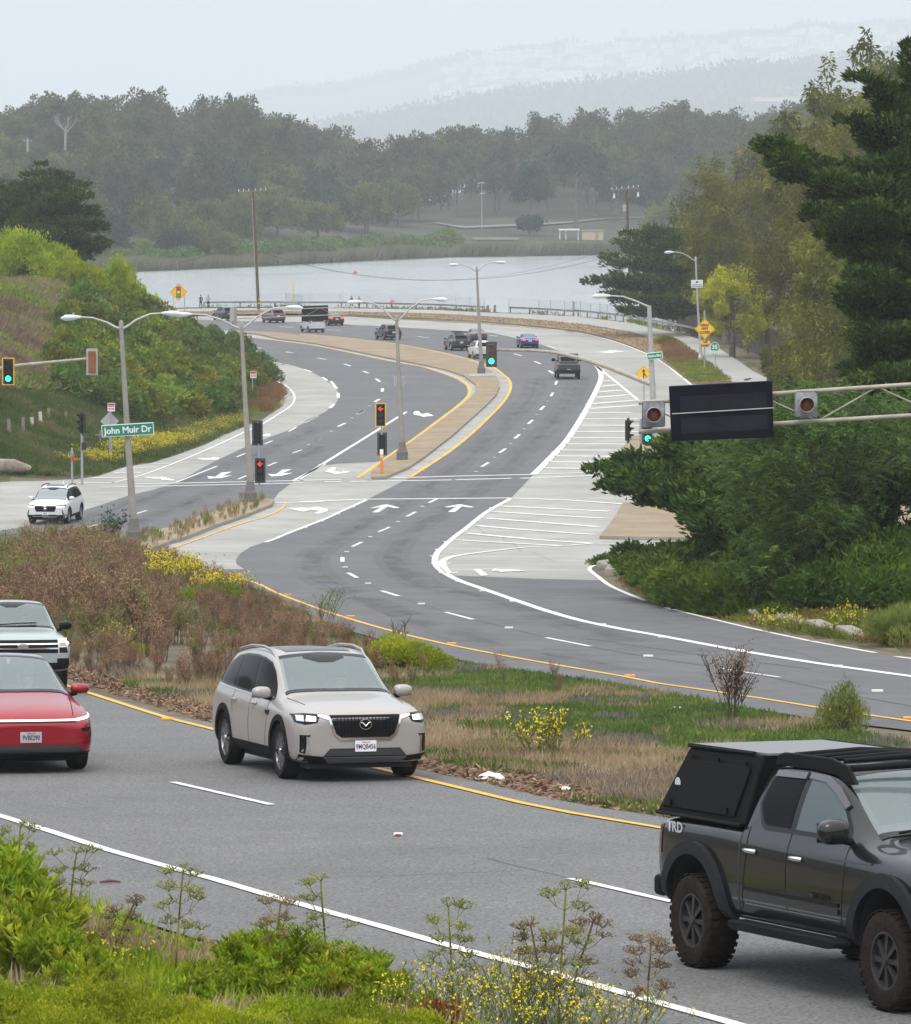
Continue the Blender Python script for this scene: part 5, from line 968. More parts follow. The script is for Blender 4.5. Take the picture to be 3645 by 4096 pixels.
def limbs(r, trunk_h, trunk_r, tips, lean=(0, 0)):
 """tapered trunk and limbs to the given tips"""
 mb = MB(); top = Vector((lean[0], lean[1], trunk_h))
 mb.tube([(0,0,-.5), (lean[0]*.2, lean[1]*.2, trunk_h*.35), (lean[0]*.6, lean[1]*.6, trunk_h*.7), top], [trunk_r*1.25, trunk_r, trunk_r*.8, trunk_r*.55], 7)
 for t in tips:
  t = Vector(t); s = r.uniform(.35, 1.0); b = Vector((lean[0]*s, lean[1]*s, trunk_h*s)); m = b.lerp(t, .5) + Vector((r.uniform(-.4,.4), r.uniform(-.4,.4), .1*trunk_h*r.rand()))
  mb.tube([b, m, t], [trunk_r*.42, trunk_r*.26, trunk_r*.08], 5)
 return mb
M_BARK = mat('bark_grey', (.20,.17,.14), .9, noise=(3, .5), bump=(8, .5))
M_BARKW = mat('bark_pale', (.34,.32,.29), .85, noise=(2, .35))
M_BARKD = mat('bark_dark', (.085,.065,.05), .9, noise=(3, .5), bump=(8, .5))
def broad_tree(name, seed, h, w, leafm, barkm, nb=26, nl=70, ls=.62, crown_lo=.35, par=None, trunk_r=.35, gaps=.0):
 """round, broken-outline crown on limbs"""
 r = rng(seed); k = nb
 th = r.uniform(0, 2*PI, k); ph = np.arccos(r.uniform(-.35, 1, k)); q = r.uniform(.55, 1.0, k)
 hc = h * (crown_lo + (1-crown_lo) * .5); rz = h * (1-crown_lo) * .5
 c = np.stack([np.cos(th)*np.sin(ph)*w*.42*q, np.sin(th)*np.sin(ph)*w*.42*q, hc + np.cos(ph)*rz*.85*q], 1)
 br = r.uniform(.11, .19, k)[:, None] * w; ra = br * np.array([1, 1, .72])
 V, F = blob_leaves(c, ra, nl, ls, r)
 c2 = c[: k//2] + unit(c[: k//2] - np.array([0,0,hc])) * br[: k//2] * 1.1
 V2_, F2_ = blob_leaves(c2, ra[: k//2] * .45, max(6, nl//4), ls * .9, r)
 V, F = join([(V, F), (V2_, F2_)])
 cr = npmesh('crown', V, F, leafm, par)
 tr = limbs(r, h*.62, trunk_r, [tuple(p) for p in c[: 9]]).build('trunk', barkm, par, smooth=60)
 return cr, tr
def cypress_crown(seed, arms, dens=1.0, ls=.34, droop=.0, lw=.3):
 """flat layered foliage pads along horizontal arms; arms = [(root, tip, pad radius)]"""
 r = rng(seed); parts = []; TI = []; mb = MB()
 for a, b, pr in arms:
  a = np.array(a, float); b = np.array(b, float); L = np.linalg.norm(b - a); npad = max(3, int(L / (pr * .55)))
  mid = (a + b) / 2 + np.array([0, 0, -.06 * L])
  mb.tube([Vector(a), Vector(mid), Vector(b)], [.11 + .012*L, .07, .02], 5)
  t = np.linspace(.25, 1.0, npad); t = t + r.uniform(-.04, .04, npad)
  cen = (1-t)[:,None]**2 * a + (2*t*(1-t))[:,None] * mid + (t**2)[:,None] * b
  side = unit(np.cross(b - a, [0,0,1.0])); cen = cen + side * r.uniform(-.6, .6, (npad,1)) * pr * 1.2 + np.array([0,0,1]) * r.uniform(-.1,.35,(npad,1)) * pr
  for cc, tt in zip(cen, t):
   R_ = pr * (1.15 - .55 * tt) * r.uniform(.7, 1.2); n = int(150 * dens * (R_ / 1.0) ** 2 / (ls / .34) ** 2) + 25
   ang = r.uniform(0, 2*PI, n); rr = R_ * np.sqrt(r.rand(n)); P = cc + np.stack([np.cos(ang)*rr, np.sin(ang)*rr, (.16*R_*r.normal(size=n)) - .10*rr**2/R_*1.2], 1)
   out = np.stack([np.cos(ang), np.sin(ang), np.full(n, .75 - droop)], 1) + unit(b - a) * .6
   for s in range(3):
    TI.append(np.full(n, 1 if s == 0 else 0))
    D = out + r.normal(size=(n,3)) * .55; LL = ls * (.6 + .7*r.rand(n))
    parts.append(leaves(P + r.normal(size=(n,3)) * ls * .22, D, LL, LL * lw, r))
 V, F = join(parts); return V, F, mb, np.concatenate(TI)
M_LF = {  # foliage tones
 'euc':  leafmat('leaf_eucalyptus', (.035,.045,.018), (.085,.092,.034), (.155,.145,.055), .16, var=.25),
 'eucy': leafmat('leaf_olive', (.055,.070,.018), (.125,.135,.028), (.225,.215,.045), .2, var=.2),
 'dark': leafmat('leaf_dark', (.014,.028,.016), (.034,.055,.024), (.065,.085,.035), .2, var=.15),
 'grey': leafmat('leaf_dry', (.10,.085,.065), (.16,.135,.10), (.20,.175,.13), .25, var=.15),
}
# ---------------- roadside vegetation ----------------
def HIT(x, y, y0=30.0, y1=1500.0, n=3000):
 """first point of the ground surface (hills included) under photo pixel"""
 ux, t = ray(x, y); Y = np.linspace(y0, y1, n); d = CAMZ + t*Y - ground_z(ux*Y, Y); k = np.argmax(d < 0)
 if d[k] >= 0: return None
 if k: Yc = Y[k-1] + (Y[k]-Y[k-1]) * d[k-1] / (d[k-1] - d[k] + 1e-9)
 else: Yc = Y[0]
 return Vector((ux*Yc, Yc, CAMZ + t*Yc))
def q(d): return d * 2.004
def Hd(x, y): return HIT(q(x), q(y))
def pts_in(poly, n, r):
 """n random world points in a world polygon"""
 xs = [p[0] for p in poly]; ys = [p[1] for p in poly]; X = []; Y = []
 while len(X) < n:
  x = r.uniform(min(xs), max(xs), n); y = r.uniform(min(ys), max(ys), n); k = inpoly(x, y, poly); X += list(x[k]); Y += list(y[k])
 return np.array(X[:n]), np.array(Y[:n])
def scatter(tmpl, X, Y, Z, rz, sc, tilt=None):
 V0, F0 = tmpl; n = len(X); c, s = np.cos(rz), np.sin(rz); sc = np.broadcast_to(sc, n)
 x = V0[None,:,0]*c[:,None] - V0[None,:,1]*s[:,None]; y = V0[None,:,0]*s[:,None] + V0[None,:,1]*c[:,None]; z = np.repeat(V0[None,:,2], n, 0)
 V = np.stack([x*sc[:,None] + X[:,None], y*sc[:,None] + Y[:,None], z*sc[:,None] + Z[:,None]], -1)
 return V.reshape(-1,3), (F0[None] + (np.arange(n)*len(V0))[:,None,None]).reshape(-1, F0.shape[1])
def blades(X, Y, Z, h, wd, r, lean=.35):
 n = len(X); D = np.stack([r.normal(size=n)*lean, r.normal(size=n)*lean, np.ones(n)], 1)
 return leaves(np.stack([X, Y, Z], 1), D, h, wd, r)
def rods(A, B, wd, r):
 """thin stems as crossed slivers"""
 D = unit(B - A); out = []
 s1 = unit(np.cross(D, np.array([0,1.0,.2]))); s2 = unit(np.cross(D, s1))
 for s in (s1, s2):
  w_ = np.broadcast_to(wd, len(A))[:,None]
  V = np.stack([A - s*w_/2, A + s*w_/2, B + s*w_*.3, B - s*w_*.3], 1).reshape(-1,3); out.append((V, np.arange(len(V)).reshape(-1,4)))
 return join(out)
def weed(r, h, nst=9, nbr=4, spread=.4, stem=.012):
 """dry forb: stems forking into twigs -> stem mesh, twig tips"""
 A = []; B = []; tips = []
 for i in range(nst):
  a = r.uniform(0, 2*PI); l = r.uniform(.05, spread); hh = h * r.uniform(.6, 1.0)
  p = np.array([math.cos(a)*.06, math.sin(a)*.06, 0]); e = np.array([math.cos(a)*l*hh, math.sin(a)*l*hh, hh])
  A.append(p); B.append(e); tips.append(e)
  for j in range(nbr):
   t = r.uniform(.35, .9); b = p + (e-p)*t; a2 = a + r.normal()*1.2; l2 = h*r.uniform(.12,.32); tip = b + np.array([math.cos(a2)*l2*.6, math.sin(a2)*l2*.6, l2]); A.append(b); B.append(tip); tips.append(tip)
   tips.append(b + (tip-b)*.6)
 A = np.array(A); B = np.array(B); return rods(A, B, stem, r), np.array(tips)
M_V = {
 'weed': leafmat('dry_weed', (.17,.095,.055), (.28,.17,.105), (.42,.30,.20), .9, rough=.9, trans=.1),
 'stalk': mat('dry_stalk', (.22,.15,.10), .9, noise=(2, .5)),
 'straw': leafmat('dry_grass', (.24,.18,.10), (.40,.31,.19), (.50,.41,.27), .8, rough=.9),
 'ice': leafmat('ice_plant', (.065,.105,.026), (.12,.17,.038), (.20,.22,.055), .7, rough=.5),
 'purp': leafmat('grey_purple_sprig', (.13,.12,.105), (.20,.185,.165), (.26,.24,.20), 1.5, rough=.9),
 'litter': leafmat('leaf_litter', (.14,.085,.055), (.27,.18,.12), (.42,.31,.22), 3.0, rough=.9, trans=0),
 'yel': mat('mustard_yellow', (.75,.62,.02), .7), 'mustem': leafmat('mustard_green', (.13,.16,.035), (.22,.25,.06), (.34,.34,.09), 1.0),
 'lime': leafmat('lime_shrub', (.15,.21,.010), (.29,.34,.016), (.46,.46,.03), 1.3, var=.08),
 'broom': leafmat('bright_shrub', (.17,.24,.008), (.33,.40,.012), (.48,.48,.02), .5, var=.1),
 'hillb': leafmat('hill_shrub', (.085,.120,.016), (.20,.24,.028), (.34,.33,.05), .45, var=.25),
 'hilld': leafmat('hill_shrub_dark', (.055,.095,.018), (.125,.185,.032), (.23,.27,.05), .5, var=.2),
 'cyp': leafmat('cypress_leaf', (.012,.030,.007), (.036,.070,.013), (.10,.145,.024), .55, rough=.7, var=.1),
 'cypl': leafmat('cypress_leaf_light', (.040,.080,.012), (.085,.145,.018), (.17,.23,.028), .6, rough=.7, var=.1),
 'aca': leafmat('feather_leaf', (.045,.090,.022), (.085,.155,.034), (.22,.30,.05), .7, rough=.55),
 'lance': leafmat('lance_leaf', (.13,.20,.010), (.26,.34,.016), (.50,.50,.035), 2.0, rough=.4, trans=.35, var=.15),
 'eucb': leafmat('eucalyptus_brown', (.060,.070,.010), (.15,.15,.018), (.33,.30,.025), .5, rough=.6, var=.15),
 'yaca': leafmat('yellow_acacia', (.18,.18,.010), (.38,.35,.015), (.55,.47,.02), .5),
 'fennel': leafmat('umbel_green', (.15,.17,.045), (.26,.27,.07), (.36,.34,.12), 3.0, rough=.8),
 'rust': leafmat('rust_fern', (.20,.07,.02), (.33,.13,.04), (.40,.22,.08), 2.0, rough=.8),
 'red': leafmat('rusty_grass', (.16,.085,.035), (.25,.14,.06), (.33,.22,.10), .6, rough=.9),
}
pr = rng(77)
# ---- median between the carriageways ----
MED = [G(q(x), q(y)) for x, y in ((-160,1130),(0,1118),(80,1102),(150,1092),(290,1098),(370,1122),(440,1152),(500,1176),(560,1200),(640,1243),(740,1284),(870,1318),(1000,1338),(1190,1364),(1400,1400),(1600,1440),(1819,1486),(2050,1528),(3000,1720),(3000,2030),(2050,1792),(1819,1735),(1500,1665),(1310,1630),(1100,1596),(930,1556),(845,1536),(760,1515),(600,1478),(420,1443),(300,1405),(165,1366),(60,1330),(-160,1255))]
def med_d(X, Y): return dpoly(X, Y, MED)
def U(x, y): return G(q(x), q(y))
BRN = [U(*p) for p in ((-160,1140),(0,1126),(80,1112),(150,1100),(290,1104),(330,1122),(380,1180),(400,1230),(470,1290),(480,1330),(420,1350),(300,1340),(160,1330),(0,1290),(-160,1230))]
def zz(X, Y): return ground_z(X, Y)
r = rng(3); tm = []; tl = []
for i in range(3):
 (Vs, Fs), tips = weed(r, 1.25, 11, 5, .34, .013); tm.append((Vs, Fs)); n = len(tips)
 T = np.repeat(tips, 4, 0) + r.normal(size=(n*4,3)) * .04
 tl.append(leaves(T, r.normal(size=(n*4,3)) + [0,0,.5], .045 + .04*r.rand(n*4), .022, r))
X, Y = pts_in(BRN, 1000, r); d = dpoly(X, Y, BRN); k = (d > .1); X = X[k]; Y = Y[k]; d = d[k]; sc = (.40 + .60*vnoise(X, Y, 1.8, 4) + .35*r.rand(len(X))**2) * np.clip(.38 + d*.26, .38, 1.12);
sel = r.randint(0, 3, len(X)); rz = r.uniform(0, 6.28, len(X)); ps = []; pl = []; gm = []
for i in range(3):
 k = sel == i; ps.append(scatter(tm[i], X[k], Y[k], zz(X[k],Y[k]), rz[k], sc[k])); pl.append(scatter(tl[i], X[k], Y[k], zz(X[k],Y[k]), rz[k], sc[k])); gm.append(np.repeat(np.where(vnoise(X[k], Y[k], 2.6, 88) + .25*r.rand(int(k.sum())) > .76, 2, 1), len(tl[i][1])))
V, F = join(ps); V2_, F2_ = join(pl); V, Fa = join([(V, F), (V2_, F2_)])
tag(npmesh('dead_weeds', V, Fa, [M_V['stalk'], M_V['weed'], M_V['mustem']], mi=np.r_[np.zeros(len(F)), np.concatenate(gm)]), 'dense brown dead weeds filling the left end of the median', kind='stuff')
X, Y = pts_in(MED, 5200, r); d = dpoly(X, Y, BRN); k = ~inpoly(X, Y, BRN) & (r.rand(len(X)) < np.exp(-d / 2.2)) & (med_d(X, Y) > .5); X = X[k]; Y = Y[k]
V, F = scatter(tm[0], X, Y, zz(X,Y), r.uniform(0,6,len(X)), .18 + .35*r.rand(len(X))); V2_, F2_ = scatter(tl[1], X, Y, zz(X,Y), r.uniform(0,6,len(X)), .18 + .35*r.rand(len(X))); V, Fa = join([(V, F), (V2_, F2_)])
tag(npmesh('low_dead_weeds', V, Fa, [M_V['stalk'], M_V['weed']], mi=np.r_[np.zeros(len(F)), np.ones(len(F2_))]), 'loose low dead weeds around the dense brown mass', kind='stuff')
n = 470000; X, Y = pts_in(MED, n, r); inb = inpoly(X, Y, BRN); dm = med_d(X, Y)
gn = vnoise(X, Y, 3.2, 12)*.6 + vnoise(X, Y, .9, 13)*.4; gn2 = vnoise(X + 40, Y, 2.4, 14)*.6 + vnoise(X, Y, .6, 15)*.4
edge = np.clip(1 - dm / .9, 0, 1)
nearroad = (dpoly(X, Y, [MED[i] for i in range(19, len(MED))], closed=False) < .8 + .7*(vnoise(X, Y, 1.5, 33)-.5))
isstr = (~inb) & (gn < .46) & ~nearroad; isice = (~inb) & (gn >= .43) & ~nearroad & (X > -6.5) & (gn2 < .64); ispur = (gn2 >= .655) & ~nearroad & ~inb
k = isice; tag(npmesh('ice_plant', *blades(X[k], Y[k], zz(X[k],Y[k]) - .01, .09 + .10*r.rand(k.sum()), .035, r, .5), M_V['ice']), 'low green ice plant carpet over the middle of the median', kind='stuff')
k = isstr; Xs = np.repeat(X[k], 2) + r.normal(size=2*k.sum())*.04; Ys = np.repeat(Y[k], 2) + r.normal(size=2*k.sum())*.04
tag(npmesh('dry_grass', *blades(Xs, Ys, zz(Xs,Ys) - .01, .07 + .20*r.rand(len(Xs))**1.5, .013, r, .6), M_V['straw']), 'straw coloured dry grass over the median', kind='stuff')
k = ispur; tag(npmesh('low_sprigs', *blades(X[k], Y[k], zz(X[k],Y[k]), .08 + .14*r.rand(k.sum()), .02, r, .6), M_V['purp']), 'grey purple low sprigs in patches on the median', kind='stuff')
k = nearroad & (r.rand(n) < .8); kk = int(k.sum())
D = r.normal(size=(kk,3)) * [1,1,.25]
tag(npmesh('leaf_litter', *leaves(np.stack([X[k], Y[k], zz(X[k],Y[k]) + .01 + .05*r.rand(kk)], 1), D, .06 + .10*r.rand(kk), .035, r), M_V['litter']), 'brown dead leaf litter along the near edge of the median', kind='stuff')
k = nearroad & (vnoise(X, Y, 2.5, 41) > .5) & (X > -3); kk = int(k.sum())
tag(npmesh('edge_sprouts', *blades(X[k], Y[k], zz(X[k],Y[k]), .08+.1*r.rand(kk), .03, r, .6), M_V['ice']), 'green sprouts among the litter at the median edge', kind='stuff')
def mustard(name, label, loc, h, w, n, seed, group=None, yel=1.0, fine=1.0):
 r = rng(seed); e = thing(name, label, 'plant', loc, group=group)
 A = []; B = []; tips = []
 for i in range(n):
  a = r.uniform(0, 6.28); rad = w*.5*math.sqrt(r.rand()); hh = h*r.uniform(.55, 1)*(1-.35*rad/(w*.5)); p = np.array([math.cos(a)*rad*.5, math.sin(a)*rad*.5, 0]); t = np.array([math.cos(a)*rad, math.sin(a)*rad, hh]); A.append(p); B.append(t); tips.append(t)
  for j in range(3):
   s = r.uniform(.4,.9); b = p+(t-p)*s; c = b + np.array([r.normal()*.12, r.normal()*.12, r.uniform(.1,.25)])*h; A.append(b); B.append(c); tips.append(c)
 A = np.array(A); B = np.array(B); tips = np.array(tips); Vs, Fs = rods(A, B, .012*max(1,h)*fine, r); npmesh('stem', Vs, Fs, M_V['mustem'], e)
 k = int(len(tips)*3*yel); T = tips[r.randint(0, len(tips), k)] + r.normal(size=(k,3))*.04*h; T = np.repeat(T, 4, 0)
 npmesh('flowering_top', *leaves(T, r.normal(size=T.shape), .035*max(1,h)**.5*fine, .03*max(1,h)**.5*fine, r), M_V['yel'], e)
 k = int(n*10*fine**2); T = A[r.randint(0, len(A), k)] + (B-A)[r.randint(0, len(A), k)]*.0 + r.normal(size=(k,3))*[w*.16, w*.16, h*.1] + [0,0,h*.15]
 npmesh('foliage', *leaves(T, r.normal(size=T.shape)+[0,0,.6], .09*max(1,h)**.5*fine, .04*fine, r), M_V['mustem'], e)
 return e
mustard('mustard_plant', 'bright yellow flowering mustard alone in the middle of the grassy median', U(1095,1512), .85, 1.25, 36, 5, yel=.5, fine=.8)
mustard('mustard_plant', 'yellow mustard flowering inside the brown dead weeds behind the pale pickup', U(118,1225), .7, .9, 24, 6)
mustard('mustard_plant', 'pale yellow feathery mustard at the tip of the median beside the small traffic island', U(350,1168), 1.25, 2.2, 75, 7, yel=1.3)
mustard('mustard_plant', 'yellow mustard at the far edge of the median beside the yellow line', U(440,1190), .9, 2.0, 50, 8, yel=1.2)
mustard('mustard_plant', 'mustard with few flowers above the lime green streak in the dead weeds', U(235,1300), .8, 1.0, 22, 9, yel=.5)
mustard('mustard_plant', 'yellow mustard tuft against the base of the nearest lamp post', U(300,1145), 1.0, .8, 24, 10, yel=1.2)
def mound(name, label, loc, w, d, h, m, n=9000, ls=.07, seed=1, stem=True, up=.9, cat='shrub', group=None, rz=0.0, aspect=.4, blobs=None):
 r = rng(seed); e = thing(name, label, cat, loc, rz, group=group); k = blobs or 26
 th = r.uniform(0, 6.28, k); q_ = np.sqrt(r.rand(k)); c = np.stack([np.cos(th)*q_*w*.42, np.sin(th)*q_*d*.42, h*(.62-.42*q_**2)*r.uniform(.75,1.15,k)], 1)
 ra = np.stack([np.full(k, w*.15), np.full(k, d*.15), h*.36*(1-.4*q_)], 1) * r.uniform(.8, 1.3, (k,1))
 V, F = blob_leaves(c, ra, n//k, ls, r, aspect, up, .5); V[:,2] = np.maximum(V[:,2], -.02); npmesh('foliage', V, F, m, e)
 if stem:
  mb = MB()
  for i in range(min(k, 10)): mb.tube([(0,0,-.1), tuple(c[i]*[.5,.5,.5]), tuple(c[i])], [.03*h, .02*h, .008*h], 5)
  mb.build('stem', M_BARK, e)
 return e
mound('green_shrub', 'bright lime green low shrub on the median behind the beige car', U(800,1338) + Vector((0,0,0)), 1.9, 3.0, .75, M_V['lime'], 16000, .06, 31, rz=.3)
mound('green_streak', 'lime green creeping streak low among the brown weeds', U(248,1300), .9, 3.2, .25, M_V['lime'], 5000, .05, 32, rz=.6, cat='plant')
mound('green_shrub', 'dark green leafy clump behind the mustard at the top edge of the median', U(430,1205), 2.6, 2.4, .6, M_V['hillb'], 8000, .08, 33)
mound('olive_bush', 'bushy olive broom plant upright at the right end of the median', U(1680,1462), .85, .8, .85, M_V['mustem'], 5200, .07, 34, up=2.2, aspect=.2)
def bare(name, label, loc, h, w, m, seed, nst=12, leafm=None, nl=0, stem=.018):
 r = rng(seed); e = thing(name, label, 'shrub', loc); (V, F), tips = weed(r, h, nst, 9, w/h*.6, stem)
 A = tips; B = tips + np.stack([r.normal(size=len(tips)), r.normal(size=len(tips)), r.uniform(.2,1,len(tips))],1)*h*.09
 V2_, F2_ = rods(A, B, stem*.5, r); npmesh('branches', *join([(V, F), (V2_, F2_)]), m, e)
 if leafm:
  T = np.repeat(B, nl, 0) + r.normal(size=(len(B)*nl,3))*.03*h; npmesh('foliage', *leaves(T, r.normal(size=T.shape), .05, .025, r), leafm, e)
 return e
bare('bare_shrub', 'airy olive twiggy shrub standing by the yellow line left of the beige car', U(643,1266), 1.15, 1.5, M_V['mustem'], 41, 8, M_V['mustem'], 1, stem=.011)
bare('dead_stalk', 'single thin dead stalk beside the bright lime shrub', U(795,1302), .75, .35, M_V['stalk'], 42, 3)
bare('dead_shrub', 'dark leafless twiggy shrub near the right end of the median', U(1462,1440), 1.1, .95, mat('dead_twig', (.10,.07,.055), .9), 43, 14, M_V['weed'], 2, stem=.013)
for i, (x, y, s, lb) in enumerate(((978,1552,.26,'crumpled white plastic bag lying in the leaf litter of the median'),(1126,1574,.13,'small white scrap of paper standing in the dry grass'),(1350,1412,.14,'white scrap lying in dry grass near the far edge of the median'))):
 p = U(x, y+4); m = MB(); r = rng(90+i); vs = []; n = 7
 for a in range(n+1):
  for b in range(n+1): vs.append((p.x+(a/n-.5)*s*1.6, p.y+(b/n-.5)*s, p.z+.02+ (.12*s+.25*s*r.rand())*math.sin(PI*a/n)**.5*math.sin(PI*b/n)**.5))
 m.add(vs, [(a*(n+1)+b,(a+1)*(n+1)+b,(a+1)*(n+1)+b+1,a*(n+1)+b+1) for a in range(n) for b in range(n)])
 tag(m.build('litter', mat('litter_white', (.7,.7,.7), .4)), lb, 'litter')
# ---- weeds on the short island ----
r = rng(17); I2 = [Vector((p.x, p.y, 0)) for p in isl2]; X, Y = pts_in(I2, 130, r); d = dpoly(X, Y, I2); k = d < .9; X = X[k]; Y = Y[k]
tmp = weed(r, .45, 7, 3, .35, .02)[0]; V, F = scatter(tmp, X, Y, X*0 + .15, r.uniform(0, 6, len(X)), .5 + .9*r.rand(len(X))**2);
V[:,2] += 0; tag(npmesh('island_weeds', V + np.array([0,0,0]), F, M_V['straw']), 'dry weeds growing along the curbs of the short island', kind='stuff')
for v in bpy.data.objects['island_weeds'].data.vertices: v.co.z += base(v.co.y)
for i in range(16):
 x = r.uniform(800, 1480); p = G(*K1((x, 975 - (x-800)*.33 + r.uniform(-40, 5)))[0]); V, F = blades(r.normal(size=26)*.07, r.normal(size=26)*.07, np.zeros(26), .3+.3*r.rand(26), .03, r, .15)
 o = npmesh('green_tuft', V, F, M_V['mustem']); o.location = (p.x, p.y, base(p.y)+.16); tag(o, 'upright green weed tuft growing on the short traffic island', 'plant', 'green tufts on the short traffic island')
p = U(228,1112); e = thing('sapling', 'leafy blue green sapling poking up left of the nearest lamp post', 'shrub', p); r = rng(8)
(V, F), tips = weed(r, 1.9, 5, 3, .32, .03); npmesh('stem', V, F, M_V['stalk'], e); T = np.repeat(tips[tips[:,2] > .8], 16, 0); T = T + r.normal(size=T.shape)*.12
npmesh('foliage', *leaves(T, r.normal(size=T.shape), .13, .09, r), leafmat('sapling_leaf', (.04,.07,.045), (.08,.12,.08), (.13,.18,.12), 2.0), e)
# ---- left embankment ----
def shrub_proto(kind, seed, w, h, ls, nb=16, nl=110, aspect=.5, up=.4, nm='shrub'):
 e = thing(nm, 'x', 'shrub', (0,0,-500)); r = rng(seed); th = r.uniform(0,6.28,nb); q_ = np.sqrt(r.rand(nb))
 c = np.stack([np.cos(th)*q_*w*.38, np.sin(th)*q_*w*.38, h*(.66-.4*q_**2)*r.uniform(.7,1.1,nb)], 1); ra = np.stack([np.full(nb,w*.19)]*2 + [h*.24+0*q_], 1)*r.uniform(.75,1.25,(nb,1))
 npmesh('foliage', *blob_leaves(c, ra, nl, ls, r, aspect, up, .5), M_V[kind], e)
 mb = MB()
 for i in range(5): mb.tube([(0,0,-.4), tuple(c[i]*.55), tuple(c[i])], [.06,.04,.015], 5)
 mb.build('stem', M_BARK, e); return e
first = {}
def place(key, proto, loc, rz, s, label, group, cat=None):
 e = first.get(key)
 if e is None: first[key] = e = proto; e.matrix_world = Matrix.Translation(loc) @ Matrix.Rotation(rz, 4, 'Z') @ Matrix.Diagonal((s, s, s, 1));
 else: e = dup(proto, loc, rz, scale=s)
 e['label'] = label; e['group'] = group; return e
SP = [shrub_proto('hillb', 101, 3.6, 2.6, .30), shrub_proto('hilld', 102, 3.2, 2.8, .28), shrub_proto('hillb', 103, 4.0, 2.4, .32)]
for i, s in enumerate(SP): s.name = 'leafy_shrub'
r = rng(23); SH = [(96,770),(180,800),(215,830),(300,838),(380,835),(440,820),(490,800),(530,780),(550,748),(520,715),(480,690),(440,665),(395,640),(340,620),(280,606),(230,590),(170,600),(120,640),(105,690)]
cnt = 0
for y in range(612, 842, 15):
 for x in range(100, 560, 24):
  xx = x + r.uniform(-10, 10); yy = y + r.uniform(-6, 6)
  if not inpoly(np.array([xx]), np.array([yy]), SH)[0]: continue
  p = Hd(xx, yy)
  if p is None or p.y > 520: continue
  i = (1 if (xx > 400 and r.rand() < .7) else r.randint(0, 3)); s = r.uniform(.6, 1.05) * (1.0 if xx < 480 else .8)
  place(('h', i), SP[i], p - Vector((0,0,.5)), r.uniform(0,6), s, ('dark green leafy shrub near the foot of the left embankment' if i == 1 else 'olive green leafy shrub in the thicket on the left embankment'), 'leafy shrubs on the left embankment'); cnt += 1
for i, (x, y, Yd, w_, h_, lb) in enumerate(((55,560,395,7.0,4.6,'big bright yellow green bush on the embankment crest at the left edge'),(118,575,405,5.0,3.4,'bright yellow green bush in the middle of the crest row'),(172,590,400,3.4,3.0,'small lime bush between two larger bushes on the crest'),(228,612,410,5.0,4.4,'bright green bush at the right end of the embankment crest'),(285,632,455,3.8,2.3,'low bright green bush in front of the lake below the yellow signal sign'),(20,540,400,5.0,4.2,'tall lime bush in front of the dark cypress at the left edge'))):
 p = AT(q(x), q(y), Yd); p.z = gz(p.x, p.y) - .3 if i not in (0,5) else gz(p.x,p.y)-.2
 z_ = AT(q(x), q(y), Yd).z; p.z = max(p.z, z_ - 1.0) if z_ - p.z < 3 else z_ - 1.0
 mound('bright_bush', lb, p, w_, w_*.8, h_, M_V['broom'], 9000, .3, 60+i, up=1.6, blobs=30, group='bright bushes on the embankment crest')
SL = [Hd(*p) for p in ((0,600),(90,600),(110,640),(100,700),(90,770),(0,770))];
n = 30000; xx = r.uniform(-20, 130, n); yy = r.uniform(560, 780, n); ok = ~inpoly(xx, yy, SH); xx = xx[ok]; yy = yy[ok]
gx_ = np.linspace(-40, 500, 100); gy_ = np.linspace(540, 960, 60); HG = np.array([[tuple(Hd(a, b) or (0,0,0)) for a in gx_] for b in gy_])
def hgrid(x, y):
 fx = np.clip((x + 40) / 540 * 99, 0, 98.99); fy = np.clip((y - 540) / 420 * 59, 0, 58.99); i = fx.astype(int); j = fy.astype(int); a = (fx-i)[:,None]; b = (fy-j)[:,None]
 return (HG[j,i]*(1-a)+HG[j,i+1]*a)*(1-b) + (HG[j+1,i]*(1-a)+HG[j+1,i+1]*a)*b
P = hgrid(xx, yy); P[:,2] = ground_z(P[:,0], P[:,1])
k = vnoise(P[:,0], P[:,1], 4, 3) + .5*r.rand(len(P)) > .80
tag(npmesh('slope_brush', *leaves(P[~k], r.normal(size=(int((~k).sum()),3))*.6+[0,0,.8], .35+.35*r.rand(int((~k).sum())), .12, r), leafmat('slope_brown', (.17,.12,.075), (.27,.20,.135), (.26,.25,.09), .3)), 'brownish dry brush on the open upper slope at the left', kind='stuff')
tag(npmesh('slope_greens', *leaves(P[k], r.normal(size=(int(k.sum()),3))*.6+[0,0,.8], .35+.35*r.rand(int(k.sum())), .16, r), M_V['hillb']), 'green herbs scattered on the open upper slope at the left', kind='stuff')
n = 60000; xx = r.uniform(-20, 500, n); yy = r.uniform(760, 950, n); P = hgrid(xx, yy); P[:,2] = ground_z(P[:,0], P[:,1]); P = P[inpoly(P[:,0], P[:,1], HILL_L)]
tag(npmesh('embankment_grass', *leaves(P, r.normal(size=P.shape)*.4+[0,0,.8], .16+.2*r.rand(len(P)), .07, r), leafmat('slope_grass', (.05,.085,.02), (.09,.12,.03), (.19,.16,.07), .25)), 'short green and brown grass on the lower left slope', kind='stuff')
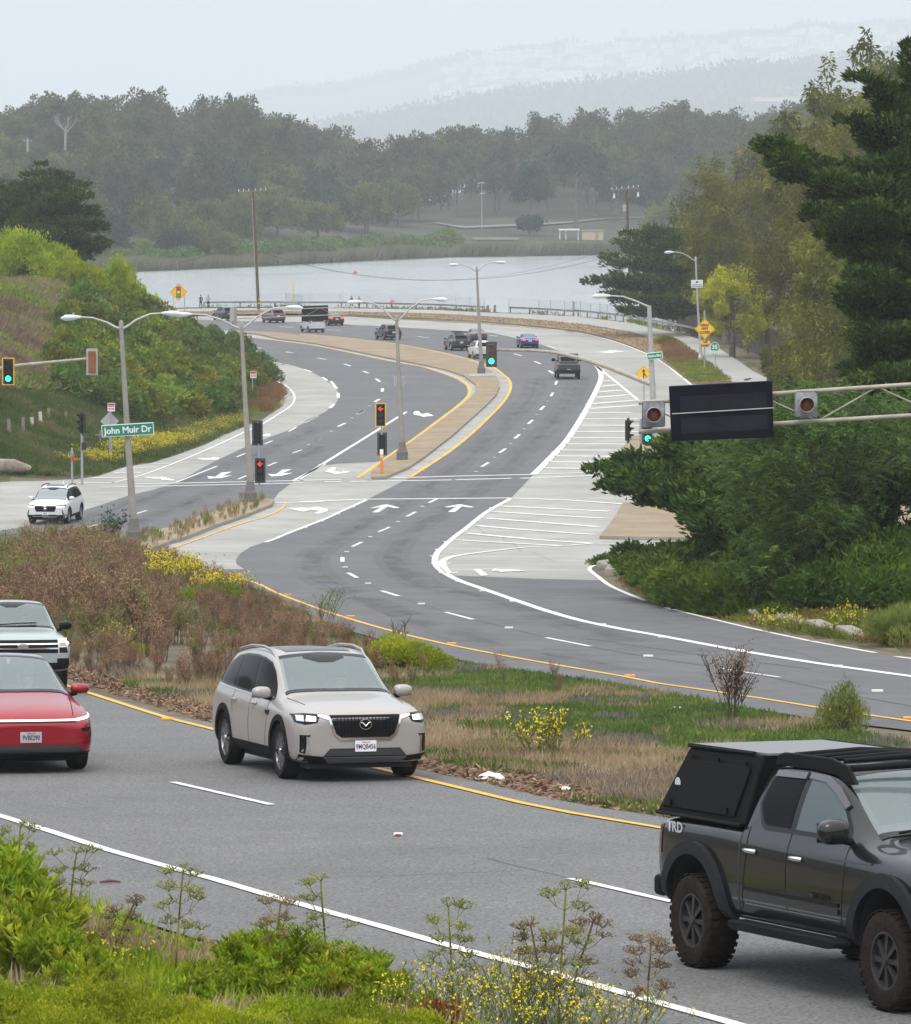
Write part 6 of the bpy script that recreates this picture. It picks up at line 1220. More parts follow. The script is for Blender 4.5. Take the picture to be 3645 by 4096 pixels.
for i, (x, y, w_, h_) in enumerate(((45,952,2.6,.8),(100,940,3.0,1.0),(150,930,3.2,1.1),(195,932,2.5,1.0),(235,922,3.2,1.3),(275,915,3.2,1.5),(310,905,2.6,1.2),(345,895,2.6,1.0),(385,880,2.8,.9),(425,866,2.8,.9),(460,852,2.4,.8),(20,935,2.5,.8),(255,905,2.5,1.4))):
 p = U(x, y - 2); mustard('mustard_bush', ('tallest dense yellow mustard bush beside the nearest lamp post' if i == 5 else 'yellow flowering mustard along the foot of the left embankment'), p, h_*1.15, w_*1.2, 90, 120+i, group='mustard along the embankment foot', yel=1.1 if i < 8 else .4)
n = 9000; t_ = r.rand(n); bx = np.interp(t_, [0,.25,.5,.75,1], [0,150,300,420,540]); by = np.interp(t_, [0,.25,.5,.75,1], [950,938,905,868,810]) - 10*r.rand(n)
P = np.array([tuple(U(a, b)) for a, b in zip(bx[:2500], by[:2500])]); P = np.repeat(P, 5, 0); P[:, :2] += r.normal(size=(len(P),2))*.35
tag(npmesh('verge_weeds', *leaves(P, r.normal(size=P.shape)*.5+[0,0,.8], .3+.35*r.rand(len(P)), .06, r), M_V['mustem']), 'olive and straw coloured weeds at the embankment foot', kind='stuff')
n = 6000; P = np.array([tuple(U(a, b)) for a, b in zip(r.uniform(498, 560, 1500), r.uniform(775, 822, 1500))]); k = [p[0] < np.interp(p[1], [300, 420], [-13.6, -13.4]) for p in P]; P = np.repeat(P[np.array(k)], 6, 0); P[:, :2] += r.normal(size=(len(P),2))*.25
tag(npmesh('rusty_grass', *leaves(P, r.normal(size=P.shape)*.5+[0,0,.8], .4+.35*r.rand(len(P)), .06, r), M_V['red']), 'rusty orange grass where the embankment meets the curving road', kind='stuff')
# ---------------- lamps, signals, signs, rails, poles, people ----------------
M_POLE = mat('pole_concrete', (.33,.31,.28), .8, noise=(1.2, .25)); M_POLEB = mat('pole_base', (.17,.165,.155), .85, noise=(2, .3)); M_ARM = mat('galvanised', (.50,.50,.49), .45, .3, noise=(3, .2)); M_ARMT = mat('weathered_arm', (.42,.38,.31), .6, noise=(2.5, .35))
M_HEADL = mat('lamp_head', (.62,.65,.67), .4); M_POST = mat('sign_post', (.36,.38,.40), .5, .3); M_WOOD = mat('pole_wood', (.14,.085,.055), .9, noise=(1.5, .4)); M_WOODP = mat('post_wood', (.30,.26,.21), .9, noise=(5, .4))
M_SGREEN = mat('sign_green', (.0,.22,.13), .5); M_SWHITE = mat('sign_white', (.80,.81,.82), .5); M_SYEL = mat('sign_yellow', (.90,.50,.01), .5); M_SBLK = mat('sign_black', (.02,.02,.02), .5); M_SRED = mat('sign_red', (.55,.03,.04), .5); M_SBACK = mat('sign_back', (.45,.46,.47), .45, .3)
M_RED = mat('signal_red', (1,.05,.02), .3, emit=((1,.05,.012), 1.5)); M_GRN = mat('signal_green', (.05,1,.6), .3, emit=((.03,1,.55), 2.6)); M_LOFF = mat('lens_off', (.035,.022,.018), .3); M_LOFFA = mat('lens_off_amber', (.17,.06,.01), .3)
M_GRAIL = mat('guardrail_steel', (.30,.31,.32), .5, .4, noise=(1, .3)); M_RUST = mat('rusty_back', (.30,.11,.04), .8, noise=(4, .4))
def head_lamp(e, p, d, L=.85):
 """cobra lamp head at p pointing along d"""
 d = Vector(d).normalized(); m = MB(); M = Matrix.Translation(p) @ d.to_track_quat('X', 'Z').to_matrix().to_4x4(); m.M = M
 m.tube([(-.05,0,0),(.12,0,.0),(L*.35,0,-.01),(L*.75,0,-.025),(L,0,-.05)], [.05,.085,.13,.14,.04], 10); o = m.build('lamp_head', M_HEADL, e, smooth=60)
 m = MB(); m.M = M; m.box((L*.62,0,-.125),(L*.45,.18,.03)); m.build('lens', M_LAMP, o); m = MB(); m.M = M; m.lathe((L*.35,0,.11),[(.045,0),(.045,.07),(.02,.09)],8); m.build('photocell', M_POST, o)
def lamp_post(label, base_d, top_y, arms, rb=.17, rt=.09, name='street_lamp', yb=None, group=None, concrete=True):
 g = U(*base_d); g.z = base(g.y) + (.15 if concrete else 0); top = AT(q(base_d[0]) , q(top_y), g.y); H = top.z - g.z; e = thing(name, label, 'street lamp', g, group=group)
 sh = (0,0)
 if yb: sh = (AT(q(yb), q(top_y), g.y).x - g.x, 0)
 m = MB(); m.tube([(0,0,1.0), (sh[0]*.5,0,H*.5), (sh[0],0,H)], [rb,(rb+rt)/2,rt], 12); m.tube([(sh[0],0,H),(sh[0],0,H+.28),(sh[0],0,H+.36)],[rt*1.15,rt*1.1,.02],12); m.build('pole', M_POLE if concrete else M_ARM, e, smooth=50)
 m = MB(); m.lathe((0,0,-.05), [(rb*2.0,0),(rb*2.0,.55),(rb*1.75,.6),(rb*1.25,.95),(rb*1.15,1.12)], 12 if concrete else 8); m.build('pole_base', M_POLEB if concrete else M_ARM, e, smooth=30)
 for (tx, ty, dY) in arms:
  t = AT(q(tx), q(ty), g.y + dY) - g; s = Vector((sh[0],0,H-.05)); v = t - s; mid1 = s + v*.35 + Vector((0,0,v.z*.22+.0)); mid2 = s + v*.7 + Vector((0,0,v.z*.25))
  m = MB(); m.tube([s, s+v*.18+Vector((0,0,v.z*.06)), mid1, mid2, t], [.055,.05,.045,.04,.035], 8); m.build('arm', M_ARM, e, smooth=60); dd = Vector((v.x, v.y, .0)); head_lamp(e, t, dd)
 return e, g
lamp_post('nearest twin arm street lamp beside the weedy island, left', (267,1090), 655, [(160,633,0),(325,625,0)], yb=242, group='street lamps')
lamp_post('second twin arm street lamp at the far tip of the short island', (500,1008), 655, [(382,627,0),(572,613,0)], yb=482, group='street lamps')
lamp_post('twin arm street lamp on the long tan island behind the arrow signal', (803,923), 640, [(722,602,0),(865,597,0)], yb=792, group='street lamps')
lamp_post('farthest twin arm street lamp at the end of the tan island', (961,750), 540, [(915,528,0),(990,523,0)], yb=952, group='street lamps', rb=.17)
slab('lamp_footing', V2(GG(Z2((1165,765),(1330,762),(1335,777),(1180,778)))), M_CONC, .19, .02, parent=o1)
lamp_post('single arm street lamp carrying a white camera sign by the far path', (1399,724), 520, [(1345,503,0)], yb=1389, group='street lamps', rb=.13, rt=.09, concrete=False)
e6 = bpy.data.objects[-1] if False else None
def signal(e, p, yaw, lit=None, border=None, lens=('off','off','off'), back=False, name='signal_head', s=1.0, col=None):
 """three-section signal head, its face along local -Y turned by yaw"""
 M = Matrix.Translation(p) @ Matrix.Rotation(yaw, 4, 'Z') @ Matrix.Diagonal((s,s,s,1)); col = col or mat('signal_housing', (.010,.011,.012), .6, spec=.1)
 m = MB(); m.M = M; m.box((0,.06,0),(.36,.20,1.06),bev=.03); o = m.build(name, col, e)
 m = MB(); m.M = M
 if border: m.box((0,.03,0),(.60,.02,1.34)); m.build('backplate', M_SYEL, o); m = MB(); m.M = M; m.box((0,.022,0),(.50,.02,1.24)); m.build('backplate_face', M_SBLK, o)
 else: m.box((0,.03,0),(.56,.02,1.30)); m.build('backplate', mat('backplate', (.05,.052,.053), .6) if not back else M_SBACK, o)
 for i, z in enumerate((.35,0,-.35)):
  lm = {'off': M_LOFF, 'amb': M_LOFFA, 'red': M_RED, 'green': M_GRN}[lens[i]]
  m = MB(); m.M = M;
  if lens[i] == 'red_arrow': pass
  m.lathe((0,-.05,z),[(.001,-.01),(.145,.0),(.145,.02)],20,axis='Y'); m.build('lens', lm, o)
  m = MB(); m.M = M; n = 14; vs = []; fs = []
  for k in range(n+1):
   a = -.35 + (PI+.7)*k/n
   for rr in (.155,.165):
    for yy in (-.02, -.24 if 2 < k < n-2 else -.10): vs.append((rr*math.cos(a), yy, z+rr*math.sin(a)))
  for k in range(n):
   b_ = k*4
   for a_, c_ in ((0,1),(2,3),(0,2),(1,3)): fs.append((b_+a_, b_+c_, b_+4+c_, b_+4+a_))
  m.add(vs, fs); m.build('visor', col, o)
 return o
def red_arrow(e, p, yaw, z=.35):
 M = Matrix.Translation(p) @ Matrix.Rotation(yaw, 4, 'Z'); m = MB(); m.M = M
 m.prism([(-.14,z),(.0,z+.14),(.035,z+.105),(-.045,z+.022),(.14,z+.022),(.14,z-.022),(-.045,z-.022),(.035,z-.105),(.0,z-.14)], -.075, -.062); return m.build('arrow_lens', M_RED, e)
def post(e, g, H, r=.055, m=M_POST, name='post', lean=(0,0)): return MB().tube([(0,0,-.3),(lean[0],lean[1],H)], r, 10).build(name, m, e, smooth=60)
def P3_(x, y, Y): return AT(q(x), q(y), Y)
g = U(519,1003); g.z += .15; e = thing('traffic_signal', 'post with a red arrow signal facing us and a dark signal back above it', 'traffic signal', g); top = P3_(514,838,g.y).z-g.z; post(e, g, top-.1, lean=(-.1,0))
sg = signal(e, Vector((.02,-.12,P3_(520,939,g.y).z-g.z)), 0.0, lens=('off','off','off')); red_arrow(sg, Vector((.02,-.12,P3_(520,939,g.y).z-g.z)), 0)
signal(e, Vector((-.12,.0,P3_(512,864,g.y).z-g.z)), PI)
g = U(762,951); g.z += .15; e = thing('traffic_signal', 'yellow framed red arrow signal on the tip of the long tan island', 'traffic signal', g); z1 = P3_(758,828,g.y).z-g.z; post(e, g, z1)
sg = signal(e, Vector((-.05,-.12,z1)), 0, border=True); red_arrow(sg, Vector((-.05,-.12,z1)), 0); signal(e, Vector((.03,.1,P3_(761,886,g.y).z-g.z)), PI)
m = MB(); m.tube([(0,0,.05),(0,0,.75)], .085, 10); m.build('orange_marker', mat('marker_orange', (.85,.22,.02), .5), e); m = MB(); m.box((0,-.09,1.25),(.2,.02,.3)); pl = m.build('small_plate', M_SWHITE, e); MB().box((0,-.08,1.0),(.16,.12,.18)).build('push_button_box', M_SYEL, e)
g = U(164,968); e = thing('traffic_signal', 'black signal facing left with a small pedestrian box, left kerb', 'traffic signal', g); z1 = P3_(162,845,g.y).z-g.z; post(e, g, z1, .07); signal(e, Vector((.0,-.1,z1)), R(-60), s=1.0); MB().box((.12,-.08,P3_(167,890,g.y).z-g.z),(.26,.2,.42),bev=.02).build('pedestrian_box', M_SBLK, e)
g = U(144,966); e = thing('push_button_post', 'short grey push button post beside the black kerb signal', 'post', g); post(e, g, 2.0, .06); MB().box((.06,-.07,1.4),(.16,.1,.3)).build('button_box', M_SRED, e); MB().box((.0,-.07,1.75),(.2,.06,.12)).build('cap', M_POST, e)
g = G(*K3((305,870))[0]); e = thing('traffic_signal', 'pair of signals on a kerb post, one black, one showing green', 'traffic signal', g); z1 = AT(*K3((300,450))[0], g.y).z-g.z; post(e, g, z1+.6, .07)
signal(e, Vector((-.62,.0,z1)), R(75)); sg = signal(e, Vector((.35,-.1,z1-.05)), 0, lens=('off','off','green'), border=False)
MB().box((-.15,0,z1+.45),(.9,.06,.06)).build('bracket', M_POST, e); MB().box((-.15,0,z1-.45),(.9,.06,.06)).build('bracket', M_POST, e)
g = G(*K3((356,902))[0]); e = thing('street_post', 'slim white post with a small ornate JOHN MUIR name plate', 'sign post', g); z1 = AT(*K3((346,625))[0], g.y).z-g.z; post(e, g, z1+.2, .05, mat('post_white', (.62,.63,.63), .5))
pl = MB().box((0,-.07,z1),(.95,.03,.26)).build('name_plate', M_SWHITE, e); text_mesh('JOHN MUIR', .2, M_SBLK, pl, Matrix(((1,0,0,0),(0,0,-1,-.088),(0,1,0,z1),(0,0,0,1))), 'lettering', bold=.004); sp = MB(); sp.prism([(-.2,z1+.14),(.2,z1+.14),(.13,z1+.3),(.05,z1+.34),(.04,z1+.75),(0,z1+.95),(-.04,z1+.75),(-.05,z1+.34),(-.13,z1+.3)], -.07, -.05); sp.build('ornament', M_POST, e)
g = G(*K3((395,900))[0]);
gp = G(*K3((400,870))[0]); e = thing('signal_mast', 'grey mast pole whose long curved arm carries the green signal over the road', 'traffic signal', gp); zt = AT(*Z3((500,405))[0], gp.y).z-gp.z; xt = AT(*Z3((500,405))[0], gp.y).x-gp.x
MB().tube([(0,0,-.2),(xt*.5,0,zt*.5),(xt,0,zt)],[.19,.15,.11],12).build('pole', M_ARM, e, smooth=50)
def A(fn, x, y, dY=0): return AT(*fn((x,y))[0], gp.y+dY) - gp
arm = [A(Z3,520,805), A(Z3,430,770,4), A(Z3,300,718,10), A(Z3,150,670,16), A(Z2,1700,622,20), A(Z2,1560,608,24), A(Z2,1345,605,28)]
MB().tube([Vector(p) for p in arm],[.14,.13,.12,.11,.10,.085,.07],12).build('mast_arm', M_ARMT, e, smooth=60)
sg = signal(e, Vector(A(Z2,1313,632,28)) + Vector((0,-.1,0)), 0, lens=('amb','amb','green'), col=mat('housing_olive', (.10,.095,.075), .7), s=1.12)
la = [A(Z3,500,412), A(Z3,440,385,0), A(Z3,370,360,0), A(Z3,300,356,0)]; MB().tube([Vector(p) for p in la],[.05,.045,.04,.035],8).build('lamp_arm', M_ARM, e, smooth=60); head_lamp(e, Vector(A(Z3,300,356)), (-1,0,0), .9)
z1 = AT(*Z3((527,657))[0], gp.y).z-gp.z; x1 = AT(*Z3((527,657))[0], gp.y).x-gp.x
def signboard(e, c, w_, h, m, text=None, ts=.3, tm=None, yaw=0.0, border=None, tilt=0.0, name='sign_board', sx=1.0, bold=.006):
 M = Matrix.Translation(c) @ Matrix.Rotation(yaw, 4, 'Z') @ Matrix.Rotation(tilt, 4, 'Y'); b = MB(); b.M = M
 if border: b.box((0,0,0),(w_,.03,h),bev=.012); o = b.build(name, border, e); b = MB(); b.M = M; b.box((0,-.018,0),(w_-.07,.012,h-.07)); b.build('sign_face', m, o);
 else: b.box((0,0,0),(w_,.03,h),bev=.012); o = b.build(name, m, e)
 if text:
  for k, (tx, dz, sz) in enumerate(text if isinstance(text, list) else [(text, 0, ts)]):
   text_mesh(tx, sz, tm or M_SWHITE, o, M @ Matrix(((1,0,0,0),(0,0,-1,-.028),(0,1,0,dz-.02*sz),(0,0,0,1))), 'lettering', bold=bold, sx=sx)
 return o
ws_ = 80/1.2588/FQ*gp.y; signboard(e, (x1,-.25,z1), ws_, ws_*.44, M_SGREEN, 'Skyline Blvd', ws_*.21, yaw=0, border=M_SWHITE, tilt=R(-6), sx=.8, bold=.006)
gl = U(267,1090); e = thing('street_sign', 'green John Muir Dr street name sign fixed to the nearest lamp pole', 'street sign', AT(q(255),q(858),gl.y-.25)); w_ = 104.5/FQ*2.004*gl.y; signboard(e, (0,0,0), w_, w_*.235, M_SGREEN, 'John Muir Dr', w_*.172, border=M_SWHITE, tilt=R(-3.4), sx=.97, bold=.010)
MB().box((0,.1,0),(.12,.16,.3)).build('clamp', M_POST, e)
gy_ = 215.0; e = thing('signal_mast', 'signal arm entering from the left edge with a yellow framed green signal', 'traffic signal', Vector((AT(q(-120),q(760),gy_).x, gy_, base(gy_)))); o_ = Vector(e.matrix_world.translation)
def B_(x, y, dY=0): return AT(q(x), q(y), gy_+dY) - o_
MB().tube([(0,0,-.2),(0,0,B_(-120,700).z)],[.2,.13],12).build('pole', M_ARM, e, smooth=50)
MB().tube([B_(-120,752),B_(-40,742),B_(40,729),B_(110,722),B_(172,716)],[.12,.10,.085,.07,.06],10).build('mast_arm', M_ARMT, e, smooth=60)
sg = signal(e, B_(17,741)+Vector((0,-.15,0)), 0, border=True, lens=('off','off','green'), s=.93)
sg = signal(e, B_(184,722)+Vector((0,.0,0)), PI, lens=('off','off','off'), s=.93, back=True, col=M_RUST)
# ---- message sign gantries ----
M_LED = mat('message_panel', (.016,.019,.026), .5, noise=(2, .4), spec=.1); M_LEDF = mat('message_frame', (.004,.005,.010), .5, spec=.08)
def gantry(label, Y, base_pt, chords, panel, front=True, beacons=(), post_r=.22):
 pb = Vector(base_pt); e = thing('message_sign_gantry', label, 'message sign', pb)
 def L(x, y, dY=0): return AT(q(x), q(y), Y+dY) - pb
 (ax, ay, bx, by), (cx, cy, dx, dy) = chords
 MB().bar(L(ax,ay), L(bx,by), .052).build('top_chord', M_ARMT, e, smooth=60); MB().bar(L(cx,cy), L(dx,dy), .052).build('bottom_chord', M_ARMT, e, smooth=60)
 n = max(2, int(round(abs(bx-ax)/(abs(cy-ay)*3.6)))); br = MB()
 for k in range(n):
  t0, t1 = k/n, (k+1)/n; tm_ = (t0+t1)/2; a = L(ax+(bx-ax)*t0, ay+(by-ay)*t0); b = L(ax+(bx-ax)*t1, ay+(by-ay)*t1); c_ = L(cx+(dx-cx)*tm_, cy+(dy-cy)*tm_)
  br.bar(a, c_, .02, 6); br.bar(c_, b, .02, 6)
 br.build('truss_brace', M_ARMT, e)
 return e, L
gY = 110.0; xr = AT(q(1990), q(800), gY).x
e, L = gantry('blank black message sign with beacons on a truss arm, right', gY, (xr, gY, base(gY)), ((1275,804,1990,756),(1275,862,1990,819)), None)
MB().tube([(0,0,-.3),(0,0,L(1990,730).z)],[.24,.20],14).build('pole', M_ARM, e, smooth=50)
m = MB(); pts = [L(1336,771,-.28),L(1542,760,-.28),L(1545,873,-.28),L(1341,881,-.28)]; bk = [p + Vector((0,.22,0)) for p in pts]; m.add(pts+bk, [(0,1,2,3),(7,6,5,4),(0,4,5,1),(1,5,6,2),(2,6,7,3),(3,7,4,0)]); pn = m.build('message_panel', M_LEDF, e, bevel=.02)
def quadm(e, ps, th, mt, nm):
 m = MB(); m.add(ps + [p + Vector((0,th,0)) for p in ps], [(0,1,2,3),(7,6,5,4),(0,4,5,1),(1,5,6,2),(2,6,7,3),(3,7,4,0)]); return m.build(nm, mt, e)
quadm(pn, [L(1358,792,-.30),L(1530,783,-.30),L(1531,813,-.30),L(1359,823,-.30)], .02, M_LED, 'message_window'); quadm(pn, [L(1360,836,-.30),L(1532,827,-.30),L(1533,856,-.30),L(1361,866,-.30)], .02, M_LED, 'message_window')
MB().bar(L(1342,826,-.30), L(1545,814,-.30), .012).build('panel_joint', M_ARM, pn)
for i_, (bx, by) in enumerate(((1305,827),(1610,807))):
 p = L(bx, by, -.30); m = MB(); m.box(p + Vector((0,.06,0)), (.54,.05,.60), bev=.05); bo = m.build('beacon', mat('beacon_plate', (.33,.34,.36), .7, noise=(5, .5)), e, smooth=40)
 m = MB(); m.lathe(p + Vector((.0,-.02,0)), [(.17,.06),(.175,-.0),(.175,-.26),(.165,-.26),(.16,0)], 22, axis='Y', caps=False); m.build('beacon_hood', mat('hood_grey', (.40,.40,.41), .6, noise=(8, .4)), bo, smooth=40)
 m = MB(); m.lathe(p + Vector((0,-.03,0)), [(.001,-.03),(.12,-.02),(.158,.02)], 22, axis='Y'); m.build('beacon_lens', mat('beacon_lens_amber', (.24,.075,.02), .3), bo, smooth=60)
gf = U(468,672); e, L = gantry('far gantry seen from behind, black sign over the distant cars', gf.y, tuple(gf), ((464,620,697,613),(464,636,697,627)), None)
MB().tube([(0,0,-.2),(0,0,L(468,612).z)],[.28,.26],10).build('pole', M_POLE, e, smooth=50)
quadm(e, [L(602,611,.35),L(655,609,.35),L(655,639,.35),L(602,641,.35)], .25, M_LEDF, 'message_panel'); MB().box(L(464,628),(.5,.5,1.4)).build('mount_box', M_ARM, e)
# ---- warning and regulatory signs ----
def diamond(label, c_d, side, posts, Y, emblem, extra=None, back=False):
 c0 = P3_(c_d[0], c_d[1], Y); g = Vector((c0.x, Y, gz(c0.x, Y))); e = thing('warning_sign' if not back else 'road_sign', label, 'road sign', g); z = c0.z-g.z; h = side/math.sqrt(2)
 for px, r_, zt in posts: MB().tube([(px,.04,-.3),(px,.04,zt if zt > 0 else z+zt)], r_, 8).build('post', M_POST, e, smooth=60)
 m = MB(); m.prism([(0,z-h),(h,z),(0,z+h),(-h,z)], -.03, 0); b = m.build('sign_board', M_SYEL if not back else M_SBACK, e)
 if not back:
  def ring(k0, k1, y):
   mm = MB()
   for i in range(4):
    a = [(0,-h),(h,0),(0,h),(-h,0)]; p, q_ = a[i], a[(i+1)%4]; mm.prism([(p[0]*k0, z+p[1]*k0),(q_[0]*k0, z+q_[1]*k0),(q_[0]*k1, z+q_[1]*k1),(p[0]*k1, z+p[1]*k1)], y, -.03)
   return mm
  ring(.93,.90,-.034).build('sign_border', M_SBLK, b)
  for poly, mt, dy in emblem: mm = MB(); mm.prism([(x, z+y) for x, y in poly], -.036-dy, -.028); mm.build('sign_symbol', mt, b)
 return e, z
def circ(x, y, r, n=16): return [(x+r*math.cos(2*PI*k/n), y+r*math.sin(2*PI*k/n)) for k in range(n)]
k_ = 35.5/FQ*2.004*545/2.0     # half diagonal
sc_ = k_/.9
diamond('yellow diamond signal ahead sign in front of the lake, upper left', (356.5,583), k_*math.sqrt(2), [(-.95*sc_*.55,.04,-.2),(.6*sc_,.04,-.3)], 545, [([(-.22*sc_,-.56*sc_),(.22*sc_,-.56*sc_),(.22*sc_,.56*sc_),(-.22*sc_,.56*sc_)], M_SBLK, 0), (circ(0,.36*sc_,.16*sc_), mat('disc_red', (.6,.03,.02), .5), .004), (circ(0,0,.16*sc_), mat('disc_yellow', (.95,.65,.03), .5), .004), (circ(0,-.36*sc_,.16*sc_), mat('disc_green', (.02,.32,.14), .5), .004)])
cm = K3((322,132))[0]; gm = G(*K3((330,300))[0]); Ym = gm.y; h_ = 46/1.3992/FQ*Ym; kk = h_
ar = [(-.07,-.62),(.07,-.62),(.07,-.1),(.30,-.42),(.40,-.34),(.07,.12),(.07,.22),(.22,.22),(0,.60),(-.22,.22),(-.07,.22)]
diamond('yellow diamond merge arrow sign left of the Skyline sign pole', (cm[0]/2.004, cm[1]/2.004), h_*math.sqrt(2), [(.03,.045,-.3)], Ym, [([(x*kk, y*kk) for x, y in ar], M_SBLK, 0)])
gs = G(*Z3((790,738))[0]); Ys = gs.y; cg = Z3((781,523))[0]; hh = 52/1.2588/FQ*Ys; e, z = diamond('yellow diamond reading GREAT HWY CLOSED above a USE SUNSET plate', (cg[0]/2.004, cg[1]/2.004), hh*math.sqrt(2), [(-.02,.06,hh*1.85+ (AT(*cg, Ys).z-gs.z))], Ys, [])
for t_, dz in (('GREAT', .36), ('HWY', .02), ('CLOSED', -.34)): text_mesh(t_, hh*.34, M_SBLK, e, Matrix(((1,0,0,0),(0,0,-1,-.045),(0,1,0,z+dz*hh),(0,0,0,1))), 'lettering', bold=.012, sx=.8)
cu = AT(*Z3((785,597))[0], Ys); signboard(e, (.04,-.03,cu.z-gs.z), 48/1.2588/FQ*Ys, 30/1.2588/FQ*Ys, M_SYEL, [('USE', .17, .26), ('SUNSET', -.15, .26)], tm=M_SBLK, bold=.01, sx=.85)
g35 = G(*Z3((834,742))[0]); Y5 = g35.y; e = thing('route_sign', 'green route 35 north marker on a thin post by the path', 'road sign', g35); c5 = AT(*Z3((830,612))[0], Y5); z5 = c5.z-g35.z; r5 = 23/1.2588/FQ*Y5; x5 = c5.x-g35.x
MB().tube([(0,0.03,-.2),(0,.03,z5)], .04, 8).build('post', M_POST, e)
sp = [(-.85,-.95),(.85,-.95),(1.0,-.45),(.95,.25),(.65,.75),(.25,.95),(0,1.05),(-.25,.95),(-.65,.75),(-.95,.25),(-1.0,-.45)]
m = MB(); m.prism([(x5+x*r5, z5+y*r5) for x, y in sp], -.03, 0); b = m.build('shield', M_SWHITE, e); m = MB(); m.prism([(x5+x*r5*.9, z5+y*r5*.9) for x, y in sp], -.036, -.02); m.build('shield_face', M_SGREEN, b); text_mesh('35', r5*1.25, M_SWHITE, b, Matrix(((1,0,0,x5),(0,0,-1,-.045),(0,1,0,z5-.12*r5),(0,0,0,1))), 'lettering', bold=.014)
signboard(e, (x5,-.02,z5-r5*1.45), r5*1.75, r5*.75, M_SGREEN, 'NORTH', r5*.55, bold=.012, border=M_SWHITE, sx=.85)
gcam = U(1399,724); cc = AT(*Z3((741,296))[0], gcam.y-.2); e = thing('camera_sign', 'white TRAFFIC LAWS PHOTO ENFORCED sign high on the far lamp pole', 'road sign', cc); w_ = 60/1.2588/FQ*gcam.y; signboard(e, (0,0,0), w_, w_*.66, M_SWHITE, [('TRAFFIC LAWS', -.08*w_, w_*.105), ('PHOTO ENFORCED', -.22*w_, w_*.105)], tm=M_SBLK, bold=.004)
m = MB(); m.box((0,-.025,w_*.14),(w_*.2,.02,w_*.11)); m.box((0,-.025,w_*.21),(w_*.08,.02,w_*.05)); m.build('camera_symbol', M_SBLK, e); MB().box((0,.1,0),(.1,.2,.3)).build('clamp', M_POST, e)
for i_, (fn, cx_, cy_, gx__, gy__, sz, lb) in enumerate(((K1,623,180,619,500,42,'red and white no stopping sign above the back of a diamond sign'),(Z1,1537,755,1525,900,38,'red and white no stopping sign on a thin post beside the curving road'))):
 g_ = G(*fn((gx__, gy__))[0]) if i_ else G(*fn((gx__, gy__))[0]); Yn = g_.y; c_ = AT(*fn((cx_, cy_))[0], Yn); s_ = (1.3992 if fn is K1 else 1.5158); w_ = sz/s_/FQ*Yn; e = thing('no_stopping_sign', lb, 'road sign', g_); zz_ = c_.z-g_.z; xx_ = c_.x-g_.x
 MB().tube([(xx_*.5,.03,-.2),(xx_*.5,.03,zz_+w_*.4)], .045, 8).build('post', M_POST, e); b = signboard(e, (xx_,-.02,zz_), w_, w_*1.12, M_SWHITE, [('NO STOPPING', .12*w_, w_*.12), ('ANY TIME', -.22*w_, w_*.2)], tm=M_SRED, bold=.008, sx=.9); MB().box((xx_,-.043,zz_+.38*w_),(w_*.92,.02,w_*.26)).build('red_band', M_SRED, b)
gk = G(*K1((613,500))[0]); cdk = K1((613,258))[0]; diamond('unpainted back of a diamond sign below the no stopping sign', (cdk[0]/2.004, cdk[1]/2.004), 53/1.3992/FQ*gk.y*math.sqrt(2), [(0,.04,-.2)], gk.y+.3, [], back=True)
ck = K1((560,470))[0]; gk = G(*K1((562,480))[0]); e = thing('wooden_post', 'thin weathered post with crossbar in front of the left shrubs', 'post', gk); MB().tube([(0,0,-.2),(0,0,AT(*K1((560,310))[0], gk.y).z-gk.z)], .05, 6).build('upright', M_WOODP, e); MB().bar((-.3,0,AT(*K1((560,335))[0], gk.y).z-gk.z), (.3,0,AT(*K1((560,335))[0], gk.y).z-gk.z), .035).build('crossbar', M_WOODP, e)
gl3 = U(803,923); e = thing('sign_back', 'bare metal back of a sign strapped to the third lamp pole', 'road sign', AT(q(797),q(762),gl3.y+.2)); MB().box((0,0,0),(62/3.037/FQ*2.004*gl3.y,.03,62/3.037/FQ*2.004*gl3.y),bev=.01).build('sign_board', M_SBACK, e)
for i_, (x, y0_, y1_, m_, ln) in enumerate(((52,330,245,M_WOODP,-.1),(130,320,235,M_WOODP,0),(183,290,235,mat('post_pale', (.55,.52,.42), .8),-.25),(228,275,205,M_SWHITE if False else mat('post_white2', (.60,.58,.55), .8),-.1),(272,235,185,M_WOODP,0),(362,232,205,M_WOODP,.9))):
 p = HIT(*K1((x, y0_))[0]); H = (y0_-y1_)/1.3992/FQ*p.y; e = MB().tube([(0,0,-.2),(ln*H*.4,0,H)], [.11,.10], 8).build('fence_post', m_, smooth=50); e.location = p; tag(e, ['brown fence post leftmost on the green slope','grey fence post second from the left on the slope','pale broken leaning fence post on the slope','tall whitish fence post on the green slope','dark fence post half hidden by the shrubs','fallen leaning fence post beneath the shrubs'][i_], 'post')
p = HIT(*K1((50,555))[0]); e = MB().tube([(-1.7,.1,.3),(-.6,0,.42),(.3,0,.45),(1.2,.2,.3)], [.42,.46,.40,.16], 12).build('log', mat('log_grey', (.32,.28,.23), .9, noise=(2,.5), bump=(6,.8)), smooth=60); e.location = p; tag(e, 'thick grey fallen log at the left edge of the road', 'log')
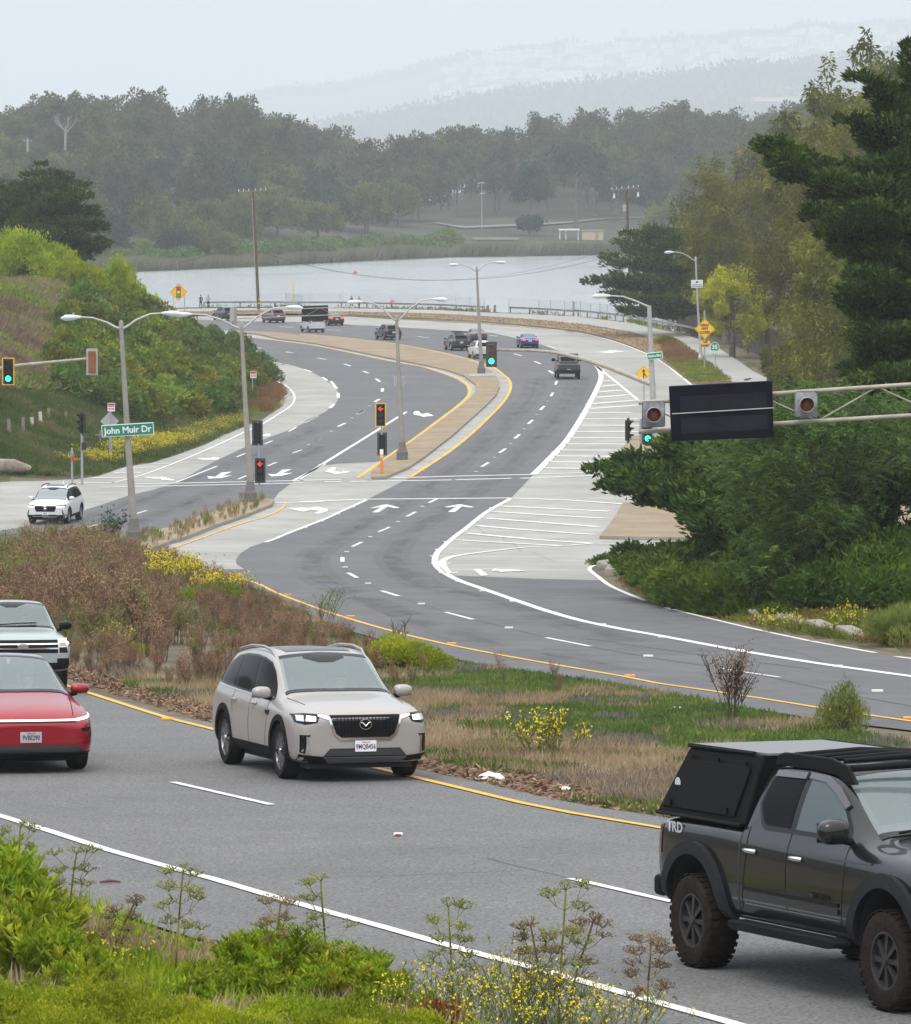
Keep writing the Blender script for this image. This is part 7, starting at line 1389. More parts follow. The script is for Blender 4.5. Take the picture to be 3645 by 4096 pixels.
# ---- guardrails ----
def guardrail(label, pts):
 P = spline([Vector((p.x, p.y, 0)) for p in pts], 1.9); e = thing('guardrail', label, 'guardrail', P[0]); o_ = P[0]; L = sum((b-a).length for a, b in zip(P, P[1:])); prof = [(0,.46),(.05,.50),(.0,.555),(.0,.605),(.05,.66),(.0,.70)]
 vs = []; fs = []; k = len(prof)
 for i, p in enumerate(P):
  d = (P[min(i+1,len(P)-1)]-P[max(i-1,0)]).normalized(); n = Vector((d.y,-d.x,0)); n = -n if n.y > 0 else n
  for s_ in (0, .02):
   for a, z in prof: c = p - o_ + n*(a-s_); vs.append((c.x, c.y, z+.12))
 for i in range(len(P)-1):
  for s_ in (0, k):
   for j in range(k-1): fs.append((i*2*k+s_+j, i*2*k+s_+j+1, (i+1)*2*k+s_+j+1, (i+1)*2*k+s_+j))
 MB().add(vs, fs).build('rail', M_GRAIL, e, fixn=False)
 for i in range(0, len(P), 1):
  if i % 2: continue
  d = (P[min(i+1,len(P)-1)]-P[max(i-1,0)]).normalized(); n = Vector((d.y,-d.x,0)); n = -n if n.y > 0 else n; c = p = P[i]-o_-n*.2
  b = MB(); b.box((c.x,c.y,.32),(.16,.2,.95)); b.build('post', M_WOODP, e)
 return e
i1 = 4
RL1 = GG(Z1((1240,350),(1560,348),(1819,350))) + GG(Z2((60,350),(400,350),(700,357),(1000,365),(1275,380)))
RL2 = GG(Z2((1420,382),(1600,390),(1819,404))) + GG(Z3((120,458),(260,472),(400,490),(500,508),(620,530),(745,556)))
guardrail('long grey steel guardrail in front of the lake, left run', RL1); guardrail('right run of the grey guardrail curving towards the trees', RL2)
def wirefence(label, pts, h, step, name='wire_fence'):
 P = spline(pts, step); o_ = P[0].copy(); e = thing(name, label, 'fence', o_); r = rng(len(P))
 vs = []; fs = []; A = []; B = []
 for i, p in enumerate(P):
  t = p-o_; b = MB(); b.tube([tuple(t+Vector((0,0,-.4))), tuple(t+Vector((r.uniform(-.12,.12),0,h+r.uniform(-.15,.15))))], .035, 5)
  b.build('post', M_POST, e)
 for i in range(len(P)-1):
  a = P[i]-o_; b = P[i+1]-o_
  n = 13
  for j in range(-6, n):
   x0, x1 = j/n, (j+6)/n
   for (u0, z0, u1, z1) in ((x0, 0, x1, h), (x1, 0, x0, h)):
    if u0 > u1: u0, u1, z0, z1 = u1, u0, z1, z0
    if u1 <= 0 or u0 >= 1: continue
    if u0 < 0: z0 = z0 + (z1-z0)*(-u0)/(u1-u0); u0 = 0
    if u1 > 1: z1 = z0 + (z1-z0)*(1-u0)/(u1-u0); u1 = 1
    A.append(tuple(a.lerp(b, u0)+Vector((0,0,z0)))); B.append(tuple(a.lerp(b, u1)+Vector((0,0,z1))))
  A.append(tuple(a+Vector((0,0,h)))); B.append(tuple(b+Vector((0,0,h))))
 V, F = rods(np.array(A), np.array(B), .014, r); npmesh('mesh', V, F, M_POST, e); return e
off = Vector((0,3.5,-.3))
wirefence('sagging wire fence between guardrail and lake, left half', [p + off for p in RL1], 2.0, 3.6); wirefence('wire fence behind the right guardrail run by the water', [p + off for p in RL2[:-1]], 2.0, 3.4)
df = [G(*p) + Vector((1.2,1.5,0)) for p in Z3((590,520),(745,552),(830,590))] + [Vector((29.5,425,0)), Vector((30.5,395,0)), Vector((31.5,372,0))]
e = thing('board_fence', 'dark brown board fence behind the path under the eucalyptus trees', 'fence', df[0]); P = spline(df, 2.4);
m = MB()
for a, b in zip(P, P[1:]):
 a_ = a-df[0]; b_ = b-df[0]; m.add([(a_.x,a_.y,-.3),(b_.x,b_.y,-.3),(b_.x,b_.y,2.9),(a_.x,a_.y,2.9),(a_.x,a_.y+.06,-.3),(b_.x,b_.y+.06,-.3),(b_.x,b_.y+.06,2.9),(a_.x,a_.y+.06,2.9)], [(0,1,2,3),(7,6,5,4),(0,4,5,1),(3,2,6,7),(0,3,7,4),(1,5,6,2)])
m.build('panel', mat('fence_dark', (.045,.035,.03), .9, noise=(8,.4)), e)
for a in P[::2]: MB().box(a-df[0]+Vector((0,-.08,1.4)),(.12,.12,3.1)).build('post', mat('fence_post_dark', (.06,.045,.04), .9) if False else M_WOOD, e)
for i_, (x, y) in enumerate(((1293,378),(1334,378))): p = G(*Z2((x, y))[0]); b = MB().box((0,0,.45),(.3,.3,.95),bev=.02).build('timber_post', M_WOODP); b.location = p; tag(b, ['left stub of a broken timber post in the guardrail gap','right stub of a broken timber post in the guardrail gap'][i_], 'post')
# ---- utility poles and wires ----
def upole(label, base_, top_, arms, r=.17, m=M_WOOD, Y=None, bands=False):
 g = U(*base_) if Y is None else Vector((AT(q(base_[0]),q(base_[1]),Y).x, Y, AT(q(base_[0]),q(base_[1]),Y).z)); t = AT(q(top_[0]),q(top_[1]),g.y)-g; e = thing('utility_pole', label, 'utility pole', g); MB().tube([(0,0,-.3),tuple(t*.5),tuple(t)],[r,r*.85,r*.65],10).build('pole', m, e, smooth=60)
 for (ax, ay, bx, by) in arms:
  a = AT(q(ax),q(ay),g.y-.2)-g; b = AT(q(bx),q(by),g.y-.2)-g; c_ = MB().bar(a, b, .07, 6).build('crossarm', M_WOODP, e)
  for u in (.03,.2,.38,.62,.8,.97): MB().lathe(a.lerp(b,u)+Vector((0,0,.05)), [(.03,0),(.05,.1),(.035,.16),(.055,.2),(.02,.28)], 8).build('insulator', M_SWHITE, c_)
 if bands:
  for z in (1.0,1.5): MB().lathe((0,0,z), [(r*1.06,0),(r*1.06,.12)], 12).build('yellow_band', M_SYEL, e)
 return e, g, t
e, gA, tA = upole('tall brown utility pole with yellow bands before the lake, left', (517,622), (505,376), [(475,383,532,380)], bands=True, r=.2)
MB().tube([AT(q(503),q(395),gA.y-.3)-gA, AT(q(512),q(600),gA.y-.3)-gA], .04, 6).build('conduit', M_POST, e)
e, gB, tB = upole('utility pole with transformer behind the right guardrail', (1260,638), (1251,378), [(1220,379,1276,374),(1235,463,1270,460)], bands=True, r=.2)
for x, y in ((1226,391),(1274,388)): MB().lathe(AT(q(x),q(y),gB.y-.3)-gB, [(.05,-.3),(.14,-.2),(.10,.1),(.05,.3)], 8).build('insulator', M_SWHITE, e)
MB().lathe(AT(q(1247),q(415),gB.y-.4)-gB, [(.2,-.4),(.22,-.35),(.22,.35),(.2,.4)], 10).build('transformer', M_ARM, e)
upole('slim pale utility pole on the far shore', (962,455), (962,361), [(957,366,967,366),(958,387,967,387)], r=.12, m=M_POST, Y=1180)
upole('small far pole with crossarm on the wooded ridge, left', (55,300), (55,275), [(46,281,64,281)], r=.3, m=M_POST, Y=1260)
def wire(label, a, b, sag, r=.02, n=24):
 m = MB(); pts = [a.lerp(b, k/n) - Vector((0,0,4*sag*(k/n)*(1-k/n))) for k in range(n+1)]; m.tube([p - a for p in pts], r, 4); o = m.build('wire', M_SBLK, smooth=False); o.location = a; tag(o, label, 'cable', 'overhead cables'); return o
wire('long sagging cable strung across the lake between the two poles', AT(q(516),q(502),gA.y), AT(q(1262),q(498),gB.y), 3.6)
wire('thin upper cable crossing the lake above the cars', AT(q(516),q(500),gA.y+.5), AT(q(1262),q(480),gB.y), 4.2, .012)
wire('cable from the right pole towards the yellow acacia', AT(q(1262),q(390),gB.y), AT(q(1500),q(470),gB.y+20), 4.0, .02)
wire('lower cable passing behind the white camera sign', AT(q(1262),q(540),gB.y), AT(q(1560),q(560),gB.y-30), 1.5, .02)
wire('cable leaving the left pole to the left edge', AT(q(505),q(480),gA.y), AT(q(-60),q(560),gA.y+15), 2.0, .02)
pw = AT(*Z2((110,300))[0], 655); pw.z = -2.5; e = MB().tube([(0,0,-.5),(0,0,AT(*Z2((110,185))[0], 655).z+2.5)], .07, 8).build('marker_pole', mat('pole_yellow', (.75,.42,.03), .5)); e.location = pw; tag(e, 'thin yellow marker pole standing in the lake', 'pole')
for i_, (x, y, Y, r_) in enumerate(((713,317,700,.42),(487,136,0,.42))):
 t_ = ray(*Z2((x,y))[0])[1]; Y = (-2.3-CAMZ)/t_; p = AT(*Z2((x,y))[0], Y); m = MB(); m.lathe((0,0,0), [(.01,-r_),(r_*.7,-r_*.7),(r_,0),(r_*.7,r_*.7),(.06,r_),(.06,r_*1.15),(.01,r_*1.15)], 14); o = m.build('buoy', mat('buoy_red', (.65,.07,.06), .4), smooth=60); o.location = p; tag(o, ['red ball buoy floating near the guardrail','small red ball buoy far out on the lake'][i_], 'buoy')
# ---- people on the path ----
def walker(label, px, py, H, top, legs, facing=0.0, stride=.28, skin_legs=False, arms_bent=False, hair=(.04,.03,.02), hood=False, ponytail=False):
 g = U(px, py); g.z = .11; e = thing('person', label, 'person', g, facing); k = H/1.75; s_ = stride
 J = [((0,0,.92),(.13,.10)), ((0,0,1.10),(.125,.09)), ((0,0,1.34),(.16,.10)), ((0,0,1.46),(.06,.055)), ((.01,0,1.54),(.052,.052)), ((.02,0,1.62),(.075,.07)), ((.02,0,1.69),(.07,.065)),
         ((0,.20,1.38),(.055,.055)), ((-.05,.25,1.12),(.045,.045)), ((0,-.20,1.38),(.055,.055)), ((.06,-.25,1.12),(.045,.045)), ((.10,.2,.98) if not arms_bent else (.22,.12,1.18),(.032,.032)), ((.14,-.24,.92) if not arms_bent else (.22,-.12,1.20),(.032,.032)),
         ((0,.09,.88),(.095,.095)), ((s_*.5,.09,.48),(.062,.062)), ((s_*.9,.09,.08),(.042,.042)), ((s_*.9+.16,.09,.03),(.04,.03)), ((0,-.09,.88),(.095,.095)), ((-s_*.35,-.09,.48),(.062,.062)), ((-s_*.95,-.09,.10),(.042,.042)), ((-s_*.95+.15,-.09,.03),(.04,.03))]
 B = [(0,1),(1,2),(2,3),(3,4),(4,5),(5,6),(2,7),(7,8),(8,11),(2,9),(9,10),(10,12),(0,13),(13,14),(14,15),(15,16),(0,17),(17,18),(18,19),(19,20)]
 J = [(tuple(c*k for c in p), tuple(c*k for c in r_)) for p, r_ in J]; tm_ = mat('top_cloth', top, .9); lm = mat('trouser_cloth', legs, .9)
 def pick(c):
  z = c.z/k
  if z > 1.50: return 2
  if z < .07: return 3
  if z < (.52 if skin_legs else 0): return 2
  if z < .95 and abs(c.y/k) < .19: return 1
  if z < 1.0 and abs(c.y/k) >= .19: return 2
  return 0
 skin_fig('body', J, B, pick, e, mats=[tm_, lm, M_SKIN, M_SWHITE])
 hm_ = MB(); hm_.lathe((.0,0,1.66*k), [(.085,-.07),(.092,0),(.08,.05),(.045,.085),(.01,.095)], 12)
 if ponytail: hm_.tube([(-.08,0,1.68*k),(-.14,0,1.60*k),(-.12,0,1.48*k)],[.035,.035,.012],6)
 hm_.build('hair', mat('hair', hair, .9), e, smooth=60); return e
walker('person in a dark hooded top and dark trousers, leftmost by the guardrail', 401, 618, 1.8, (.02,.025,.04), (.02,.02,.03), PI/2+.3)
walker('person in a grey top and black leggings beside the darkly dressed one', 416, 617, 1.7, (.30,.31,.34), (.012,.012,.014), PI/2, arms_bent=True, hair=(.18,.10,.05), ponytail=True)
walker('walker in a black top with bare legs, left one of the pair', 702, 620.5, 1.82, (.015,.016,.022), (.025,.025,.03), PI/2+.6, skin_legs=True, stride=.3)
walker('walker in a grey top and dark leggings, right one of the pair', 717, 619, 1.72, (.22,.23,.26), (.04,.042,.05), PI/2-.3, hair=(.15,.08,.04), ponytail=True)
# ---------------- big trees on the right, conifers on the left, far shore, foreground ----------------
def W_(x, y, Y): return np.array(tuple(AT(q(x), q(y), Y)))
def cyp_tree(name, label, gx_, gy_, arms_px, trunk_top, seed, m, dens=1.0, ls=.22, pr=1.0, cat='tree', trunk_r=.35, filler=None, group=None, lw=.34):
 """cypress: arms_px = [(x, y, Y, root z above ground, pad radius)] with tips at photo positions"""
 g = Vector((gx_, gy_, gz(gx_, gy_))); e = thing(name, label, cat, g, group=group); gn = np.array(tuple(g)); arms = []
 for (x, y, Y, rz_, p_) in arms_px:
  tip = W_(x, y, Y) - gn; arms.append((np.array([0, 0, max(.3, min(rz_, tip[2]*.85))]), tip, p_ * pr))
 if filler:
  r = rng(seed + 500); n, R_, z0, z1 = filler
  for i in range(n):
   a = 2*PI*i*.381966 + r.uniform(-.3,.3); t = (i+.5)/n; z = z0 + (z1-z0)*t; L = R_*(1 - .75*t**1.6)*r.uniform(.75,1.1); arms.append((np.array([0,0,z*.9]), np.array([math.cos(a)*L, math.sin(a)*L, z + L*.10]), pr*r.uniform(.8,1.2)))
 V, F, mb, ti = cypress_crown(seed, arms, dens, ls, lw=lw); npmesh('crown', V, F, [m, M_V['cypl']], e, mi=ti)
 mb.tube([(0,0,-.5),(.1,0,trunk_top*.4),(-.1,.1,trunk_top)], [trunk_r*1.2, trunk_r*.85, trunk_r*.25], 9); mb.build('trunk', M_BARKD, e, smooth=60); return e
pA = W_(1640, 1240, 138);
cyp_tree('cypress_tree', 'broad low dark cypress reaching left over the paved corner', pA[0], 138,
  [(1210,940,150,3.0,.55),(1262,925,149,3.1,.6),(1222,966,148,2.8,.5),(1320,925,150,3.2,.7),(1345,900,150,3.5,.75),(1385,885,148,3.8,.9),(1300,962,146,2.9,.8),(1365,985,146,2.7,.9),(1352,1015,145,2.4,.4),(1400,1050,144,1.8,.9),(1385,1085,143,1.4,.6),(1330,1098,142,.9,.45),(1255,1098,142,.6,.4),(1400,1000,142,2.6,1.2),(1420,930,146,3.6,1.3),(1450,880,146,4.2,1.2),(1440,1120,140,1.0,1.2),(1500,1180,136,.7,1.2),(1380,1150,140,.6,1.0),(1560,1230,132,.6,1.1),(1650,1245,128,.5,1.1),(1760,1245,124,.6,1.3),(1700,1150,128,1.6,1.4),(1800,1120,126,2.0,1.4),(1790,1000,130,3.0,1.5),(1740,900,136,4.2,1.4),(1690,1020,130,3.0,1.3),(1600,1080,132,2.2,1.3),(1640,960,134,3.2,1.3),(1560,960,138,3.2,1.2),(1819,900,134,4.2,1.4)], 6.0, 201, M_V['cyp'], 1.1, .26, 1.0, filler=(12, 4.2, .8, 5.0))
cyp_tree('juniper_shrub', 'low spreading juniper covering the bank below the cypress', W_(1420,1190,128)[0], 132,
  [(1252,1120,141,.4,.5),(1285,1140,139,.3,.6),(1315,1115,140,.5,.7),(1345,1155,136,.3,.7),(1395,1175,132,.3,.7),(1445,1190,129,.3,.7),(1495,1203,126,.3,.6),(1550,1218,123,.3,.6),(1400,1150,134,.6,.9),(1470,1190,128,.5,.9)], .8, 202, M_V['cypl'], 1.0, .19, 1.0, cat='shrub', trunk_r=.12)
for i, (x, y, Y, w_, h_, lb) in enumerate(((1819,1200,124,7,2.2,'dark juniper thicket at the right edge above the curb stones'),(1730,1215,126,7,2.2,'dark juniper thicket under the tall cypress, right'),(1640,1200,130,7,2.0,'dark juniper thicket in the middle of the right bank'),(1860,1120,132,8,2.6,'dark thicket behind the right edge junipers'),(1540,1190,134,6,1.8,'dark juniper thicket left of the middle one'))):
 X = AT(q(x), 2400, Y).x; mound('juniper_thicket', lb, Vector((X, Y, gz(X, Y)-.2)), w_, w_*.7, h_, M_V['cyp' if i % 2 else 'cypl'], 16000, .17, 810+i, up=.7, aspect=.3, blobs=44)
def feather_tree(name, label, loc, tips, m, seed, n_per=26, L=.42):
 r = rng(seed); e = thing(name, label, 'tree', loc); P = np.array(tips) - np.array(tuple(loc)); mb = MB()
 for p in P[::3]: mb.tube([(0,0,.2), tuple(p*[.35,.35,.55]), tuple(p)], [.10,.06,.015], 5)
 mb.tube([(0,0,-.4),(0,0,2.2)], [.2,.14], 8); mb.build('trunk', M_BARK, e, smooth=60)
 c = np.repeat(P, n_per, 0); c = c + r.normal(size=c.shape)*[.42,.42,.30]; ax = unit(r.normal(size=c.shape)*[1,1,.25] + [0,0,-.10]); parts = []
 for j in range(11):     # pinnate leaf: leaflets either side of a drooping axis
  t = (j+1)/12; b = c + ax*L*t + np.array([0,0,-.14])*t*t; sd = unit(np.cross(ax, [0,0,1.0]))
  for s in (-1, 1): parts.append(leaves(b, sd*s + ax*.35 + [0,0,-.12], .115*(1-abs(t-.5)), .035, r))
 V, F = join(parts); npmesh('crown', V, F, m, e); return e
r = rng(9); tips = []
EP = [(1452,880),(1500,838),(1560,800),(1600,772),(1640,760),(1700,800),(1760,815),(1800,790),(1819,870),(1800,960),(1740,960),(1690,1060),(1600,1110),(1540,1180),(1500,1140),(1520,1060),(1460,950)]
while len(tips) < 230:
 x, y = r.uniform(1450, 1830), r.uniform(765, 1180)
 if inpoly(np.array([x]), np.array([y]), EP)[0] and not (1560 < x < 1830 and 880 < y < 1000 and r.rand() < .6): tips.append(tuple(W_(x, y, r.uniform(124, 133))))
pE = W_(1640, 1260, 131); feather_tree('feathery_tree', 'feathery light green acacia growing through the dark cypress below the gantry', Vector((pE[0], 131, gz(pE[0], 131))), tips, M_V['aca'], 31)
arB = [(1540,296,172,14,1.1),(1580,330,170,13.5,1.2),(1625,420,168,12,.9),(1725,158,176,17,.8),(1780,180,176,17,1.0),(1819,96,178,18.5,.8),(1825,130,178,18.2,.9),(1700,240,174,16,1.0),(1800,260,174,15.5,1.5),(1760,320,170,14,1.5),(1690,360,168,13,1.5),(1720,450,166,11,1.5),(1790,430,166,11.5,1.6),(1819,520,166,10,1.6),(1750,560,164,9,1.6),(1790,660,162,7,1.7),(1819,750,160,5,1.6),(1650,330,172,14,1.2),(1760,760,158,4.5,1.4),(1715,590,164,9,1.0)]
gB_ = W_(1850, 900, 178); cyp_tree('cypress_tree', 'tall ragged dark cypress rising at the right edge', gB_[0], 178, arB, 17.5, 203, M_V['cyp'], .95, .27, .85, trunk_r=.5, filler=(16, 3.1, 3, 15.5))
for i, (X, Y, s_, a) in enumerate(((24,152,.9,1.0),(31,168,1.05,2.2),(22,118,.75,3.6),(38,150,1.0,4.4))):
 src = [o for o in bpy.data.objects if o.name.startswith('cypress_tree') and o.parent is None][-1]; dup(src, (X, Y, gz(X, Y)), a, 'further tall cypress in the row beyond the right edge', 'cypresses beyond the right edge', scale=s_)
def euc_tree(name, label, gx_, gy_, h, w, m, seed, nb=46, nl=170, ls=.34, lean=(0,0), bm=None, lo=.15, aspect=.22, group=None, tips_only=False):
 r = rng(seed); g = Vector((gx_, gy_, gz(gx_, gy_))); e = thing(name, label, 'tree', g, group=group); th = r.uniform(0,2*PI,nb); ph = np.arccos(r.uniform(-.8,1,nb)); q_ = r.uniform(.5,1.0,nb); hc = h*(lo+(1-lo)*.5); rz = h*(1-lo)*.5
 c = np.stack([np.cos(th)*np.sin(ph)*w*.44*q_ + lean[0]*.8, np.sin(th)*np.sin(ph)*w*.44*q_ + lean[1]*.8, hc+np.cos(ph)*rz*.9*q_], 1); br = r.uniform(.08,.14,nb)[:,None]*w; V, F = blob_leaves(c, br*[1,1,.9], nl, ls, r, aspect, -.75, .35)
 c2 = c + r.normal(size=c.shape)*br*.9; V2_, F2_ = blob_leaves(c2, br*[.4,.4,.9], nl//3, ls, r, aspect, -.9, .2); V, F = join([(V, F),(V2_, F2_)]); npmesh('crown', V, F, m, e)
 limbs(r, h*.7, .03*h**.5*3, [tuple(p) for p in c[:16]], lean).build('trunk', bm or M_BARK, e, smooth=60); return e
for i, (x, y0_, Y, h, w, mk, lb) in enumerate(((1450,0,478,19,12,'eucb','brown green drooping eucalyptus behind the yellow acacia'),(1640,0,375,17,11,'eucb','leaning drooping eucalyptus behind the route marker'),(1700,0,372,21,12,'eucb','tall drooping eucalyptus left of the right edge cypress'),(1760,0,360,25,14,'eucb','tallest olive eucalyptus at the right edge behind the cypress'),(1720,0,300,17,12,'eucb','dense dark shrubby tree above the gantry at the right edge'),(1700,0,330,9,9,'eucb','low brown thicket behind the message sign'),(1590,0,350,5,5,'eucb','low twiggy thicket beside the paved path'))):
 X = AT(q(x), 1400, Y).x; euc_tree('eucalyptus_tree', lb, X, Y, h, w, M_V[mk], 300+i, bm=M_BARKW if i in (1,2) else None, lo=.08, nl=300, nb=56, aspect=.3)
X = AT(q(1462), 1400, 442).x; euc_tree('acacia_tree', 'yellow flowering acacia behind the white camera sign', X, 442, 9.0, 7.5, M_V['yaca'], 320, nl=330, ls=.24, aspect=.5, lo=.08)
for i, (x, Y, h, w, lb) in enumerate(((1400,560,17,13,'olive eucalyptus at the left end of the far right grove'),(1470,575,20,14,'rounded olive eucalyptus in the middle of the far right grove'),(1560,560,23,15,'higher olive eucalyptus behind the dark cypress tips'),(1660,540,26,16,'tallest crown of the far right grove with yellow tips'),(1640,420,24,12,'slender yellow tipped eucalyptus above the cypress arm'),(1750,430,30,15,'yellow tipped eucalyptus top near the upper right edge'),(1380,590,12,10,'low dark crown at the far end of the right grove'))):
 X = AT(q(x), 1400, Y).x; euc_tree('eucalyptus_tree', lb, X, Y, h, w, leafmat('euc_tip', (.055,.065,.014), (.14,.15,.022), (.38,.32,.03), .35) if i < 1 else bpy.data.materials['euc_tip'], 330+i, nl=260, nb=60, ls=.5, lo=.1, aspect=.4)
pM = W_(1400, 640, 505); cyp_tree('cypress_tree', 'flat layered dark cypress beside the guardrail by the lake', pM[0], 505,
  [(1185,562,500,5,1.6),(1215,520,504,7,1.9),(1240,490,506,8.5,1.9),(1210,590,498,3.5,1.6),(1260,470,508,9.5,1.6),(1300,465,506,10,1.9),(1350,470,504,10,2),(1230,555,500,5,2.0),(1260,600,497,3.5,1.6),(1300,560,500,5,2.3),(1290,520,502,7,2.3),(1340,520,500,7,2.3),(1380,560,498,5,2.3),(1250,620,495,2.6,1.0),(1330,600,497,4,2.0),(1400,500,500,8,2.3)], 11, 204, M_V['cyp'], .55, .5, 1.0, filler=(14, 6, 2, 10), trunk_r=.35)
pL = W_(110, 540, 440); cyp_tree('cypress_tree', 'tall layered dark cypress behind the bright bushes on the left', pL[0], 440,
  [(85,338,440,17,1.5),(130,350,440,16,1.6),(150,372,438,15,1.8),(168,398,438,14,1.8),(175,425,436,12.5,1.8),(190,455,436,11,1.8),(203,492,436,9.5,1.6),(60,352,440,16,1.6),(40,375,440,15,1.8),(20,400,440,14,1.9),(90,370,436,15.5,2.2),(120,400,434,14,2.3),(70,410,434,14,2.3),(140,440,434,12,2.3),(60,450,434,12,2.3),(110,470,432,11,2.5),(160,480,434,10,2),(30,450,436,12,2.3),(10,480,436,10.5,2.3),(90,505,432,9,2.5),(150,510,434,9,2)], 9.3, 205, M_V['cyp'], .6, .42, .8, filler=(12, 4.0, 2, 8.5), trunk_r=.5)
pL = W_(-10, 540, 455); cyp_tree('cypress_tree', 'second dark cypress cut by the left edge of the view', pL[0], 455, [(-10,365,450,18,1.8),(20,380,450,17,1.8),(32,410,450,15,1.8),(0,420,448,15,2.2),(15,460,448,12,2.2)], 7.5, 206, M_V['cyp'], .6, .42, .8, filler=(10, 3.5, 2, 7), trunk_r=.5)
r = rng(61); bx = [1240,1300,1380,1480,1560,1640,1720,1800,1860]; by_ = [1165,1200,1222,1248,1262,1278,1290,1300,1310]
n = 5200; xx = r.uniform(1245, 1830, n); yy = np.interp(xx, bx, by_) - 9 - 36*r.rand(n)**1.3; P = np.array([tuple(U(a, b)) for a, b in zip(xx, yy)]); P[:,2] = ground_z(P[:,0], P[:,1])
k = vnoise(P[:,0], P[:,1], 3, 9) > .5
for kk, mk, nm, lb in ((k, 'red', 'rusty_undergrowth', 'rusty brown undergrowth along the foot of the right bank'), (~k, 'hillb', 'low_greens', 'low green weeds along the foot of the right bank')):
 Q = np.repeat(P[kk], 7, 0); Q[:,:2] += r.normal(size=(len(Q),2))*.14; tag(npmesh(nm, *leaves(Q, r.normal(size=Q.shape)*.6+[0,0,.7], .12+.16*r.rand(len(Q)), .035, r), M_V[mk]), lb, kind='stuff')
for i, (x, y, w_, h_) in enumerate(((1560,1262,1.5,.7),(1690,1268,1.2,.8))): mustard('mustard_plant', ['sparse yellow mustard under the right bank trees','taller mustard stem with yellow flowers right of the curb stones'][i], Vector((U(x,y).x, U(x,y).y, gz(U(x,y).x, U(x,y).y))), h_, w_, 26, 150+i, yel=.35)
gb = U(1812,1290); gb.z = gz(gb.x, gb.y); mound('grassy_bush', 'rounded yellow green grassy bush at the right roadside edge', gb, 2.2, 2.2, 1.0, M_V['mustem'], 12000, .16, 71, up=1.6, aspect=.12)
for i, (xa, ya_, xb, yb_) in enumerate(((1408,1220,1445,1226),(1447,1228,1500,1238),(1504,1240,1560,1249),(1562,1251,1620,1261),(1624,1262,1680,1272),(1684,1274,1738,1284))):
 a = U(xa, ya_-3); b = U(xb, yb_-3); c = (a+b)/2; L = (b-a).length; m = MB(); m.bbox((0,0,.09),(L*.96,.45,.2),.05); o = m.build('curb_stone', M_CURB, smooth=40); o.location = c + Vector((0,0,.02)); o.rotation_euler = (0,0,math.atan2(b.y-a.y,b.x-a.x)); tag(o, 'weathered concrete curb stone in the broken row under the right bank', 'curb stone', 'curb stones under the right bank')
for i, (x, y) in enumerate(((1226,1137),(1232,1150))):
 p = U(x, y); o = MB().bbox((0,0,.15),(1.1,.8,.4),.1).build('concrete_block', M_CURB, smooth=40); o.location = p; o.rotation_euler = (.1,-.1,.4+i); tag(o, ['tilted concrete block at the tip of the right bank','second smaller concrete block lower on the bank tip'][i], 'concrete block')
mound('grey_bush', 'small dark grey bush at the very tip of the right bank', Vector((U(1222,1128).x, U(1222,1128).y, gz(U(1222,1128).x, U(1222,1128).y))), 1.8, 1.4, .5, M_V['hilld'], 3000, .1, 73)
# ---- verge growth by the far path ----
r = rng(62); vp = [G(*p) for p in Z3((560,590),(640,590),(740,660),(850,740),(905,788),(720,800),(650,745),(580,680))]; X, Y = pts_in(vp, 4200, r)
Q = np.stack([np.repeat(X,4)+r.normal(size=len(X)*4)*.12, np.repeat(Y,4)+r.normal(size=len(X)*4)*.2, np.full(len(X)*4, .1)], 1); k = vnoise(Q[:,0], Q[:,1], 5, 3) + (Q[:,1]-np.median(Y))*-.012 > .5
tag(npmesh('verge_greens', *leaves(Q[k], r.normal(size=Q[k].shape)*.5+[0,0,.8], .18+.2*r.rand(int(k.sum())), .07, r), M_V['hillb']), 'green weeds on the lower end of the path verge', kind='stuff')
tag(npmesh('verge_dry_grass', *leaves(Q[~k], r.normal(size=Q[~k].shape)*.5+[0,0,.8], .18+.3*r.rand(int((~k).sum())), .06, r), M_V['red']), 'rusty dry grass on the path verge', kind='stuff')
mound('yellow_bush', 'small yellow flowering bush on the verge under the Skyline sign lamp', Vector((G(*Z3((575,602))[0]).x, G(*Z3((575,602))[0]).y, .1)), 3.0, 2.0, .9, M_V['yaca'], 3500, .16, 74)
r = rng(63); vg2 = [Vector((p.x, p.y, 0)) for p in vg]; X, Y = pts_in(vg2, 9000, r)
tag(npmesh('verge_straw', *blades(X, Y, X*0+.09, .10+.14*r.rand(len(X)), .05, r, .8), M_V['red']), 'short straw grass along the roadside verge by the lake', kind='stuff')
r = rng(64); A_ = spline([p + Vector((0,.8,0)) for p in RL1 + RL2], .35); P = np.array([tuple(p) for p in A_]); P = np.repeat(P, 5, 0); P[:,:2] += r.normal(size=(len(P),2))*[.3,.5]; P[:,2] = 0; k = vnoise(P[:,0], P[:,1], 4, 6) > .45; P = P[k]
tag(npmesh('rail_weeds', *leaves(P, r.normal(size=P.shape)*.5+[0,0,.9], .3+.4*r.rand(len(P)), .12, r), M_V['hillb']), 'tangled weeds growing under the guardrail', kind='stuff')
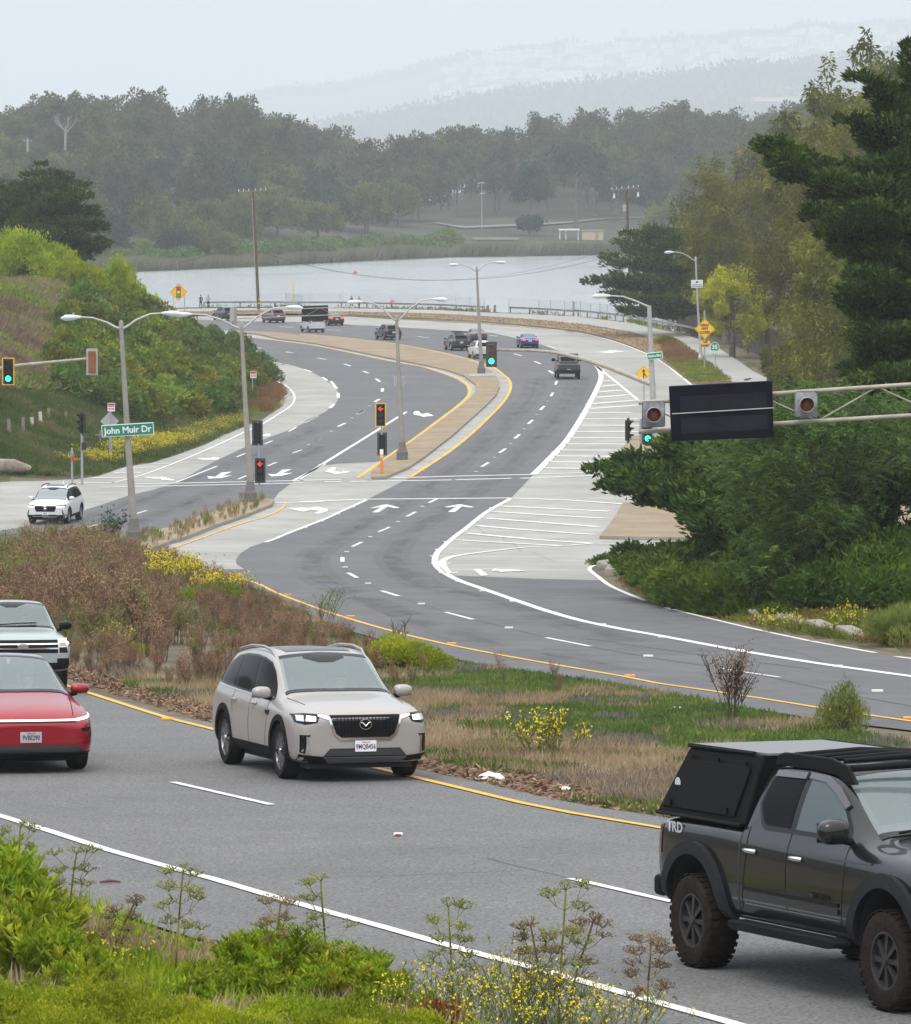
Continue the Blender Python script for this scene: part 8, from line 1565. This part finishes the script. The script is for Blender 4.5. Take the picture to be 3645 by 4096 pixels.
# ---- far shore: reeds, willows, road, shed, trees, bare trees ----
r = rng(65); n = 26000; X = r.uniform(-110, 75, n); sy = np.array([float(s_) for s_ in shoreY(X)]); Y = sy - 9 + 14*r.rand(n)**1.3; hh = 2.2 + 1.6*vnoise(X, Y, 9, 4) + (X > 0)*.5
D = np.stack([r.normal(size=n)*.18+.12, r.normal(size=n)*.1, np.ones(n)], 1); tag(npmesh('reeds', *leaves(np.stack([X, Y, np.full(n,-2.6)],1), D, hh, .22, r), leafmat('reed', (.12,.135,.075), (.19,.20,.12), (.27,.25,.17), .08)), 'band of pale green reeds along the far shore', kind='stuff')
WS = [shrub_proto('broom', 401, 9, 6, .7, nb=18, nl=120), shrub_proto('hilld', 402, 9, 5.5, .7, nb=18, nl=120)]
mg = leafmat('willow', (.065,.085,.035), (.10,.125,.048), (.15,.17,.065), .1); WS[0].children[0].data.materials[0] = mg; WS[0].name = 'willow_bush'; WS[1].name = 'shore_bush'
r = rng(66)
for k in range(95):
 x = r.uniform(520, 900) if k < 34 else r.uniform(190, 900); X = AT(q(x), 900, 1120).x; Y = float(shoreY(X)) + (r.uniform(6, 60) if k < 34 else r.uniform(8, 75)); X = AT(q(x), 900, Y).x; z = gz(X, Y)
 place(('w', k < 34), WS[0 if k < 34 else 1], Vector((X, Y, z-.8)), r.uniform(0,6), r.uniform(.65, 1.0)*(1 if k < 34 else 1.1), 'pale green willow bush in the thicket behind the reeds' if k < 34 else 'dull green bush on the shaded left part of the far shore', 'bushes on the far shore')
def shore(x, y, z=0):   # ground point on the far side under pixel (d units)
 return HIT(q(x), q(y), 1000, 1700, 1500)
rp = [shore(x, y) for x, y in ((870,447),(930,456),(1000,453),(1060,451),(1120,447),(1180,441),(1240,437),(1300,436))]
if all(rp):
 vs = []; fs = []; P = spline(rp, 6)
 for i, p in enumerate(P): vs += [(p.x, p.y-4, gz(p.x,p.y-4)+.4), (p.x, p.y+5, gz(p.x,p.y+5)+.4)]
 fs = [(2*i, 2*i+2, 2*i+3, 2*i+1) for i in range(len(P)-1)]; tag(MB().add(vs, fs).build('shore_road', M_ASPH_N), 'pale lakeside road on the far shore', kind='structure')
X0 = AT(q(1183), 930, 1150); p = shore(1183, 478) or X0; e = thing('shed', 'small tan shed near the water on the far shore', 'shed', p); w_ = 42/FQ*2.004*p.y; MB().box((0,0,1.0),(w_,3,2.6)).build('wall', mat('shed_tan', (.50,.41,.26), .8), e); MB().box((0,0,2.4),(w_+.4,3.4,.25)).build('roof', mat('shed_roof', (.36,.33,.28), .8), e); MB().box((w_*.2,-1.52,.9),(.9,.05,1.9)).build('door', mat('shed_door', (.30,.24,.16), .8), e)
p = shore(1136, 478) or AT(q(1136),930,1150); e = thing('shelter', 'open sided pale shelter left of the tan shed', 'shelter', p); MB().box((0,0,2.6),(5.5,3,.4)).build('roof', M_SWHITE, e)
for x in (-2.4,-.8,2.4): MB().box((x,0,1.2),(.3,.3,2.6)).build('post', M_SWHITE, e)
p = shore(990, 480) or AT(q(990),930,1150); e = thing('jetty', 'low grey green platform at the water by the far reeds', 'jetty', p); MB().box((0,0,.5),(12,3,.5)).build('deck', mat('jetty_grey', (.26,.29,.26), .8), e)
for x in (-5,0,5): MB().box((x,0,-.3),(.3,.3,1.6)).build('post', M_POST, e)
fc = shore(1008, 374);
if fc is None: fc = AT(q(1008), q(374), 1400)
def far_car(name, label, p, col, yw, suvk='suv'):
 e = thing(name, label, 'car', p, yw); b = MB(); b.prism([(-2.3,.3),(2.3,.3),(2.3,.85),(1.3,1.0),(.7,1.5),(-1.6,1.5),(-2.25,.95)], -.9, .9); b.build('body', col, e, bevel=.08); b = MB(); b.prism([(1.15,1.02),(.65,1.42),(-1.5,1.42),(-2.0,1.02)], -.92, .92); b.build('windows', M_SGL, e)
 for x in (-1.4,1.4):
  for y in (-.85,.85): b = MB(); b.lathe((x,y,.33),[(.33,-.1),(.33,.1)],12,axis='Y'); b.build('wheel', M_TYRE, e)
far_car('parked_car', 'tiny white car parked among the trees of the far shore', fc+Vector((0,0,.3)), P5, .3)
pc = HIT(q(20), q(338), 900, 1700, 1500)
if pc: far_car('parked_car', 'tiny silver vehicle at the left edge among the far trees', pc+Vector((0,0,1.5)), M_ARM, .2)
def mono(label, x, y, h, w, kind, seed, lo=.25, nm='shore_tree', nl=110):
 p = shore(x, y) or AT(q(x), q(y), 1250); e = thing(nm, label, 'tree', p); broad_tree('t', seed, h, w, M_LF[kind], M_BARK, nb=34, nl=nl, ls=.7, crown_lo=lo, par=e, trunk_r=.4); return e
mono('dark upright pine beside the far shore road', 1062, 462, 20, 11, 'dark', 501, .12); mono('wide flat topped pine beside the far shelter', 1150, 458, 24, 17, 'dark', 502, .45); mono('low dark bush under the far pine by the shed', 1058, 470, 5, 7, 'dark', 503, .05)
mono('spreading dark cypress behind the far road, right', 1235, 440, 14, 17, 'dark', 504, .45); mono('olive rounded bush right of the far utility pole', 1325, 470, 8.5, 12, 'eucy', 505, .05); mono('dark tree at the right end of the far road', 1290, 452, 13, 13, 'dark', 506, .2)
def bare_tree(label, x, y, h, seed, lean=0.0, n=7):
 p = shore(x, y) or AT(q(x), q(y), 1200); p = p + Vector((0,-12,0)); p.z += 2; e = thing('bare_tree', label, 'tree', p); r = rng(seed); mb = MB(); mb.tube([(0,0,-2),(lean*1.2,0,h*.3),(lean*3,0,h*.55)],[.34,.28,.2],7); tw = MB()
 for i in range(n):
  a = r.uniform(-1.1, 1.1) + lean*.4; b0 = Vector((lean*r.uniform(.6,2.5),0,h*r.uniform(.2,.5))); L = h*r.uniform(.45,.8); pts = [b0]; d = Vector((math.sin(a), r.uniform(-.3,.3), abs(math.cos(a)))).normalized()
  for k in range(5): d = (d + Vector((r.normal()*.22, r.normal()*.1, .12))).normalized(); pts.append(pts[-1] + d*L/5)
  tw.tube(pts, [.20,.17,.14,.10,.07,.03], 5)
  for k in (2,3,4): d2 = (d + Vector((r.normal()*.9, r.normal()*.3, r.normal()*.3))).normalized(); tw.tube([pts[k], pts[k]+d2*L*.2, pts[k]+d2*L*.34+Vector((0,0,.3))], [.09,.06,.02], 4)
 mb.build('trunk', M_BARKW, e, smooth=60); tw.build('branches', M_BARKW, e, smooth=60)
bare_tree('white leafless wind bent tree on the left wooded slope', 228, 372, 11, 601, 1.0, 9); bare_tree('pale forked bare trunks high on the left ridge', 138, 300, 7.5, 602, .1, 4); bare_tree('pale bare tree in the middle of the right wooded ridge', 1300, 330, 9, 603, .4, 8); bare_tree('second bare tree right of the pole on the right ridge', 1345, 332, 9, 604, .6, 6)
walker2 = shore(1092, 452)
if walker2:
 e = thing('person', 'tiny walker in dark clothes on the far shore road', 'person', walker2 + Vector((0,0,.7))); skin_fig('body', [((0,0,.95),(.16,.13)),((0,0,1.4),(.2,.13)),((0,0,1.62),(.1,.1)),((0,0,1.75),(.09,.09)),((.22,.1,.45),(.08,.08)),((.3,.1,.05),(.07,.06)),((-.2,-.1,.45),(.08,.08)),((-.35,-.1,.06),(.07,.06)),((.1,.26,1.05),(.06,.06)),((-.1,-.26,1.05),(.06,.06))], [(0,1),(1,2),(2,3),(0,4),(4,5),(0,6),(6,7),(1,8),(1,9)], lambda c: 1 if c.z > 1.62 else 0, e, sub=1, mats=[mat('dark_cloth', (.02,.02,.025), .9), M_SKIN])
# ---------------- foreground plants below the camera ----------------
def P40(x, y): return G(q(x), q(y))
r = rng(700)
fg = [Vector((p.x, p.y, 0)) for p in (P40(-300,1685),P40(0,1757),P40(100,1783),P40(210,1832),P40(330,1888),P40(450,1918),P40(600,1960),P40(760,1998),P40(900,2034),P40(1000,2090),P40(1200,2200),P40(1000,2500),P40(-400,2500))]
M_V['fennel_dry'] = leafmat('umbel_dry', (.15,.11,.06), (.24,.18,.10), (.32,.25,.14), 3.0)
sheet = slab('bank_soil', fg, M_SOIL, .03); tag(sheet, 'brown soil and leaf litter of the near roadside bank', kind='structure')
def lance_plant(seed, h, n=6, nl=26, L=.17, Wd=.044):
 r = rng(seed); e = thing('lance_leaf_shrub', 'x', 'shrub', (0,0,-500)); A = []; B = []; parts = []
 for i in range(n):
  a = r.uniform(0,6.28); l = r.uniform(.05,.34)*h; hh = h*r.uniform(.6,1.0); p0 = np.array([0,0,0.]); p1 = np.array([math.cos(a)*l, math.sin(a)*l, hh]); A.append(p0); B.append(p1)
  t = np.sqrt(r.uniform(.02,1,nl)); P = p0 + (p1-p0)*t[:,None]; an = r.uniform(0,6.28,nl); D = np.stack([np.cos(an), np.sin(an), r.uniform(.5,1.6,nl)], 1) + unit(p1)*.4*t[:,None]
  parts.append(leaves(P, D, L*(.6+.6*r.rand(nl)), Wd*(.8+.4*r.rand(nl)), r, .12))
  for k in range(2):
   s = r.uniform(.3,.8); b = p0+(p1-p0)*s; a2 = a + r.normal(); c = b + np.array([math.cos(a2)*.25*h, math.sin(a2)*.25*h, .28*h]); A.append(b); B.append(c); t = r.uniform(.1,1,nl//2); P = b+(c-b)*t[:,None]; an = r.uniform(0,6.28,nl//2)
   parts.append(leaves(P, np.stack([np.cos(an), np.sin(an), r.uniform(.4,1.5,nl//2)],1), L*(.6+.5*r.rand(nl//2)), Wd, r, .12))
 npmesh('foliage', *join(parts), M_V['lance'], e); npmesh('stem', *rods(np.array(A), np.array(B), .016, r), M_V['fennel'], e); return e
LP = [lance_plant(711,.9), lance_plant(712,.7), lance_plant(713,1.0, 8, 40)]
tx = [-40,20,60,120,160,200,260,330,400,430,480,540,580,640,700,760,800,840,870]; ty_ = [1640,1680,1720,1790,1840,1880,1920,1950,1905,1890,1850,1830,1845,1860,1870,1885,1920,1960,1990]
X, Y = pts_in(fg, 60000, r); k = (Y > 34) & (Y < 48) & (X > -9) & (X < 6); X = X[k]; Y = Y[k]; de = dpoly(X, Y, fg); k = (r.rand(len(X)) < .35 + de) & (np.abs(X + 5.3 - (46 - Y)*.1) > .5 + .9*r.rand(len(X))); X = X[k]; Y = Y[k]; kg = vnoise(X, Y, .7, 5) > .42
for kk, mk, nm, lb in ((kg, 'lance', 'bank_greens', 'low green weeds covering the near bank between the shrubs'), (~kg, 'straw', 'bank_dry_grass', 'dry grass patches on the near bank')):
 tag(npmesh(nm, *blades(X[kk], Y[kk], baseN(Y[kk])+.02, .07+.22*r.rand(int(kk.sum())), .022, r, .6), M_V[mk]), lb, kind='stuff')
cnt = 0
for k in range(400):
 x = r.uniform(-60, 885); yt = np.interp(x, tx, ty_) + abs(r.normal())*70;
 if yt > 2075 or (215 < x < 330 and yt < 1945) : continue
 Y = 44.5 - (yt-1650)*.017 + r.uniform(-1.0,.6); Y = float(np.clip(Y, 35.8, 45)); p = AT(q(x), q(yt), Y); g_ = base(Y); h = p.z - g_
 i = r.randint(3); h0 = (.95,.75,1.05)[i]; s = h/h0
 if s < .25: continue
 s_ = min(s, 1.25); zb = p.z - s_*h0
 if s > 1.25: continue
 place(('l', i), LP[i], Vector((p.x, Y, max(g_, zb) - .02)), r.uniform(0,6.28), s_, 'leafy green shrub with lance shaped leaves in the near thicket', 'lance leaved shrubs of the near thicket'); cnt += 1
print('lance', cnt)
for e_ in LP:
 if e_.location.z < -400:
  for ch in list(e_.children): bpy.data.objects.remove(ch)
  bpy.data.objects.remove(e_)
for i, (x, yt, Y, w_, h_) in enumerate(((60,2025,37.0,1.5,.45),(200,1992,37.2,1.4,.5),(340,2012,36.8,1.2,.4),(470,2028,36.6,1.1,.35),(600,2010,37.0,1.2,.4),(730,2022,36.9,1.1,.35),(820,2040,36.7,.8,.3),(-60,1985,37.4,1.3,.5),(130,2042,36.2,1.3,.4),(420,2045,36.1,1.3,.35),(650,2042,36.1,1.2,.35))):
 p = AT(q(x), q(yt), Y); mound('fine_leaved_bush', ['bright green fine leaved mound second from the bottom left corner','bright fine leaved mound with the highest top at the bottom','fine leaved mound right of the highest bottom one','low fine leaved mound in the bottom middle left','fine leaved mound left of the yellow mustard','last fine leaved mound before the yellow mustard','small rightmost fine leaved mound at the bottom','fine leaved mound at the bottom left corner','fine leaved mound filling the bottom edge, left','fine leaved mound filling the bottom edge, middle','fine leaved mound filling the bottom edge, right'][i], Vector((p.x, Y, max(base(Y)-.05, p.z-h_))), w_, w_*.9, h_+.05, M_V['lime'], 26000, .030, 720+i, stem=True, up=.8, blobs=46)
def umbel(label, x, y_top, x_b, Y, seed, dead=.0, s=1.0):
 r = rng(seed); p = AT(q(x), q(y_top), Y); gx_ = AT(q(x_b), q(2000), Y).x; g = Vector((gx_, Y, base(Y))); H = p.z - g.z; e = thing('umbel_plant', label, 'plant', g); lean = p.x - gx_; A = []; B = []; U1 = []
 n = 7; sp = [np.array([lean*(k/n)**1.3, .04*math.sin(k*2), H*k/n]) for k in range(n+1)]
 for k in range(n): A.append(sp[k]); B.append(sp[k+1])
 heads = [sp[-1]]
 for k in range(2, n):
  for s_ in (-1, 1):
   if r.rand() < .2: continue
   L = H*.30*r.uniform(.5,1)*(1-.25*k/n); b = sp[k]; c = b + np.array([s_*L*.75, r.normal()*.1, L*.65]); m_ = b+(c-b)*.5+np.array([0,0,-.02]); A += [b, m_]; B += [m_, c]; heads.append(c)
   if r.rand() < .8: c2 = m_ + np.array([s_*L*.15, r.normal()*.08, L*.5]); A.append(m_); B.append(c2); heads.append(c2)
 F_ = []
 for h in heads:
  for j in range(8):
   d = unit(np.array([r.normal()*.9, r.normal()*.9, .7])); t = h + d*.075*s; A.append(h); B.append(t); F_.append(t)
 A = np.array(A); B = np.array(B); wd = np.where(np.arange(len(A)) < n, .022*s, .007*s); V, F = rods(A, B, wd, r); npmesh('stem', V, F, M_V['fennel'] if dead < .6 else M_V['fennel_dry'], e)
 T = np.repeat(np.array(F_), 8, 0); T = T + r.normal(size=T.shape)*[.016,.016,.006]; npmesh('umbel', *leaves(T, r.normal(size=T.shape)+[0,0,.3], .018*s, .014*s, r), M_V['fennel'] if dead < .6 else M_V['fennel_dry'], e)
 k = int(46); T = A[r.randint(0, n, k)] + r.normal(size=(k,3))*[.06,.06,.12]; npmesh('foliage', *leaves(T, r.normal(size=T.shape), .05, .012, r), M_V['fennel'], e); return e
UM = [(365,1742,350,41,0,'umbel stem standing alone over the dark edge of the thicket'),(152,1705,130,42.5,.0,'branching umbel stem above the upper left thicket'),(40,1652,30,44,0,'umbel head at the left edge, highest of all'),(270,1800,215,42,.7,'thin brown umbel stem over the shoulder, left'),(640,1760,655,40,0,'green umbel crossing the white edge line'),(560,1805,545,40.5,.7,'dead umbel cluster left of the green one'),(895,1812,905,38.5,0,'umbel plant amid the mustard at the edge line'),(1130,1778,1115,38,.3,'tallest umbel plant standing over the shoulder right of centre'),(1185,1840,1130,38.4,.9,'brown seed heads beside the tallest umbel plant'),(1060,1850,1090,38,.8,'dark seeded umbel left of the tallest one'),(1300,1880,1290,37.5,.9,'bare dead stalk at the right end of the weeds')]
for i, (x, yt, xb, Y, dd, lb) in enumerate(UM): umbel(lb, x, yt, xb, Y, 740+i, dd)
for i, (x, yt, Y, w_, h_, n_, lb) in enumerate(((950,1880,38.2,1.3,.75,46,'dense yellow mustard cluster left of the tallest umbel'),(1040,1870,38.0,1.3,.8,52,'yellow mustard cluster in the middle of the bottom weeds'),(1130,1930,37.7,1.3,.6,44,'yellow mustard around the foot of the tallest umbel'),(860,1930,38.2,1.1,.6,34,'thin mustard at the left end of the bottom weeds'),(1240,1960,37.4,1.3,.5,34,'low mustard at the right end of the bottom weeds'),(1000,1950,37.2,1.5,.5,44,'lowest mustard cluster at the bottom edge'),(280,1860,41,.7,.4,9,'few yellow mustard flowers over the dark shoulder'),(200,1830,41.5,.6,.5,8,'little mustard stem beside the upper left thicket'))):
 p = AT(q(x), q(yt), Y); g_ = base(Y); H = max(.35, p.z-g_); mustard('mustard_plant', lb, Vector((p.x, Y, g_)), H, w_, n_, 760+i, yel=.28, fine=.5)
mound('rust_fern', 'rusty orange dying fern clump left of the bottom mustard', Vector((AT(q(870),q(2000),37.6).x, 37.6, base(37.6))), .55, .5, .28, M_V['rust'], 2200, .05, 780)
r = rng(790); A_ = []; n = 900
P = np.array([tuple(P40(x, np.interp(x, tx, ty_)*0 + y)) for x, y in zip(r.uniform(150, 420, n), r.uniform(1870, 1990, n))]); P[:,2] += .02; D = r.normal(size=(n,3))*[1,1,.12]
tag(npmesh('bark_litter', *leaves(P, D, .06+.16*r.rand(n), .03, r), leafmat('bark_strips', (.12,.06,.04), (.25,.14,.10), (.42,.27,.20), 6.0, trans=0)), 'brown and pinkish bark litter at the edge of the near shoulder', kind='stuff')
for i, (x, y, L, a, c, lb) in enumerate(((220,1766,.22,.1,(.14,.06,.05),'brown twig lying on the near shoulder, left'),(245,1853,.25,.05,(.30,.14,.12),'pink strip of bark lying on the shoulder'),(265,1843,.20,.0,(.06,.04,.035),'dark twig beside the pink bark strip'),(1740-1740+1715,1900,.01,0,(.1,.1,.1),''),(1712,1858,.35,.02,(.12,.07,.05),''),(372,1932,.3,-.2,(.16,.08,.06),'thin dark twig at the thicket edge'))):
 if not lb: continue
 p = P40(x, y); o = MB().tube([(-L/2,0,.03),(0,.02,.04),(L/2,0,.03)], [.012,.018,.01], 6).build('twig', mat('twig', c, .9)); o.location = p; o.rotation_euler = (0,0,a); tag(o, lb, 'twig')
p = P40(795,1671); o = MB().box((0,0,.035),(.11,.10,.03),bev=.01).build('raised_marker', mat('marker_white2', (.75,.75,.72), .5)); MB().box((0,-.045,.035),(.07,.015,.018)).build('reflector', M_RED if False else M_SRED, o); o.location = p; tag(o, 'single white raised marker with a red reflector on the near road', 'road marker')
p = P40(1700, 1860)
# ---------------- far hill with houses, wooded ridges, far shore ----------------
M_FARG = multi('far_scrub', [(.35, (.045,.055,.035)), (.65, (.10,.105,.07))], .01, grain(.6, 1.0), .06, .9, .95)
def ridge_mesh(name, pts, Y0, depth, label, m=M_FARG, seed=3, rough=6.0):
 """hill: pts = (pixel x, pixel y of skyline) in d units at distance Y0; slopes away behind and towards us"""
 xs = [AT(x*2.004, y*2.004, Y0).x for x, y in pts]; zs = [AT(x*2.004, y*2.004, Y0).z for x, y in pts]
 X = np.linspace(min(xs) - 60, max(xs) + 60, 220); T = np.linspace(-1, 1.0, 34)
 gt, gX = np.meshgrid(T, X, indexing='ij'); Z = np.interp(gX, xs, zs)
 prof = np.where(gt < 0, np.cos(gt * PI/2)**1.0, 1 - gt**2 * .8)
 Y = Y0 + gt * depth
 Z = -3 + (Z + 3) * prof + rough * (vnoise(gX, Y, 70, seed) - .5) * prof + rough * .5 * (vnoise(gX, Y, 22, seed+1) - .5) * prof
 V = np.stack([gX * (Y / Y0), Y, Z], -1).reshape(-1, 3); n = len(X); idx = np.arange(len(T)*n).reshape(len(T), n)
 F = np.stack([idx[:-1,:-1], idx[:-1,1:], idx[1:,1:], idx[1:,:-1]], -1).reshape(-1, 4)
 o = npmesh(name, V, F, m, smooth=True); tag(o, label, kind='structure')
 def hz(px, t):      # surface point below skyline at pixel column px (d units), profile parameter t
  Xw = AT(px*2.004, 300, Y0).x; z = np.interp(Xw, xs, zs); pr = math.cos(t*PI/2); Yw = Y0 + t*depth
  zz = -3 + (z+3)*pr + rough*(float(vnoise(Xw, Yw, 70, seed)) - .5)*pr + rough*.5*(float(vnoise(Xw, Yw, 22, seed+1)) - .5)*pr
  return Vector((Xw*Yw/Y0, Yw, zz))
 return o, hz
SKY1 = [(-300,330),(300,270),(480,212),(560,196),(640,192),(690,188),(740,172),(800,166),(850,148),(900,138),(960,122),(1010,118),(1060,112),(1110,104),(1180,108),(1250,104),(1320,98),(1400,92),(1450,92),(1500,86),(1570,80),(1620,66),(1700,72),(1760,62),(1819,68),(2200,40),(2600,60)]
hill_far, hz_far = ridge_mesh('far_hill', SKY1, 15000, 2600, 'pale hazy hill rising to the right with houses on its slope')
SKY2 = [(-300,330),(500,300),(700,262),(800,248),(900,228),(960,218),(1080,204),(1200,190),(1300,178),(1400,166),(1500,154),(1600,148),(1700,136),(1819,128),(2300,110)]
hill_mid, hz_mid = ridge_mesh('wooded_ridge', SKY2, 9500, 1300, 'hazy wooded ridge in front of the far hill', seed=9, rough=5)
FR = rng(11)
def far_proto(kind, seed, h, w, **k):
 e = thing('tree', 'x', 'tree', (0,0,-500)); broad_tree('tree', seed, h, w, M_LF[kind], M_BARK, par=e, **k); return e
protos = []
for i, (kd, h, w, nm, lb) in enumerate([('euc',20,14,'eucalyptus_tree','grey green round crowned tree on the far wooded ridge'),('euc',24,13,'eucalyptus_tree','grey green round crowned tree on the far wooded ridge'),('eucy',15,14,'olive_tree','olive green bushy tree on the lower wooded ridge'),('euc',17,16,'eucalyptus_tree','grey green round crowned tree on the far wooded ridge'),('eucy',12,13,'olive_tree','olive green bushy tree on the lower wooded ridge'),('dark',15,15,'dark_tree','dark green crown between the grey green trees of the far ridge')]):
 e = far_proto(kd, 50+i, h, w, nb=52, nl=100, ls=.9, crown_lo=.06); e.name = nm; e['label'] = lb; e['group'] = 'trees of the far wooded ridge'; protos.append(e)
used = set(); tpos = []
def put_tree(i, loc, s, rz):
 e = protos[i]
 if i not in used:
  used.add(i); e.matrix_world = Matrix.Translation(loc) @ Matrix.Rotation(rz, 4, 'Z') @ Matrix.Diagonal((s, s, s, 1)); return e
 return dup(e, loc, rz, scale=s)
def wood(rowspec):
 for (Y, n, kinds, s0) in rowspec:
  for k in range(n):
   X = (-1.12 + 2.24 * (k + FR.uniform(-.35, .35)) / (n-1)) * .0965 * Y; Yy = Y + FR.uniform(-18, 18)
   sy = float(shoreY(X))
   if Yy < sy + (70 if X > -40 else 14): continue
   if -4 < X < 62 and Yy < sy + 190: continue       # clearing with the lakeside road
   if -45 < X <= -4 and Yy < sy + 95: continue
   z = gz(X, Yy) - 1.2
   s = s0 * FR.uniform(.72, 1.12); put_tree(kinds[FR.randint(len(kinds))], (X, Yy, z), s, FR.uniform(0, 6.28))
wood([(960, 17, (4,2), .55), (985, 17, (4,2), .6), (1010, 19, (2,4,5), .65), (1035, 19, (2,4,5), .75), (1062, 21, (2,4,2), .85)] + [(1090 + 34*k, 25, ((2,4,5,0),(0,2,3,5),(0,3,1))[min(2, k//4)], .85 + .025*min(k, 10)) for k in range(17)])
mv = []; r_ = rng(5)
for px in range(-40, 1900, 9):
 for t in (-.05, -.3, -.55):
  p = hz_mid(px + r_.uniform(-6, 6), t + r_.uniform(-.1, .1)); s = r_.uniform(16, 36)
  mv.append(blob_leaves(np.array([[p.x, p.y, p.z + s*.4]]), np.array([[s*1.1, s*1.1, s*.7]]), 80, 10.0, r_))
for px in range(430, 1900, 7):
 for t in (.0, -.06):
  if 930 < px < 1420 and r_.rand() < .5: continue
  p = hz_far(px + r_.uniform(-5, 5), t); s = r_.uniform(16, 36)
  mv.append(blob_leaves(np.array([[p.x, p.y, p.z + s*.4]]), np.array([[s*1.2, s*1.2, s*.8]]), 80, 12.0, r_))
for _ in range(130):
 p = hz_far(r_.uniform(760, 1850), r_.uniform(-.75, -.1)); s = r_.uniform(16, 36)
 mv.append(blob_leaves(np.array([[p.x, p.y, p.z + s*.4]]), np.array([[s*1.3, s*1.3, s*.8]]), 40, 6.0, r_))
V, F = join(mv); tag(npmesh('far_woodland', V, F, M_LF['dark']), 'hazy far-off woodland covering the distant ridges', kind='stuff')
M_HW = [mat('house_white', (.70,.69,.67), .8), mat('house_cream', (.70,.66,.58), .8), mat('house_grey', (.55,.56,.57), .8)]
M_ROOF = mat('roof_brown', (.24,.19,.16), .85); M_WIN = mat('window_dark', (.10,.12,.14), .2)
def house(wm, w, d, h, flat):
 e = thing('house', 'x', 'house', (0,0,-500)); m = MB(); m.box((0,0,h/2-2), (w,d,h+4)); m.build('wall', wm, e)
 rf = MB()
 if flat: rf.box((0,0,h+.25), (w+.6,d+.6,.5)); rf.box((w*.2,0,h+1.2),(w*.3,d*.4,1.4))
 else: rf.prism([(-w/2-.5,h),(w/2+.5,h),(0,h+w*.28)], -d/2-.5, d/2+.5, plane='XZ')
 rf.build('roof', M_ROOF if not flat else wm, e)
 for j in range(2 if h > 6 else 1):
  for x in (-w*.28, w*.05, w*.33):
   q = MB(); q.box((x, -d/2-.05, h-1.9-3*j), (w*.17,.2,1.5)); q.build('window', M_WIN, e)
 return e
hp = [house(M_HW[0],11,12,8,True), house(M_HW[1],10,12,7.5,False), house(M_HW[2],12,10,7,False), house(M_HW[0],14,12,6.5,False), house(M_HW[0],22,14,9.5,True)]
hn = 0; r_ = rng(21); tier = [(-.10,930,1750),(-.18,860,1800),(-.27,870,1800),(-.36,840,1760),(-.45,800,1700),(-.55,770,1640),(-.66,790,1500)]
for t, a, b in tier:
 px = a
 while px < b:
  px += r_.uniform(13, 34) if r_.rand() < .75 else r_.uniform(30, 70)
  i = r_.randint(5); p = hz_far(px, t + r_.uniform(-.03, .03))
  e = dup(hp[i], p + Vector((0,0,.5)), r_.uniform(-.5, .5), 'small pale house among many on the hazy far hillside', 'houses on the far hillside', scale=r_.uniform(1.9, 2.6)); hn += 1
for e in hp:
 for ch in list(e.children): bpy.data.objects.remove(ch)
 bpy.data.objects.remove(e)
def block(px0, px1, t, h, label, name='apartment_block'):
 h *= 2.2
 a = hz_far(px0, t); b = hz_far(px1, t); w_ = (b-a).length; c = (a+b)/2
 e = thing(name, label, 'building', c, math.atan2(b.y-a.y, b.x-a.x)); m = MB(); m.box((0,0,h/2-6),(w_,60,h+12)); m.build('wall', M_HW[1], e)
 m = MB(); m.box((0,0,h+.5),(w_+1.5,23.5,1.2)); m.box((w_*.1,0,h+3),(w_*.2,10,5)); m.build('roof', M_HW[0], e)
 n = max(4, int(w_/9))
 for j in range(3):
  mm = MB()
  for k in range(n): mm.box((-w_/2+(k+.5)*w_/n, -30.1, 4+j*(h-5)/3), (w_/n*.5,.3,3.0))
  mm.build('window_row', M_WIN, e)
block(1290, 1345, -.02, 17, 'long pale four storey block at the left end of the far crest row')
block(1348, 1430, -.02, 22, 'tallest pale institution block on the crest of the far hill')
block(1130, 1205, -.06, 12, 'low pale block on the crest left of the tower')
p = hz_far(1245, -.02); e = thing('tower', 'slim hazy tower rising from the crest of the far hill', 'tower', p)
m = MB(); m.lathe((0,0,-4), [(11,0),(9,68)], 12); m.build('shaft', M_HW[2], e); m = MB(); m.lathe((0,0,64),[(11,0),(12,5),(10,7),(.6,12)],12); m.build('cap', M_HW[2], e)
for a, b, y in ((1495,1600,.62),):
 P0 = AT(1500*2.004, 190*2.004, 4500); P1 = AT(1598*2.004, 186*2.004, 4500)
 e = thing('warehouse', 'long low white building just above the wooded ridge', 'building', (P0+P1)/2 - Vector((0,0,6))); m = MB(); m.box((0,0,1.5),((P1-P0).length,16,5)); m.build('wall', M_HW[0], e)
 m = MB(); m.box((0,0,4.4),((P1-P0).length+1,17,.8)); m.build('roof', M_HW[2], e)
# ---- haze ----
for _o in []: pass
hm = bpy.data.materials.new('haze'); hm.use_nodes = True; t = hm.node_tree; t.nodes.remove(t.nodes['Principled BSDF'])
pv = t.nodes.new('ShaderNodeVolumePrincipled'); pv.inputs['Color'].default_value = (.89, .95, 1, 1); pv.inputs['Density'].default_value = .00016; pv.inputs['Anisotropy'].default_value = 0.0
t.links.new(pv.outputs[0], t.nodes['Material Output'].inputs['Volume'])
hb = MB(); hb.box((0, 9200, 292), (9200, 18600, 596)); ho = hb.build('haze', hm); tag(ho, 'thin pale sea haze filling the air over road, lake and hills', kind='stuff')
